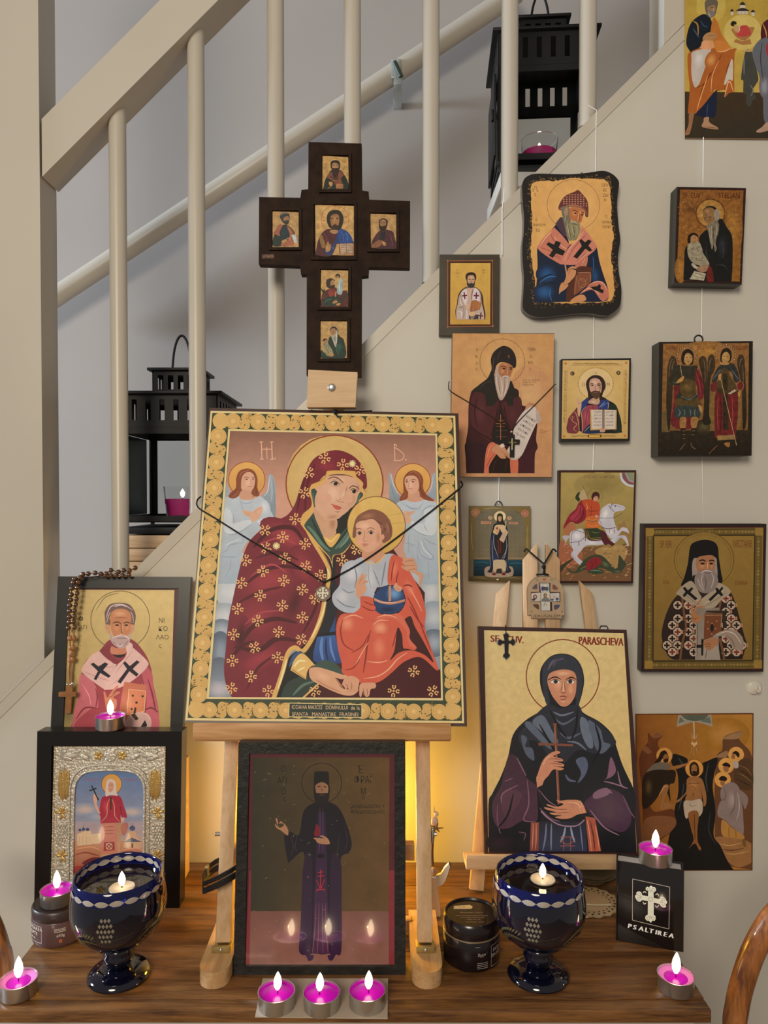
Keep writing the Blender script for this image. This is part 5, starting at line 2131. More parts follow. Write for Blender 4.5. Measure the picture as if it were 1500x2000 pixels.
for s, x in (('SF MUCENITA', 455), ('FILOFTEIA', 800)):
    ar.text(s, x, 552, 22, 'a0525c', 0, 138 / (glyphs(s)[1] * 22) if x < 500 else 122 / (glyphs(s)[1] * 22))
ar.build('painting', GLOSS)
T = tealight('magenta tealight burning on top of the deep black frame', (0, 0, 0), 0.017, 0.0, h=0.021)
q = P.M @ Vector((0, P.h, 0))
xx = at(211, 1410, 0.984).x
T.location = (xx, q.y + 0.010, q.z + 0.0012)

# ---- tall dark-robed standing figure in the worn black frame, under the big easel's ledge
P = Panel('framed_icon', 'worn black frame with a tall figure in dark purple robe on dull gold ground', 'icon', ((467, 1449), (791.5, 1449), (792, 1906), (457, 1906)), 0.831, 0.857)
P.board('backing', 0.012, BLACKF, 0.001, 0.002)
P.frame('frame', 0.0125, 0.013, 0.004, mat('worn_black_frame', (0.018, 0.016, 0.015), 0.5, noise=0.6, nscale=120, bump=0.5, bscale=150), 0.002)
ar = Art(P, (380, 1400, 3), (1.0, 1.02, 1.15))  # lower ground and robe painted candlelit, gold darkened as if mirroring a dark room
ar.draw('''
p 5c1c24 318,200 1178,200 1182,1492 290,1488
p 8a2c34 322,900 1174,900 1180,1488 296,1484
m 0.35
p 42402e}7a5a30 342,238 1142,238 1138,1140 328,1140
m 0.1
p 84584a>98685c 328,1138 1138,1138 1138,1452 322,1452
m 0
o 2c1a10 5 745,388 117,117
f 120c12>24142a 712,500 640,550 612,690 560,672 525,700 545,845 560,848 640,795 632,1000 622,1250 612,1370 650,1396 700,1385 745,1392 800,1386 830,1392 860,1370 862,1100 855,840 905,795 920,730 880,600 842,530 785,498
f 2a1a3a>4a2848 722,560! 766,560! 775,820 780,1100 790,1388! 690,1388! 700,1100 712,820
f 2c1830>3a2040 640,850 690,840 680,1390 650,1396 614,1370 622,1200
f 2c1830>3a2040 800,840 856,850 862,1100 860,1370 830,1392 795,1386
s a0606c 3 712,1090 705,1240 690,1385
s a0606c 3 730,1090 726,1240 720,1388
s a0606c 3 748,1090 750,1240 752,1388
s a0606c 3 766,1090 772,1240 782,1386
s 7c4a6c 3 735,530 735,700 730,800
s 7c4a6c 3 752,530 752,700 752,800
s 382a30 5 560,690 580,760 560,820
s 382a30 5 600,700 590,760 600,790
s 382a30 5 850,680 840,760 830,830
s 382a30 5 880,640 895,720 880,790
e 0c080a 738,815 24,14
l c02838 5 738,895 738,1005
l c02838 5 718,935 760,930
l c02838 5 722,912 754,908
l c02838 4 715,955 735,1005
l c02838 4 762,950 742,1005
l c02838 7 716,1012 760,1010
l c02838 4 716,1012 714,1024
l c02838 4 760,1010 762,1022
f 3a2046 668,1400 698,1396 690,1424 670,1428
f 3a2046 780,1398 808,1400 808,1424 790,1426
f b88460 545,695 548,660 520,622 490,640 475,595 486,600 490,625 505,612 515,618 525,635! 500,650 472,628 480,650 510,668
f b88460 790,745 780,712 750,695 735,700 760,712 700,708 705,718 730,725 710,722 730,742
f 7c1a22 700,690 708,650 715,628 732,650 734,690 715,700
f 16100e 700,400 702,330 712,320 775,320 786,330 788,400 770,385 745,380 720,388
f 1a1210 700,400 720,385 770,385 790,400 792,440 780,500 745,515 710,500 698,450
f a07454 710,400 745,384 780,400 782,440 770,470 745,478 722,468 712,440
s 2a1a12 5 718,410 740,408
s 2a1a12 5 755,408 775,412
f 1a1210 705,450 745,448 788,450 780,500 745,515 712,500
s 6a3a2c 5 730,462 745,458 762,462
s 6a4834 4 746,415 748,440
''')
for s, x, y, z in (('Ο', 504, 325, 40), ('ΑΓΙ', 484, 392, 40), ('Ο', 508, 456, 40), ('ς', 520, 492, 34), ('Ἐ', 952, 330, 44), ('ΦΡΑΪ́', 934, 388, 42), ('Μ', 972, 454, 38), ('ο', 978, 482, 30)):
    ar.text(s, x, y, z, '1c120a', 0, 0.72)
for s, y in (('μεγαλομάρτυς +', 534), ('θαυματουργός', 566)):
    ar.text(s, 914, y, 24, '1c120a', 0, 200 / (glyphs(s)[1] * 24))
random.seed(3)
for k in range(60):
    x, y = random.uniform(340, 1130), random.uniform(250, 1440)
    ar.draw('s %s 2 %.0f,%.0f %.0f,%.0f %.0f,%.0f' % ('9a8a6c', x, y, x + random.uniform(-8, 8), y + random.uniform(-5, 5), x + random.uniform(-14, 14), y + random.uniform(-10, 10)))
ar.build('painting', paint('icon_paint_mirrorlike', 0.2, 1.0, 0.045, 0.15, 40, spec=0.7))

# ---- veiled saint with cross on the small easel
P = Panel('painted_icon', 'icon of a woman in black veil holding a thin cross, on the small easel', 'icon', ((934, 1223), (1224, 1230), (1255.5, 1673), (946, 1668)), PB - 0.004, PT - 0.004)
PAR = P
P.board('board', 0.014, mat('dark_maroon_board', (0.05, 0.018, 0.016), 0.3, coat=0.3), 0.0018)
ar = Art(P, (890, 1040, 2.941), (1.25, 1.3, 1.5))
ar.draw('''
m 0.0
p d2ba7c>cca864 163,562 965,578 1042,1838 188,1838
m 0
o 7a2a14 6 615,828 210,213
f 14141a 610,695 540,715 490,780 484,860 500,930 525,990 480,1030 400,1080 330,1160 300,1290 260,1400 210,1500 188,1560 190,1838! 1040,1838! 1030,1640 1030,1500 960,1340 920,1220 900,1160 830,1090 740,1040 708,1000 725,930 738,850 722,770 680,715
f 2c3038 500,780 540,720 610,700 680,720 720,780 730,850 720,930 700,1000 690,990 700,900 695,820 660,790 600,785 540,810 525,880 540,960 530,1000 505,930
s 5c5260 14 530,790 560,740 620,725
s 4a4250 16 560,770 580,735 610,730
s 3a3038 10 690,800 700,870 690,960
f 24262e 525,990 600,1010 700,990 740,1050 820,1090 910,1180 915,1220 860,1250 800,1270 700,1250 620,1330 560,1320 480,1210 420,1200 440,1290 400,1260 360,1170 420,1090
f 5c6470 440,1090 500,1050 560,1150 590,1200 560,1210 500,1150
f 545c68 400,1110 430,1090 520,1190 560,1240 520,1230
f 4c5460 375,1170 410,1180 400,1230 440,1240 450,1310 400,1270
f 626a76 720,1060 760,1090 790,1220 770,1240 740,1200 715,1120
f 525a66 760,1080 830,1130 850,1200 890,1220 840,1270 800,1230
s 626a76 12 560,1030 610,1050 680,1030
s 525a66 12 570,1070 620,1100 690,1060
s 525a66 14 600,1150 650,1180 720,1150
s 626a76 12 640,1200 700,1210 750,1250
f 50586a 690,1310 740,1290 760,1340 740,1400 700,1440 720,1380
s 50586a 14 630,1390 650,1420 690,1430
s 0a0a0e 14 540,1020 600,1130 640,1180
s 0a0a0e 12 700,1010 690,1120 660,1200
s 0a0a0e 14 480,1100 560,1240 640,1360
s 0a0a0e 14 800,1100 830,1230 780,1330
f 3a222c>4a2c3c 300,1290 350,1290 400,1400 480,1480 470,1650 385,1655 300,1700 230,1680 210,1560 260,1450
f 50303c 280,1480 350,1480 380,1520 300,1640 270,1600 268,1520
s 7a5464 8 350,1290 380,1350 405,1400
s 7a5464 8 265,1560 270,1500 360,1450
s 7a5464 8 410,1420 420,1560 390,1650 460,1660
s 7a5464 6 280,1430 330,1410
s 6a4656 8 240,1560 240,1660 260,1740
s 6a4656 7 360,1720 400,1730 390,1770
f 7a5464 890,1290 870,1400 850,1420 900,1400 920,1360
f 42263a 800,1500 860,1470 960,1510 1010,1640 960,1720 850,1680 760,1600 740,1550
s 8c6474 9 930,1370 950,1450 990,1470
s 8c6474 8 850,1430 900,1440 990,1470
s 8c6474 8 770,1590 850,1690 940,1740
s 8c6474 8 790,1500 860,1470 900,1500
s 6a4656 8 960,1510 1000,1600 1030,1640
f 7a5868 790,1500 840,1470 890,1480 870,1510 800,1530
s 0a0a0e 12 240,1700 300,1620 330,1500
s 0a0a0e 16 470,1480 480,1600 470,1830
p 8a4c3c>7a4038 432,1665 478,1665 475,1830 425,1830
s c87c60 6 445,1670 443,1750 438,1825
s c87c60 6 462,1670 462,1750 458,1825
p 24242e>30344a 478,1660 750,1660 755,1832 475,1832
s 6c7488 10 520,1670 515,1750 500,1828
s 6c7488 10 550,1670 548,1750 548,1828
s 8a92a4 12 630,1690 620,1740 600,1780
s 8a92a4 12 660,1690 670,1740 685,1780
s 6c7488 8 715,1680 722,1750 730,1828
p a0503c>b05840 745,1630 800,1640 835,1830 765,1832
s 5c2a20 8 770,1650 790,1740 800,1830
s d88c6c 7 755,1650 770,1740 780,1830
s d88c6c 6 800,1680 815,1750 825,1828
l a05848 4 600,1750 680,1748
k a05848 4 600,1770 640,1790 685,1770
l a05848 4 600,1800 684,1800
l a05848 3 620,1750 620,1830
l a05848 3 660,1750 660,1830
k 9a7888 7 490,1600 530,1640 600,1680 690,1685 740,1650
s 7a5464 7 480,1580 540,1640 600,1660
s 8c6474 5 480,1480 530,1540 590,1580
f c08260 527,860 540,810 600,788 660,792 690,820 692,900 680,950 650,990 618,1000 590,985 550,930
r d89a74>c08260 590,870 44,60
r d89a74>c08260 660,900 22,40
r dca880>c08260 615,810 60,18
s 2a1812 8 528,848 570,830 605,845
s 2a1812 8 632,845 665,832 692,845
f e8dcc8 545,858 575,846 600,858 575,868
f e8dcc8 636,858 660,848 684,858 660,868
e 2c2420 574,857 13,11
e 2c2420 658,857 12,11
s 2a1812 4 540,858 574,843 604,860
s 2a1812 4 632,860 660,844 688,860
s 9a5c40 6 612,850 610,890 603,910
s 9a5c40 6 622,850 626,890 634,910
s e8c09c 6 617,850 618,880 618,915
s 8a4c38 5 602,915 618,922 636,915
s 8a3c34 7 596,945 616,940 640,946
s 6a3028 5 600,955 618,960 636,953
r dca080>c08260 618,972 18,8
l 7a4632 14 570,1100 592,1560
l 9a6248 5 568,1100 588,1560
l 7a4632 13 484,1215 674,1222
l 7a4632 14 560,1102 580,1102
l 7a4632 20 484,1208 486,1224
f c28260 462,1410! 470,1390 500,1310 540,1270 580,1255 600,1265 560,1285 610,1300 612,1315 560,1312 618,1330 615,1345 560,1340 620,1355 600,1366 560,1362 530,1400 510,1420 498,1450! 468,1465!
s 7a4630 4 540,1300 580,1300 608,1306
s 7a4630 4 540,1328 580,1328 614,1336
s e8b08c 5 500,1340 520,1300 550,1280
k b8866a 5 465,1400 500,1425
k b8866a 5 462,1425 496,1450
f c28260 752,1610! 720,1545 660,1535 600,1540 580,1535 590,1550 620,1560 580,1575 525,1560 530,1570 580,1590 512,1578 520,1590 580,1608 540,1610 560,1622 610,1625 570,1635 610,1645 660,1640 700,1620
s 7a4630 4 560,1585 600,1590 640,1590
s 7a4630 4 580,1612 620,1610 650,1605
s e8b08c 5 640,1550 690,1555 720,1580
l d89c7c 4 700,1540 722,1612
l d89c7c 4 715,1540 738,1610
r 2a1a22>14141a 260,1780 90,50
''')
for s, x, y, w_, h_ in (('SF', 196, 628, 50, 40), ('CUV.', 288, 634, 98, 42), ('PARASCHEVA', 702, 642, 258, 46)):
    wd = glyphs(s)[1] * h_
    for d in (0, 2.2, 4.4):
        ar.text(s, x + d, y, h_, '7a2216', 0.035 if x > 500 else 0.02, w_ / wd)
ar.build('painting', GRAINY)
bm = nb()
for px in (1182,):
    p = P.loc(px, 1228)
    tube(bm, [(p.x - 0.006, p.y, -0.006), (p.x - 0.004, p.y + 0.004, -0.006), (p.x + 0.004, p.y + 0.004, -0.006), (p.x + 0.006, p.y, -0.006)], 0.001, 6)
link_mesh('hanging_loop', bm, BLACKF, P.root, 60)

# ================================================================ icons hung on the stair wall
DARKB = mat('near_black_board', (0.014, 0.010, 0.009), 0.4)
GW = (1.4, 1.46, 1.68)


def wall_icon(label, quad, th, bmat, gap=0.002, bev=0.0015):
    y = YW - gap - th
    p = Panel('painted_icon', label, 'icon', quad, y, y)
    p.board('board', th, bmat, bev)
    return p


def cross_p(ar, x, y, w_, h_, c, rot=0.0, t=0.3):
    """small equal or latin cross"""
    def T(a, b):
        return (x + a * cos(rot) - b * sin(rot), y + a * sin(rot) + b * cos(rot))
    k = w_ * t / 2
    ar.poly([T(-k, -h_ / 2), T(k, -h_ / 2), T(k, h_ / 2), T(-k, h_ / 2)], c)
    ar.poly([T(-w_ / 2, -k), T(w_ / 2, -k), T(w_ / 2, k), T(-w_ / 2, k)], c)


# ---- wavy-edged plaque
y = YW - 0.002 - 0.014
P = Panel('icon_plaque', 'wavy-edged black plaque with a bearded bishop in blue and a woven cap', 'icon', ((1020, 335), (1212, 335), (1212, 615), (1020, 615)), y, y)
P.quad = None
ar = Art(P, (1020, 330, 6.897), GW)
OUT = '30,130 120,75 240,62 450,68 650,70 850,55 1080,25 1200,60 1280,130 1305,200 1285,350 1278,520 1300,780 1320,960 1290,1160 1300,1380 1330,1560 1335,1700 1310,1850 1200,1950 1100,1975 900,1945 700,1950 500,1975 300,1995 150,1985 50,1930 5,1850 15,1650 22,1450 5,1250 0,1050 20,850 25,650 10,500 0,330 0,220'
pts = ar.spline(OUT.split(), True)
bm = nb()
prism(bm, [tuple(ar.px(*p)) for p in pts], -0.014, 0, bev=0.002)
link_mesh('board', bm, mat('black_plaque_lacquer', (0.012, 0.009, 0.008), 0.3, coat=0.3), P.root, 50)
random.seed(11)
edge = ar.spline('135,200 250,170 450,160 650,140 900,130 1120,150 1180,250 1195,500 1200,700 1225,900 1200,1150 1220,1350 1240,1560 1225,1720 1150,1790 900,1800 650,1810 400,1800 200,1795 165,1700 170,1500 140,1300 110,1100 125,900 130,650 115,400'.split(), True)
for k in range(len(edge)):
    x, y_ = edge[k]
    for j in range(7):
        ax, ay = x + random.gauss(0, 26), y_ + random.gauss(0, 26)
        ar.draw('e %s %.0f,%.0f %.0f,%.0f %d' % (random.choice(('3c2c1c', '4a3826', '5c4628', '7a5c34')), ax, ay, random.uniform(6, 18), random.uniform(4, 10), random.randint(0, 90)))
ar.poly([(x + random.uniform(-9, 9), y_ + random.uniform(-9, 9)) for x, y_ in edge], 'ca9a58', 'c49250')
ar.draw('''
r d2a462>c89858 700,500 420,380
r cea05c>c69654 250,900 120,300
o 4a3414 4 688,490 354,344
f 0c1a30 445,760 520,650 560,800 620,960 640,1020 780,960 850,850 930,930 1000,1050 1040,1250 1100,1450 1150,1600 1160,1740 1060,1790 620,1790 190,1800 165,1720 190,1550 205,1300 200,1080 240,1000
r 1c4a7c>0c1a30 330,1420 150,140
r 205080>0c1a30 300,1660 150,130
r 184068>0c1a30 980,1440 70,140
s 2c6094 14 230,1540 340,1460 460,1450
s 081222 20 210,1500 330,1440 400,1420
s 081222 16 220,1600 380,1530 480,1560
s 2c6094 12 380,1600 370,1700 400,1780
s 2c6094 9 950,1180 960,1300 950,1400
f 44303a 445,740! 520,650 560,700 600,870 560,900
f b87058 430,790! 300,910 220,1020 215,1080 320,1170 510,1285! 600,1080 640,1030! 540,900
f bc7460 800,760! 850,830 930,930 1000,1060 860,1190 720,1290 510,1285! 560,1160 640,1040 760,930
s d8a084 14 400,840 320,920 240,1030
s d8a084 12 430,900 500,1020 600,1080
s 8a4436 9 390,870 420,960 560,1080
s 8a4436 9 240,1060 360,1100 520,1200
s 8a4436 9 330,1150 430,1170 520,1220
s d8a084 12 830,840 760,940 650,1060 560,1240
s 8a4436 9 860,880 800,950 700,1060 600,1240
s 8a4436 9 980,1070 860,1140 720,1250
s d8a084 10 960,1060 860,1150 760,1230
f b06a54 720,1290 800,1230 880,1180 850,1330 720,1330
s d8a084 7 800,1300 830,1240 860,1200
p 14120e 325,1020 350,985 425,1020 455,965 520,995 490,1060 580,1110 545,1170 455,1140 410,1200 360,1170 410,1090
p 14120e 765,965 795,945 845,990 890,950 935,975 890,1035 940,1090 910,1120 850,1075 740,1210 685,1185 800,1040
f 5c2c28 485,520 530,420 600,350 700,310 750,285 800,330 870,420 890,520 885,640 850,640 830,560 700,510 560,530 510,560
''')
for i in range(9):
    for j in range(7):
        x, y_ = 560 + i * 38, 350 + j * 30
        if (x - 700) ** 2 / 175 ** 2 + (y_ - 520) ** 2 / 205 ** 2 < 1 and y_ < 500 + (x - 700) * .1:
            ar.draw('e a8745c %d,%d 12,9' % (x, y_))
ar.draw('''
k 8a5444 14 500,540 600,505 720,500 840,550 870,620
s c08a6c 5 510,530 600,497 720,490 840,540
f 6c6450 525,520 620,510 640,600 660,720 700,700 760,720 780,780 760,880 720,960 680,940 640,970 600,900 570,780 540,640
f a8653c 640,530 720,515 820,560 830,600 810,660 790,720 720,730 670,700 640,640
r c88654>a8653c 700,600 40,50
r c88654>a8653c 780,590 24,40
s 1c120c 9 670,570 710,560 750,590
s 1c120c 8 790,590 820,590 835,610
e 14100c 712,598 17,10
e 14100c 805,620 14,10
s e0a870 8 760,590 752,660 745,700
s 6a3420 7 770,600 775,670 760,710
f 807858 640,730 700,700 760,725 780,790 765,880 700,960 640,950 600,860 590,770
s 3a3424 8 620,760 640,860 660,950
s 3a3424 8 690,780 700,870 690,950
s b0a880 7 600,700 620,830 640,930
s b0a880 7 660,750 680,850 720,900
s b0a880 7 720,760 740,830 730,900
s b0a880 6 560,560 580,640 570,720
s c0b890 8 640,720 700,712 740,740
s 3a3424 6 660,740 710,745 760,750
f 9a7860 570,540 610,525 615,600 590,630
f 4a2418 590,1740 610,1600 740,1330 930,1330 940,1360 920,1540 840,1600 720,1700 640,1790 600,1780
f 74402a 740,1420 910,1400 915,1530 840,1600 710,1690 700,1560
l b08a64 5 745,1400 915,1395 918,1520
l a87a54 4 735,1440 700,1700
o a87a54 4 805,1540 50,60
s a87a54 4 760,1450 830,1520 880,1460
s a87a54 4 760,1640 820,1560 880,1540
f b88054 560,1540 590,1440 570,1310 585,1290 600,1380 620,1340 680,1310 720,1330 730,1345 660,1345 720,1370 710,1440 660,1500 620,1540
s 5c3018 5 600,1390 630,1350 690,1335
s 5c3018 5 620,1420 640,1370 660,1350
f b88054 495,1690! 500,1600 540,1530 620,1560 580,1620 520,1660
s 6a3c20 5 540,1540 580,1560 610,1560
f b06854 770,1690 850,1620 900,1560 1000,1510 1090,1530 1150,1620 1165,1720 1100,1780 1050,1760 960,1640 880,1640
s d8a084 14 790,1670 880,1610 960,1620 1040,1700
s d8a084 12 900,1560 1000,1520 1090,1540 1140,1640
p 14120e 910,1590 1010,1580 1035,1550 1060,1575 1050,1610 1100,1640 1080,1680 1020,1650 960,1630
f b88054 650,1790 690,1740 760,1700 830,1700 860,1760 800,1790
''')
for s, x, y_, z in (('ὁ', 132, 305, 40), ('ΓΙ', 158, 275, 40), ('Ᾱ', 190, 308, 36), ('ς', 160, 362, 48), ('СПУ', 1068, 240, 40), ('РІ', 1088, 308, 42), ('ДѠ', 1084, 374, 40), ('Н', 1098, 438, 40), ('ὁ', 175, 705, 40), ('Ὁ', 1112, 662, 36), ('ΘΑΥΜΑ', 1076, 735, 36), ('ΤΟΥΡΓ', 1076, 802, 36), ('ΤΡΙΜΥΘΟΥΝ', 138, 775, 36), ('ΤΟ', 176, 848, 38)):
    wd = glyphs(s)[1] * z
    ar.text(s, x, y_, z, '30200c', 0, min(0.8, 120 / wd if y_ > 700 and x > 1000 else 175 / wd))
ar.build('painting', SATIN)

# ---- small bishop in grey-white
P = wall_icon('small olive-framed icon of a dark-bearded bishop in white with red crosses', ((859, 497), (976, 497), (974.5, 655), (857.5, 655)), 0.008, mat('olive_brown_frame', (0.045, 0.030, 0.015), 0.4, noise=0.4, nscale=40), 0.0022)
ar = Art(P, (860, 500, 12.5), GW)
ar.draw('''
l 8a5438 22 180,120 1268,112 1275,1720 180,1730 180,120
e a06a4c 178,115 18
e a06a4c 1268,108 18
e a06a4c 178,1732 18
e a06a4c 1282,1712 20
l 4a260e 34 222,155 1248,150 1242,1685 215,1692 222,155
p c09a48>b48a40 248,178 1225,178 1215,1668 240,1672
o a8843a 5 745,530 240,245
r ccaa64>bc9444 745,520 200,210
l a88438 5 310,250 1160,250 1150,1560 310,1570 310,250
f 3a2818 500,850 630,760 850,760 980,860 1040,1000 1060,1200 1100,1400 1095,1550! 390,1550! 365,1350 400,1200 430,980
f 9a8676>b09c90 520,870 640,780 850,780 960,870 1000,1000 1010,1150 1060,1350 1070,1548! 395,1548! 385,1340 420,1200 450,1000
f c4b4b4 520,880 630,800 665,900 660,1150 610,1200 560,1100 520,960
f c4b4b4 840,780 940,860 960,1000 950,1120 800,1100 790,950
s 6a5444 18 420,1280 520,1250 570,1200
s 6a5444 14 560,1250 580,1380 560,1540
s d4c4bc 20 480,1020 500,1150 560,1220
s d4c4bc 20 430,1350 520,1380 500,1500
s 6a5444 14 990,1000 1020,1180 1060,1350
s d4c4c4 18 640,1300 650,1420 640,1540
s d4c4c4 16 880,1400 900,1470 890,1540
f b89a84 660,800 820,790 770,900 770,1060 680,1080
s 5c4030 16 800,800 770,920 765,1080
p 3a3634 700,1430 930,1430 930,1545 700,1545
s c4b4a8 14 740,1480 770,1530 840,1470
''')
cross_p(ar, 590, 970, 125, 170, '5c1c24', -0.12, 0.24)
cross_p(ar, 878, 970, 130, 160, '5c1c24', 0.05, 0.26)
cross_p(ar, 985, 1460, 120, 160, '5c1c24', 0.1, 0.26)
ar.draw('''
p 8a5430 760,1110 850,1070 1010,1150 960,1310 740,1370 720,1330
p a0683e 780,1130 850,1085 990,1150 945,1295 760,1345
l 6c3c1c 6 800,1140 770,1330
l 6c3c1c 6 850,1120 830,1320
l 6c3c1c 6 900,1130 880,1310
f c49c74 630,1310 640,1220 630,1140 660,1130 680,1200 720,1110 735,1120 710,1230 680,1300
f c49c74 700,1400 760,1370 840,1380 850,1440 780,1480 710,1450
f 33241a 615,540 625,450 690,405 790,400 860,440 878,540 850,620 830,740 760,780 690,770 650,700 640,600
f b08a6c 660,600 680,490 740,470 810,480 840,560 830,640 800,670 690,670
f 33302e 655,650 700,680 740,660 800,670 832,650 830,740 790,775 720,778 670,740
s 2a1a10 16 680,580 720,570 745,585
s 2a1a10 16 770,580 810,570 835,585
s 6a4630 10 755,590 760,640 745,655
r c8a484>b08a6c 750,520 60,30
t 6a4c1c 40 400,360 ὁ
t 6a4c1c 34 380,440 ΑΓΙΟ
t 6a4c1c 36 408,512 ς
t 6a4c1c 36 1016,362 ΜΗ
t 6a4c1c 36 1020,425 ΝΑ
t 6a4c1c 36 1024,485 Γ
t 6a4c1c 36 1034,530 ς
''')
ar.build('painting', MATTE)

# ---- hooded elder with scroll
P = wall_icon('orange-gold panel of a hooded white-bearded elder holding a written scroll', ((883.5, 650.5), (1082.7, 651), (1077.7, 933), (879, 932)), 0.011, mat('brown_edge_board', (0.06, 0.03, 0.018), 0.5), 0.0115, 0.0008)
GER = P
ar = Art(P, (870, 640, 6.667), (1.2, 1.25, 1.45))
ar.draw('''
p c4935c>c08c60 93,75 1415,80 1382,1944 62,1940
r d0a266>c4945e 760,500 640,420
r d0a470>c28e60 1100,900 280,420
r c88c64>c08c60 200,1300 120,420
''')
random.seed(4)
for k in range(150):
    x, y_ = random.uniform(120, 1370), random.uniform(100, 1900)
    if random.random() < .5:
        ar.draw('s %s 3 %.0f,%.0f %.0f,%.0f %.0f,%.0f' % (random.choice(('a87848', 'b08050', 'd4a878')), x, y_, x + 40, y_ + random.uniform(-5, 5), x + random.uniform(60, 130), y_ + random.uniform(-6, 6)))
    else:
        ar.draw('s %s 3 %.0f,%.0f %.0f,%.0f %.0f,%.0f' % (random.choice(('a87848', 'b08050')), x, y_, x + random.uniform(-4, 4), y_ + 40, x + random.uniform(-6, 6), y_ + 110))
ar.draw('''
o 6a4420 5 740,440 292,294
f 3a1a1c 380,800 320,900 300,1050 295,1300 265,1500 262,1700 272,1895! 1160,1895! 1165,1650 1200,1560 1180,1450 1190,1200 1080,1040 1000,1010 960,900 930,800 700,760
f 4c2426 400,830 330,960 320,1200 400,1350 600,1480 640,1300 700,1000 600,900
f 4c2426 960,900 1000,1060 1000,1180 900,1300 830,1330 760,1100 740,980
r 5c3032>4c2426 450,1100 100,200
r 562c2c>4c2426 880,1120 70,140
s 28100f 16 330,1280 420,1360 560,1440 650,1500
s 28100f 14 690,1000 660,1160 590,1420
s 28100f 14 760,1000 790,1180 850,1320
s 28100f 12 420,900 380,1100 420,1300
f 30181c 262,1500 420,1500 520,1560 500,1895! 275,1895! 262,1700
f 401c22 960,1700 1080,1600 1190,1540 1150,1650 1155,1895! 960,1895!
f 24140f 560,1895! 580,1800 640,1680 720,1640 850,1700 840,1895!
s 3c2c22 8 620,1880 640,1760 700,1700
s 3c2c22 8 780,1880 790,1760 800,1720
f c46a4c 500,1895! 520,1650 560,1520 620,1490 690,1520 700,1600 640,1680 570,1800 565,1895!
f c46a4c 845,1700 940,1700 945,1895! 850,1895!
s e09070 9 540,1700 580,1560 640,1510
s 8a3c28 8 530,1820 580,1720 640,1640
f 241c18 630,1300 690,1170 720,1000 760,1170 830,1310 800,1500 720,1530 610,1470
l 5c4038 6 660,1340 810,1340
l 5c4038 6 650,1420 800,1420
l b86a3c 7 718,1130 718,1460
l b86a3c 5 660,1250 775,1250
l b86a3c 5 672,1210 760,1210
l b86a3c 5 665,1285 770,1285
f 26221c 545,660 600,560 640,640 680,820 700,880 630,1010 530,1020! 500,860 350,830 430,750
f 26221c 850,690 900,790 950,890 890,920 880,1020! 820,1020! 770,900 800,800
f 28201c 768,237 860,280 915,380 918,500 890,525 850,490 800,460 720,450 660,500 640,600 560,680 600,540 590,420 620,330 690,265
s 4c4038 9 680,440 690,360 730,300
s 4c4038 9 630,600 620,480 640,380
s 4c4038 8 440,800 520,720 600,700
l 9a6a3c 5 825,355 825,400
l 9a6a3c 5 810,370 840,372
f a86e48 690,520 720,470 790,460 860,490 880,530 860,600 840,640 780,640 720,640 680,580
r c88e60>a86e48 740,570 36,36
r c48a5c>a86e48 780,480 60,18
s 2c1a10 9 715,515 760,500 795,520
s 2c1a10 9 825,520 860,515 880,530
e 24140c 762,532 20,10
e 24140c 852,538 14,10
s dca878 7 812,520 810,590 800,610
s 70402a 6 825,530 828,590 815,610
f b09a88 650,540 690,500 690,580 730,640 790,620 840,650 830,750 790,860 740,940 700,930 660,800 640,660
s e0d0c0 8 660,580 670,740 720,900
s e0d0c0 8 720,650 740,780 730,900
s e0d0c0 8 800,650 800,760 760,880
s 7a6050 6 690,640 700,780 720,880
s 7a6050 6 770,660 770,780 750,880
s dcd0c0 8 730,650 780,630 830,660
s 6a4030 6 760,655 790,648 820,658
f cabcae 1080,1040 1180,1030 1210,1100 1245,1210 1190,1240 1100,1430 1000,1650 920,1720 830,1700 800,1600 900,1450 880,1360 930,1220 1010,1100
f b4a294 1180,1040 1210,1090 1245,1200 1200,1250 1180,1180
s 9a8878 6 1000,1660 900,1715 830,1690
f c08a64 1040,1050 1070,980 1140,980 1190,1020 1215,1080 1190,1060 1150,1020 1090,1040 1050,1070
s 7a4a30 5 1080,1000 1130,1000 1180,1040
f c08a64 600,1600 650,1530 740,1540 800,1600 850,1690 840,1710 770,1660 790,1700 720,1700 660,1640
s 7a4a30 5 720,1600 770,1640 830,1690
f d4c4b4 710,1530 750,1510 770,1550 720,1560
''')
for k, s in enumerate(('δεῦτε πρὸς', 'με πάντες οἱ', 'κοπιῶντες', 'κἀγὼ ἀναπαύ', 'σω ὑμᾶς')):
    wd = glyphs(s)[1] * 34
    ar.text(s, 1040 - k * 34, 1160 + k * 54, 34, '2c2420', 0.55, 150 / wd)
for s, x, y_, z in (('ὁ', 400, 305, 40), ('ἍΙ', 378, 395, 38), ('ο', 396, 478, 40), ('ς', 394, 555, 40), ('ΓΕΡΆ', 1070, 305, 40), ('CΙ', 1092, 392, 36), ('ΜΟ', 1076, 478, 38), ('ς', 1092, 552, 40)):
    ar.text(s, x, y_, z, '4a2c18', 0, 0.75)
for k, s in enumerate(('ὁ ἐν τῷ Ἰορδάνῃ', 'ἀσκήσας ὅσιος', 'ἐρημίτης')):
    ar.text(s, 1004, 692 + k * 30, 24, '6a4428', 0, (230, 185, 150)[k] / (glyphs(s)[1] * 24))
for k, s in enumerate(('χεὶρ', 'ἁγιογράφου', 'μοναχοῦ')):
    ar.text(s, 1230, 1332 + k * 20, 14, '8a5c38', 0, 1)
ar.build('painting', MATTE)

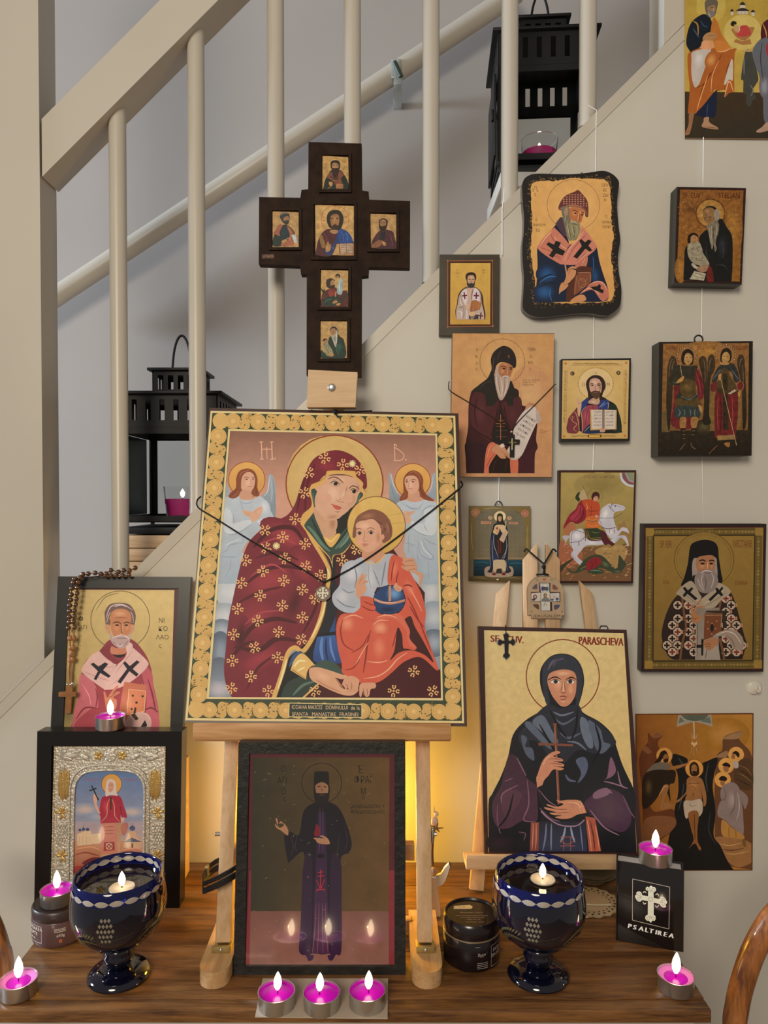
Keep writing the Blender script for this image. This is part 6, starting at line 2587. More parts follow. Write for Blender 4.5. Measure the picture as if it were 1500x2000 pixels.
# ---- man with open book
P = wall_icon('small black-edged gold icon of a bearded man holding an open book', ((1096.4, 701.4), (1232.6, 699.3), (1230, 861), (1094.8, 863)), 0.012, DARKB)
ar = Art(P, (1085, 690, 9.677), GW)
ar.draw('''
p c4a468>b89658 135,135 1392,128 1362,1612 112,1615
r ccae78>c0a060 760,700 520,480
o b09048 5 760,580 340,300
e ccb07c 760,580 322,295
''')
for k in range(44):
    a = k * 2 * pi / 44
    ar.draw('e 9a7630 %.0f,%.0f 11,11' % (760 + 332 * cos(a), 575 + 302 * sin(a)))
random.seed(8)
for k in range(46):
    t = k / 46
    for x, y_ in ((190 - 30 * t, 330 + 1000 * t), (1330 - 20 * t, 320 + 1040 * t), (340 + 850 * t, 195), (300 + 840 * t, 1565)):
        if not (590 < x < 880 and y_ > 1500):
            ar.draw('s 8a6a34 9 %.0f,%.0f %.0f,%.0f %.0f,%.0f' % (x - 22, y_ - 8, x + random.uniform(-8, 8), y_ + random.uniform(-14, 14), x + 22, y_ + 8))
ar.draw('''
l a07c3c 6 300,225 1270,222
l a07c3c 6 220,330 200,1400
l a07c3c 6 1290,320 1290,1400
e b0703c 190,195 26
e b0703c 1335,180 26
e b0703c 160,1570 26
e b0703c 1310,1560 26
e 4a3420 318,382 40
e 4a3420 1188,370 40
t d4b880 44 300,404 Ι
t d4b880 44 1168,392 Χ
t 6a5024 44 730,395 Ὁ
t 6a5024 56 500,612 Ω
t 6a5024 56 970,612 Ν
p 5a3a10 590,1565 625,1535 850,1535 880,1560 850,1590 625,1595
p c89c48 630,1548 840,1546 840,1582 632,1586
f 141414 490,930 600,840 700,800 880,820 1000,890 1130,970 1190,1100 1240,1290 1248,1450 1200,1505 560,1510 500,1490 440,1470 220,1470 230,1290 260,1200 420,1010
f 6c2c34 260,1200 400,1050 440,1150 460,1300 420,1500 240,1505 215,1450 230,1290
f 8c3c48 520,1100 600,990 700,980 800,990 850,1050 660,1100 650,1360 520,1510 500,1500 490,1200
r a85460>8c3c48 580,1200 50,140
s 5c2430 14 620,1040 580,1200 560,1400
s 5c2430 12 700,990 710,1030 720,1060
f 24346c 490,930 600,860 640,860 580,1000 510,1100 480,1060
f 24346c 850,900 1000,890 1000,1050 820,1050 800,1030
s 4c64a4 20 860,1030 920,970 990,930
s 4c64a4 14 560,1490 620,1400 650,1360
f 1c2848 520,1505 640,1340 680,1440 880,1450 840,1510
f 18261e 1010,960 1130,980 1190,1110 1240,1300 1245,1450 1190,1505 1040,1505 1160,1400 1160,1100 1010,1060
s c49c5c 12 450,1500 430,1300 390,1150 350,1100
s c49c5c 10 270,1200 330,1290 400,1340 340,1430 400,1480
s c49c5c 9 300,1200 330,1200 320,1260
s c49c5c 10 500,1500 510,1320 490,1120 580,1000
s b8a888 10 990,920 1000,980 990,1050
s b8a888 8 820,1030 880,970 930,920
s b8a888 8 540,1490 600,1420 650,1380
f c09a78 420,1150 410,1010 400,940 395,880 420,840 440,830 440,890 470,900 490,950 480,1060 450,1200
s 7a5440 8 430,930 450,950 480,950
f b08c70 630,900 720,840 850,830 840,900 800,970 680,960 620,940
r c8a488>b08c70 720,920 70,40
f 2c1c14 575,600 600,500 680,430 760,412 860,440 930,530 945,640 900,740 880,820 890,880 830,880 820,700 700,690 680,860 620,850 610,750
f b8907a 636,580 660,500 740,470 830,500 866,590 860,680 820,780 760,830 700,790 650,700
r ccaa90>b8907a 730,560 80,70
r 8a6450>b8907a 840,640 34,110
s 3c241a 14 645,590 690,572 730,592
s 3c241a 14 775,592 815,575 860,590
e 20140e 692,606 24,13
e 20140e 815,604 24,13
s 8a6048 10 750,600 748,680 755,700
f 4c3424 660,740 700,720 750,705 800,720 840,720 830,820 770,868 710,830 680,790
s 8a5a4c 9 715,750 755,742 795,750
p b89458 655,1065 890,1065 900,1085 920,1065 1155,1075 1150,1450 920,1450 890,1440 660,1460
p c2b4a4 672,1072 880,1075 880,1420 690,1430
p c2b4a4 930,1072 1135,1080 1125,1430 930,1425
p 7a6c64 880,1075 925,1075 925,1420 880,1420
f b8907a 835,1440 860,1410 890,1420 930,1410 940,1450 920,1490 850,1490
l 8a6048 6 870,1420 868,1480
l 8a6048 6 900,1420 902,1482
l 3a2410 10 660,1462 840,1452
l 3a2410 10 940,1450 1150,1440
''')
for k, (a, b) in enumerate((('Прїи', 'дите'), ('дїте ко', 'ко мнѣ'), ('мнѣ вси', 'вси тр'), ('тружда', 'уждаю'), ('ющїися', 'щїися'))):
    for s, x in ((a, 720), (b, 945)):
        ar.text(s, x, 1125 + k * 62, 40, '6a6058', 0, 145 / (glyphs(s)[1] * 40))
ar.build('painting', SATIN)

# ---- small standing figure on silver-grey lattice
P = wall_icon('small silver-grey icon of a standing figure on a rock above the sea', ((916.7, 988.4), (1036, 989), (1036, 1137), (915.7, 1135.4)), 0.009, mat('umber_board', (0.05, 0.03, 0.015), 0.45))
ar = Art(P, (905, 980, 10.714), (1.5, 1.55, 1.85))
ar.draw('''
p 6c6040>5c5440 130,95 1400,102 1395,1675 120,1660
p 6a6450>70664c 220,180 1300,190 1290,1200 215,1190
''')
for k in range(40):
    ar.draw('l 565240 5 %d,200 %d,1185\n' % (235 + k * 27, 228 + k * 27))
for k in range(36):
    ar.draw('l 565240 5 225,%d 1295,%d' % (205 + k * 27, 208 + k * 27))
ar.draw('''
p 6c5c34 130,95 500,95 240,330 215,1190 125,1190
p 6c5c34 1400,102 1010,100 1260,330 1300,1190 1395,1190
e a07454 255,225 90,85
o 5c4424 8 255,225 60,58
e a06c54 1285,245 80,75
o 5c4424 8 1285,245 50,48
s 9a8c58 10 180,420 170,700 190,1000
s 9a8c58 10 1340,500 1330,800 1340,1000
s 9a8c58 14 420,150 640,130 800,150
s 3a3018 8 440,210 330,260 270,330
s 3a3018 8 1080,200 1180,250 1240,330
s a0785c 12 230,1180 380,1185 520,1170
s a0785c 12 960,1190 1100,1180 1280,1195
p 1c3c48>0c1c24 215,1210 1280,1215 1280,1560 210,1550
s 2c5c6c 16 240,1280 380,1260 540,1290
s 2c5c6c 14 960,1300 1120,1280 1270,1300
s 102028 14 240,1360 400,1380 540,1350
p 54482c>44381c 120,1560 1395,1560 1395,1672 122,1660
s 7a6a40 12 200,1600 350,1590 500,1620
s 7a6a40 12 900,1600 1050,1590 1200,1610
f 8c7c68 440,1460 460,1380 560,1350 960,1350 1040,1400 1045,1500 1000,1560 760,1580 480,1560
e c8b888 765,310 125,115
o 8a7c4c 6 765,310 125,115
f 1c2028 615,560 640,470 740,440 850,440 920,560 935,700 940,1000 930,1300 1000,1440 940,1490 860,1470 830,1350 640,1360 600,1480 500,1460 560,1380 560,1100 570,750
f 232c44 580,760 640,700 640,1000 740,1180 620,1350 590,1200
f 26201c 700,720 860,720 860,1000 770,1170 690,1000
l 5c2420 26 730,800 735,1080
l 5c2420 18 780,800 775,1080
s 8c8c94 12 640,650 640,900 740,1180
s 8c8c94 12 900,760 900,1000 800,1200
s 8c8c94 10 600,800 610,1100 630,1300
s 8c8c94 10 920,900 880,1100 830,1220
s 5c6478 12 560,1100 570,1300 550,1400
s 5c6478 12 910,1200 905,1350 940,1440
f b8a078 640,580 680,490 850,490 880,560 930,630 920,660 840,650 800,640 760,560 740,640 700,690 620,640
f b88c68 670,600 690,520 740,540 750,620 700,660
e 5c2c14 705,555 16,22
p ac9478 890,570 935,640 840,860 750,790 830,640
l 6a5440 4 850,660 900,690
l 6a5440 4 830,700 885,730
l 6a5440 4 810,740 860,770
l c8b898 12 890,400 875,560
f a89878 630,1240 740,1210 880,1240 885,1440 850,1450 750,1390 640,1450
e 5c1c1c 640,1510 40,28
e 5c1c1c 845,1510 45,30
p 2c2820 700,1400 800,1395 810,1500 680,1500
f 24281c 700,360 710,270 765,240 820,270 830,360 850,450 760,470 700,450
f b08468 725,340 740,305 790,305 800,350 785,400 760,415 735,395
s 3c2418 6 735,335 755,332
s 3c2418 6 772,332 792,335
s 7a3c30 6 752,385 775,385
p a87c60 355,435 385,405 580,412 585,460 380,465
p a87c60 945,440 965,420 1130,422 1150,445 1130,470 960,468
e a88c68 562,335 48,40
e a88c68 962,340 48,40
t 5c3420 30 392,448 ΠΡΕΠΟΔ
t 5c3420 30 975,455 МАРІЯ
t 5c3420 40 546,352 Π
t 5c3420 40 946,355 Β
e c8b888 715,1625 24,14
''')
ar.build('painting', MATTE)
bm = nb()
q = [P.loc(x, y_) for x, y_ in ((967, 988), (970, 982), (975, 979), (980, 982), (982, 988))]
tube(bm, smooth_path([(p.x, p.y, -0.004) for p in q], 5), 0.0008, 6)
link_mesh('hanging_ring', bm, mat('dark_wire', (0.03, 0.03, 0.028), 0.4, 0.6), P.root, 60)

# ---- rider on the white horse
P = wall_icon('gold icon of a red-cloaked rider on a white horse spearing a dragon', ((1092, 918.4), (1242.6, 918.4), (1236, 1139.5), (1092, 1139)), 0.013, DARKB)
ar = Art(P, (1080, 910, 8.333), GW)
ar.draw('''
p 3a160e 100,85 1345,85 1290,1895 100,1890
p a08c50>7a6434 130,108 1325,108 1268,1875 105,1872
r 84723c>94804a 760,320 420,220
f 6c4c30 105,1330 250,1280 440,1340 560,1320 800,1300 1000,1330 1180,1260 1270,1300 1268,1875! 105,1872!
f 94583a 110,1240 200,1250 300,1300 480,1400 440,1560 300,1640 110,1660
f 9c6240 180,1000 300,930 370,990 350,1080 260,1120 180,1110
f 8a6a3c 1060,960 1120,940 1160,880 1200,1000 1280,1090 1270,1300 1180,1240 1080,1100
f 9a7a48 680,1400 820,1310 950,1330 1060,1280 1200,1340 1180,1500 1050,1660 900,1560
''')
random.seed(6)
for k in range(130):
    x, y_ = random.uniform(120, 1250), random.uniform(1290, 1850)
    c = random.choice(('b87850', 'a8683e', 'c89a68', '5c3820')) if x < 620 else random.choice(('b89a60', 'a88850', 'c8b07c', '5c4424'))
    ar.draw('s %s 9 %.0f,%.0f %.0f,%.0f %.0f,%.0f' % (c, x, y_, x + 22, y_ - 14, x + 50, y_ - 18))
ar.draw('''
f b8bcc0 1085,112! 1315,112! 1310,350! 1200,320 1110,240
f 7a4c44 1120,112! 1315,112! 1312,310! 1220,290 1140,210
f 9a8ca0 1165,112! 1315,112! 1312,270! 1230,240
f 7c8468 1190,112! 1315,112! 1312,245! 1240,220
t 5c4a20 40 500,200 Ο ΑΓΙΟΣ ΓΕΩΡΓΙΟΣ
f 7c1c28 420,600 500,560 560,740 550,830 480,910 380,945 300,910 230,960 170,1025 190,940 270,790 370,700 
f 94303c 430,640 480,700 400,880 300,880 280,830 380,740
s 4c0c18 12 450,640 430,780 340,880
s 4c0c18 12 500,700 480,830 400,930
f 28301c 365,500 400,440 440,430 420,500 440,540 420,580 370,540
f a8926c 430,510 450,420 510,390 540,480 560,540 470,560
l 5c4a1c 6 465,290 565,480
o 6a5a2c 5 685,485 125,125
f b4b0b4 290,1080 380,1040 480,1030 560,1200 760,1200 860,1250 1000,1160 1130,1130 1190,1150 1230,1270 1215,1310 1180,1230 1100,1170 1010,1250 880,1270 700,1290 540,1300 460,1380 400,1480 530,1590 500,1615 420,1600 290,1450 330,1370 280,1290 270,1180
r d0ccd0>b4b0b4 390,1140 90,80
r ccc8cc>b4b0b4 640,1250 110,34
f b4b0b4 735,840 790,700 880,630 930,610 960,630 1060,625 1170,670 1150,720 1080,735 1000,760 985,850 1020,980 1060,1060 1120,1000 1210,1020 1240,1100 1200,1080 1120,1060 1060,1130 940,1180 880,1100 820,1000 740,930
r d4d0d4>b4b0b4 850,780 70,130 20
r d0ccd0>b4b0b4 930,1080 70,60
s 7c7480 12 790,720 750,850 800,980
s 8a8490 9 960,640 1050,650 1150,690
s 8a8490 10 1000,1240 1080,1160 1180,1160
s 8a8490 10 330,1380 300,1440 410,1560
f a8a0a0 150,1160 200,1130 270,1150 230,1210 170,1330 200,1230
k 3c2018 7 905,640 940,690 1000,750
k 3c2018 7 935,690 960,620
k 3c2018 6 735,845 860,850 1000,840 1130,765
k 4c1c18 10 800,1000 900,1025 1020,1000
l 4c1c18 8 918,1040 918,1100
l 4c1c18 8 995,1030 995,1090
k 3c2018 7 370,1050 300,1120 300,1330
k 3c2018 7 370,1050 460,1070 530,1130 440,1220 270,1250
l 3c1818 10 420,1230 422,1300
l 3c1818 10 525,1130 527,1220
e 20140c 1012,655 12,9
p 28301c 520,1020 720,1010 800,1060 860,1180 590,1200
l 9a7c34 6 560,1050 600,1180 780,1165
k 4c1c1c 14 510,1020 590,1200 790,1205
s 5c6c34 10 620,1060 680,1090 760,1080
f 4c1a20 780,1050 860,1090 900,1180 1000,1270 960,1300 900,1270 850,1290 790,1200
f a84424 470,580 560,540 700,570 760,640 760,760 730,830 550,830 530,700
f b8622c 545,830 730,820 740,920 760,1000 540,1010 530,920
s d88c4c 10 560,860 640,890 720,860
s 5c2018 12 560,720 640,740 740,720
s d8803c 10 550,960 640,980 750,960
s 6a2c1c 10 620,640 620,780 600,830
s d8804c 12 540,600 560,680 540,720
s 5c4a40 12 540,880 640,900 730,890
f c09470 680,810 720,800 735,830 700,840
f 3c1814 625,500 650,440 700,420 750,450 755,520 720,560 650,560 630,530
f b8886a 655,530 690,490 730,500 735,540 700,570 660,565
s 2c140e 6 680,510 710,505 730,520
f 343422 105,1720! 110,1640 220,1560 330,1500 320,1530 230,1610 130,1720
f 343c28 205,1640 260,1680 350,1720 420,1640 520,1520 660,1450 780,1455 880,1530 960,1640 1040,1670 1060,1560 1080,1450 1150,1540 1190,1600 1120,1700 1000,1745 850,1680 760,1660 620,1740 520,1690 400,1740 280,1730
r 5c6444>343c28 850,1600 90,50 30
r 5c6444>343c28 1050,1720 80,26
s 80865c 8 440,1690 520,1640 600,1660
f 7c2024 540,1590 600,1520 700,1480 780,1510 790,1570 720,1640 560,1710 535,1650
s 4c0c12 10 600,1540 640,1600 620,1680
s 4c0c12 10 690,1500 700,1570 690,1640
e 2c3c28 700,1720 130,40
s 7c8c6c 9 600,1710 700,1700 810,1720
''')
ar.build('painting', SATIN)

# ---- two winged archangels
P = wall_icon('dark aged icon of two winged archangels standing side by side', ((1287, 668), (1470.5, 666), (1468, 890), (1285, 891)), 0.028, mat('aged_black_board', (0.016, 0.010, 0.007), 0.4, noise=0.4, nscale=60), 0.002, 0.004)
ar = Art(P, (1220, 640, 5.357), (1.5, 1.5, 1.72))
ar.draw('''
p 80592c>6a4a24 402,168 1300,160 1290,1080 385,1090
r a07434>805a2c 850,240 280,100
p 282014>1c160c 360,1080 1315,1070 1312,1330 350,1330
r 4a4224>282014 830,1040 110,80
p 5c4a28 390,880 470,860 470,1090 388,1095
p 70582c 900,660 940,660 940,1080 890,1080
p 70582c 1180,720 1215,720 1215,1030 1180,1030
''')
for cx, cy in ((655, 295), (1058, 285)):
    ar.draw('e 8a6034 %d,%d 92,98' % (cx, cy))
    for k in range(22):
        a = k * 2 * pi / 22 + .2
        if -0.1 < cos(a) + 2 and not (sin(a) > .55):
            ar.draw('e 2a160c %.0f,%.0f 11,10\ne c09c6c %.0f,%.0f 6' % (cx + 102 * cos(a), cy + 108 * sin(a), cx + 102 * cos(a), cy + 108 * sin(a)))
for pts in ('440,560 450,400 480,310 510,295 540,340 545,420 510,480 500,700 490,850 470,1060 450,1050 435,800', '775,360 800,300 830,300 855,340 860,480 870,700 880,900 900,1000 820,1000 830,800 820,560',
            '865,480 870,330 900,280 930,290 945,350 940,440 900,520 890,660 880,900 860,900', '1175,380 1190,300 1220,280 1250,320 1262,500 1275,800 1270,1000 1240,1070 1230,900 1220,600'):
    ar.draw('f 3a2c1c>1c180e ' + pts)
ar.draw('''
s 6a5a40 7 460,520 475,380 505,320
s 6a5a40 7 490,500 500,400 520,350
s 6a5a40 7 840,600 840,420 825,330
s 6a5a40 7 880,460 890,360 915,310
s 6a5a40 7 1200,400 1215,340 1235,320
s 6a5a40 7 1235,700 1240,500 1230,380
f 5c1c20 480,980 510,740 520,600 580,600 600,800 760,700 720,480 760,430 820,560 825,720 790,760 800,860 700,960 700,1050 560,1060
s 8a3c30 9 520,700 500,850 480,960
s 8a3c30 9 740,460 780,580 800,720
f 2c281c 480,520 500,430 560,390 640,400 760,400 740,480 740,660 760,760 540,770 580,620 470,600 450,570
f 4a3a1c 580,560 660,540 730,560 740,680 670,740 590,690
r 6a5428>4a3a1c 660,620 60,60
f 4a3a1c 545,740 660,760 770,730 790,800 770,830 660,840 540,830
f 2c3430 535,830 770,830 780,940 660,935 540,945
s 66746c 8 560,850 580,890 560,930
s 66746c 8 620,850 630,890 620,930
s 66746c 8 680,850 690,890 680,930
s 66746c 8 740,850 730,890 740,930
k 4c5c58 9 590,720 680,750 760,690
s 4c5848 10 500,560 530,580 590,560
f a07840 540,570 600,510 622,520 600,560 560,580
f a07840 770,810 810,830 810,890 790,880
l 9a8a68 6 578,380 600,510
f 8a6434 580,945 640,945 635,1050 580,1050
f 8a6434 695,945 765,945 745,1050 700,1050
p 241a0e 580,1050 636,1050 636,1220 600,1290 565,1290 605,1220
p 241a0e 695,1050 750,1050 720,1230 750,1275 720,1280 685,1225
l 6a5434 6 605,1080 632,1080
l 6a5434 6 605,1120 632,1120
l 6a5434 6 608,1160 632,1160
l 6a5434 6 700,1080 735,1080
l 6a5434 6 698,1120 728,1120
s 6a4a34 9 570,1290 610,1240 635,1210
s 6a4a34 9 745,1275 700,1240 695,1200
f 20180e 590,320 610,250 660,222 715,260 720,340 700,390 610,380
f a07c48 620,350 635,280 670,265 705,300 705,350 670,390 640,380
s 2a1a0c 6 640,315 660,308
s 2a1a0c 6 680,310 698,315
s 6a3c20 5 655,360 680,360
l b89060 4 672,315 670,340
f 5c1c1c 950,680 1040,640 1170,650 1185,900 1160,1120 1170,1160 970,1170 940,1060
s 8a3c30 9 980,720 970,900 980,1080
s 8a3c30 9 1120,700 1130,900 1120,1100
s 300c0c 9 1000,700 1010,900 1000,1120
f 5c2420 900,600 960,560 980,640 940,670 905,660
f 2c2c28 910,560 970,420 1040,380 1140,380 1190,480 1200,560 1150,570 1110,460 1000,470 960,560
s 5c6468 8 920,540 970,480 1010,430
s 5c6468 8 1110,430 1160,500 1190,540
f 4a3a20 970,600 1010,440 1080,440 1110,520 1170,640 1000,660
p 2c2414 1025,480 1075,480 1085,1070 1030,1070
e 120c06 1050,560 9
e 120c06 1050,660 9
e 120c06 1048,790 9
e 120c06 1046,905 9
e 120c06 1046,1015 9
f 3a2c18 960,630 1100,660 1180,650 1160,690 1000,690
p a89478 1080,690 1150,645 1172,660 1110,695
e 5c2420 1208,610 36,46
o 9a5c3c 6 1208,610 36,46
l b09868 5 1000,520 1170,1230
f a07840 985,550 980,500 1010,480 1005,530
f a07840 1185,680 1215,660 1200,730
p 80683c 965,1130 1140,1120 1150,1170 970,1180
l 7a4a2c 6 970,1230 880,1320
f 20180e 1000,300 1020,235 1070,212 1115,250 1115,330 1090,360 1010,360
f a07c48 1015,330 1030,270 1070,255 1100,290 1095,340 1060,370 1030,365
s 2a1a0c 6 1030,305 1048,298
s 2a1a0c 6 1068,300 1086,305
s 6a3c20 5 1045,348 1068,348
f a07840 1000,365 1080,370 1090,385 1020,390
f 8a5c2c 1040,1210 1100,1200 1090,1250 1060,1240
''')
for s, x, w_ in (('ΑΡΧ ΜΙΧ', 425, 130), ('ΜΙΧΑΗΛ', 755, 120), ('ΑΡ', 915, 30), ('ГАВРІИЛ', 1165, 118)):
    ar.text(s, x, 235, 44, '5c2412', 0, w_ / (glyphs(s)[1] * 44))
ar.build('painting', AGED)
bm = nb()
c = P.loc(1369, 661)
tube(bm, [(c.x + 0.006 * cos(a), c.y + 0.006 * sin(a), -0.008) for a in [k * 2 * pi / 20 for k in range(20)]], 0.0012, 8, True)
link_mesh('hanging_ring', bm, BLACKF, P.root, 60)

# ---- white-bearded bishop in cross-patterned robe
P = wall_icon('gold icon of a white-bearded bishop in black veil and cross-patterned robe', ((1258, 1023), (1497, 1023), (1491, 1312), (1252.5, 1312)), 0.018, mat('maroon_black_board', (0.022, 0.010, 0.010), 0.4))
ar = Art(P, (1220, 1000, 5.357), (1.35, 1.36, 1.6))
ar.draw('''
p 3a1c18 205,155 1460,152 1440,1650 195,1655
p 80662c>6e5626 222,168 1450,165 1428,1638 205,1640
p 5c4c20 232,175 1440,172 1418,1630 215,1632
''')
random.seed(2)
for (a, b), n in ((((250, 210), (1420, 205)), 34), (((265, 260), (255, 1560)), 38), (((1400, 260), (1385, 1560)), 38), (((250, 1600), (1400, 1595)), 34)):
    for k in range(n):
        t = (k + .5) / n
        x, y_ = a[0] + (b[0] - a[0]) * t, a[1] + (b[1] - a[1]) * t
        ar.draw('e %s %.0f,%.0f 15,15\no 4a3c18 4 %.0f,%.0f 10' % (random.choice(('8c7438', '967c40', '7c6630')), x, y_, x, y_))
for x, y_ in ((262, 212), (1408, 205), (250, 1598), (1395, 1592)):
    ar.draw('p 8c7030 %d,%d %d,%d %d,%d %d,%d' % (x - 42, y_ - 42, x + 42, y_ - 42, x + 42, y_ + 42, x - 42, y_ + 42))
ar.draw('''
l 241c0c 10 300,245 1362,242 1340,1555 295,1560 300,245
l 241c0c 6 310,180 750,178
l 241c0c 6 930,178 1360,176
p 866a2e>745a26 312,255 1355,252 1332,1545 303,1550
r 90743a>80642a 840,500 300,290
e 846a30 830,500 305,285
o 5c4418 7 830,500 312,292
o 6a5020 4 830,500 285,265
f 0e0c0c 680,380 720,320 830,290 930,310 975,370 985,480 1010,640 1020,730 940,800 680,800 590,770 620,690 660,540
f 2a1c16>241812 560,860 700,740 960,740 1100,830 1160,960 1200,1100 1250,1290 1270,1380 1230,1540! 520,1545! 450,1500 390,1330 400,1180 470,980
''')
random.seed(1)
rob = lambda x, y_: (x < 740 - (y_ - 900) * .02 or x > 1000) and ((x - 830) / (300 + (y_ - 860) * .26)) ** 2 < 1 and y_ < 1520 and not (590 < x < 640) and not (960 < x < 1020 and y_ > 900)
for j in range(10):
    for i in range(10):
        x, y_ = 385 + i * 112 + (56 if j % 2 else 0), 905 + j * 70
        if rob(x, y_) and (x - 830) ** 2 / (285 + (y_ - 860) * .25) ** 2 < .95:
            pts = [(x + 58 * cos(k * pi / 4 + pi / 8), y_ + 58 * sin(k * pi / 4 + pi / 8)) for k in range(8)]
            ar.poly(pts, '1a1412')
            ar.poly([(x + 47 * cos(k * pi / 4 + pi / 8), y_ + 47 * sin(k * pi / 4 + pi / 8)) for k in range(8)], 'b09a80')
            cross_p(ar, x, y_, 60, 60, '1c1614' if (i + j) % 3 else '6a2c20', 0, .32)
            ar.draw('p a4704c %d,%d %d,%d %d,%d %d,%d' % (x + 56 - 9, y_ - 20, x + 56 + 9, y_ - 20, x + 56 + 9, y_ + 20, x + 56 - 9, y_ + 20))
ar.draw('''
k 6a4428 22 600,900 620,1060 640,1200 600,1380 580,1540
k 6a4428 22 1010,900 985,1030
k 6a4428 24 990,1320 1020,1430 1040,1540
p 7c7060>8c8070 745,1000 990,1000 980,1240 985,1548 735,1548
p 948878 800,1400 980,1400 1000,1548 805,1548
s 5c5044 8 760,1050 760,1300 755,1540
s 5c5044 8 860,1430 850,1490 840,1540
p 141210 750,1388 815,1388 815,1420 750,1420
p 141210 800,1330 825,1330 820,1500 800,1500
f 968870 540,840 690,720 780,850 800,900 740,980! 640,930 580,880
f 988a70 980,740 1110,830 1010,920 930,1000 800,1005 740,985! 800,910 900,830
s 6a5c48 6 580,830 680,900 750,960
s 6a5c48 6 1060,840 950,920 830,990
s b8ac94 8 620,800 700,880 770,930
s b8ac94 8 1040,810 930,900 830,960
p 100e0e 605,795 630,782 660,820 700,785 718,800 685,838 760,905 738,925 655,855 622,892 605,872 635,835
p 100e0e 945,800 965,790 990,815 1015,780 1032,795 1005,832 1030,868 1010,882 980,855 895,935 875,915 960,835
f 8c8074 705,560 720,490 760,480 940,470 965,560 970,680 940,640 730,660 710,680
f 986844 745,560 760,480 840,455 930,460 942,540 935,610 880,640 780,640
r b08058>986844 810,560 44,50
r b08058>986844 910,560 20,50
s 1c120c 16 775,515 815,502 848,518
s 1c120c 16 880,515 910,505 940,515
e 18100a 815,540 24,11
e 18100a 905,540 20,11
s c89868 9 868,520 866,570 862,595
s 5c3420 7 845,600 865,606 885,598
f 7c7066 735,670 790,620 860,600 930,610 965,670 975,740 930,820 850,850 780,830 735,760
s a89c90 10 760,690 790,770 830,830
s a89c90 10 820,640 800,720 830,800
s a89c90 10 900,630 930,700 900,800
s 4c4038 8 830,660 850,740 840,820
s b4a89c 12 790,640 850,612 920,628
s 4c4038 7 830,635 870,640 910,632
p 2c2418 835,1050 860,1032 1055,1030 1058,1200 1025,1230 1020,1060
p 6a3c20 835,1060 1022,1055 1010,1270 940,1300 825,1340
l a08060 6 845,1080 1015,1078 1005,1200
e 1c1814 912,1210 18,40
e a08060 912,1165 7
e a08060 870,1222 7
e a08060 950,1220 7
e a08060 910,1275 7
e a08060 870,1150 7
e a08060 960,1140 7
f 9a6a44 690,1050 695,980 710,990 720,1030 740,990 830,985 830,1000 760,1005 740,1040 780,1090 800,1070 810,1100 770,1150 710,1160
f 9a6a44 750,960 790,915 800,920 770,970
s 5c3418 6 700,1100 730,1120 770,1100
f 9a6a44 820,1370 870,1330 960,1320 975,1370 900,1440 850,1430
s 5c3418 6 830,1385 880,1380 900,1390
s 5c3418 6 840,1410 880,1405 900,1410
f 8c7c68 920,1300 1000,1250 1100,1225 1190,1260 1240,1340 1240,1420 1190,1450 1130,1420 1060,1310 980,1300
s b8ac98 12 950,1290 1060,1250 1150,1280 1220,1380
s 5c5040 9 1060,1290 1120,1340 1150,1420
''')
for s, x, y_, z, w_ in (('SF IER', 368, 372, 76, 125), ('NECTARIE', 1135, 368, 76, 195), ('DIN', 398, 755, 44, 62), ('EGHINA', 1155, 762, 44, 130)):
    ar.text(s, x, y_, z, '6a3416', 0, w_ / (glyphs(s)[1] * z))
ar.build('painting', AGED if False else SATIN)

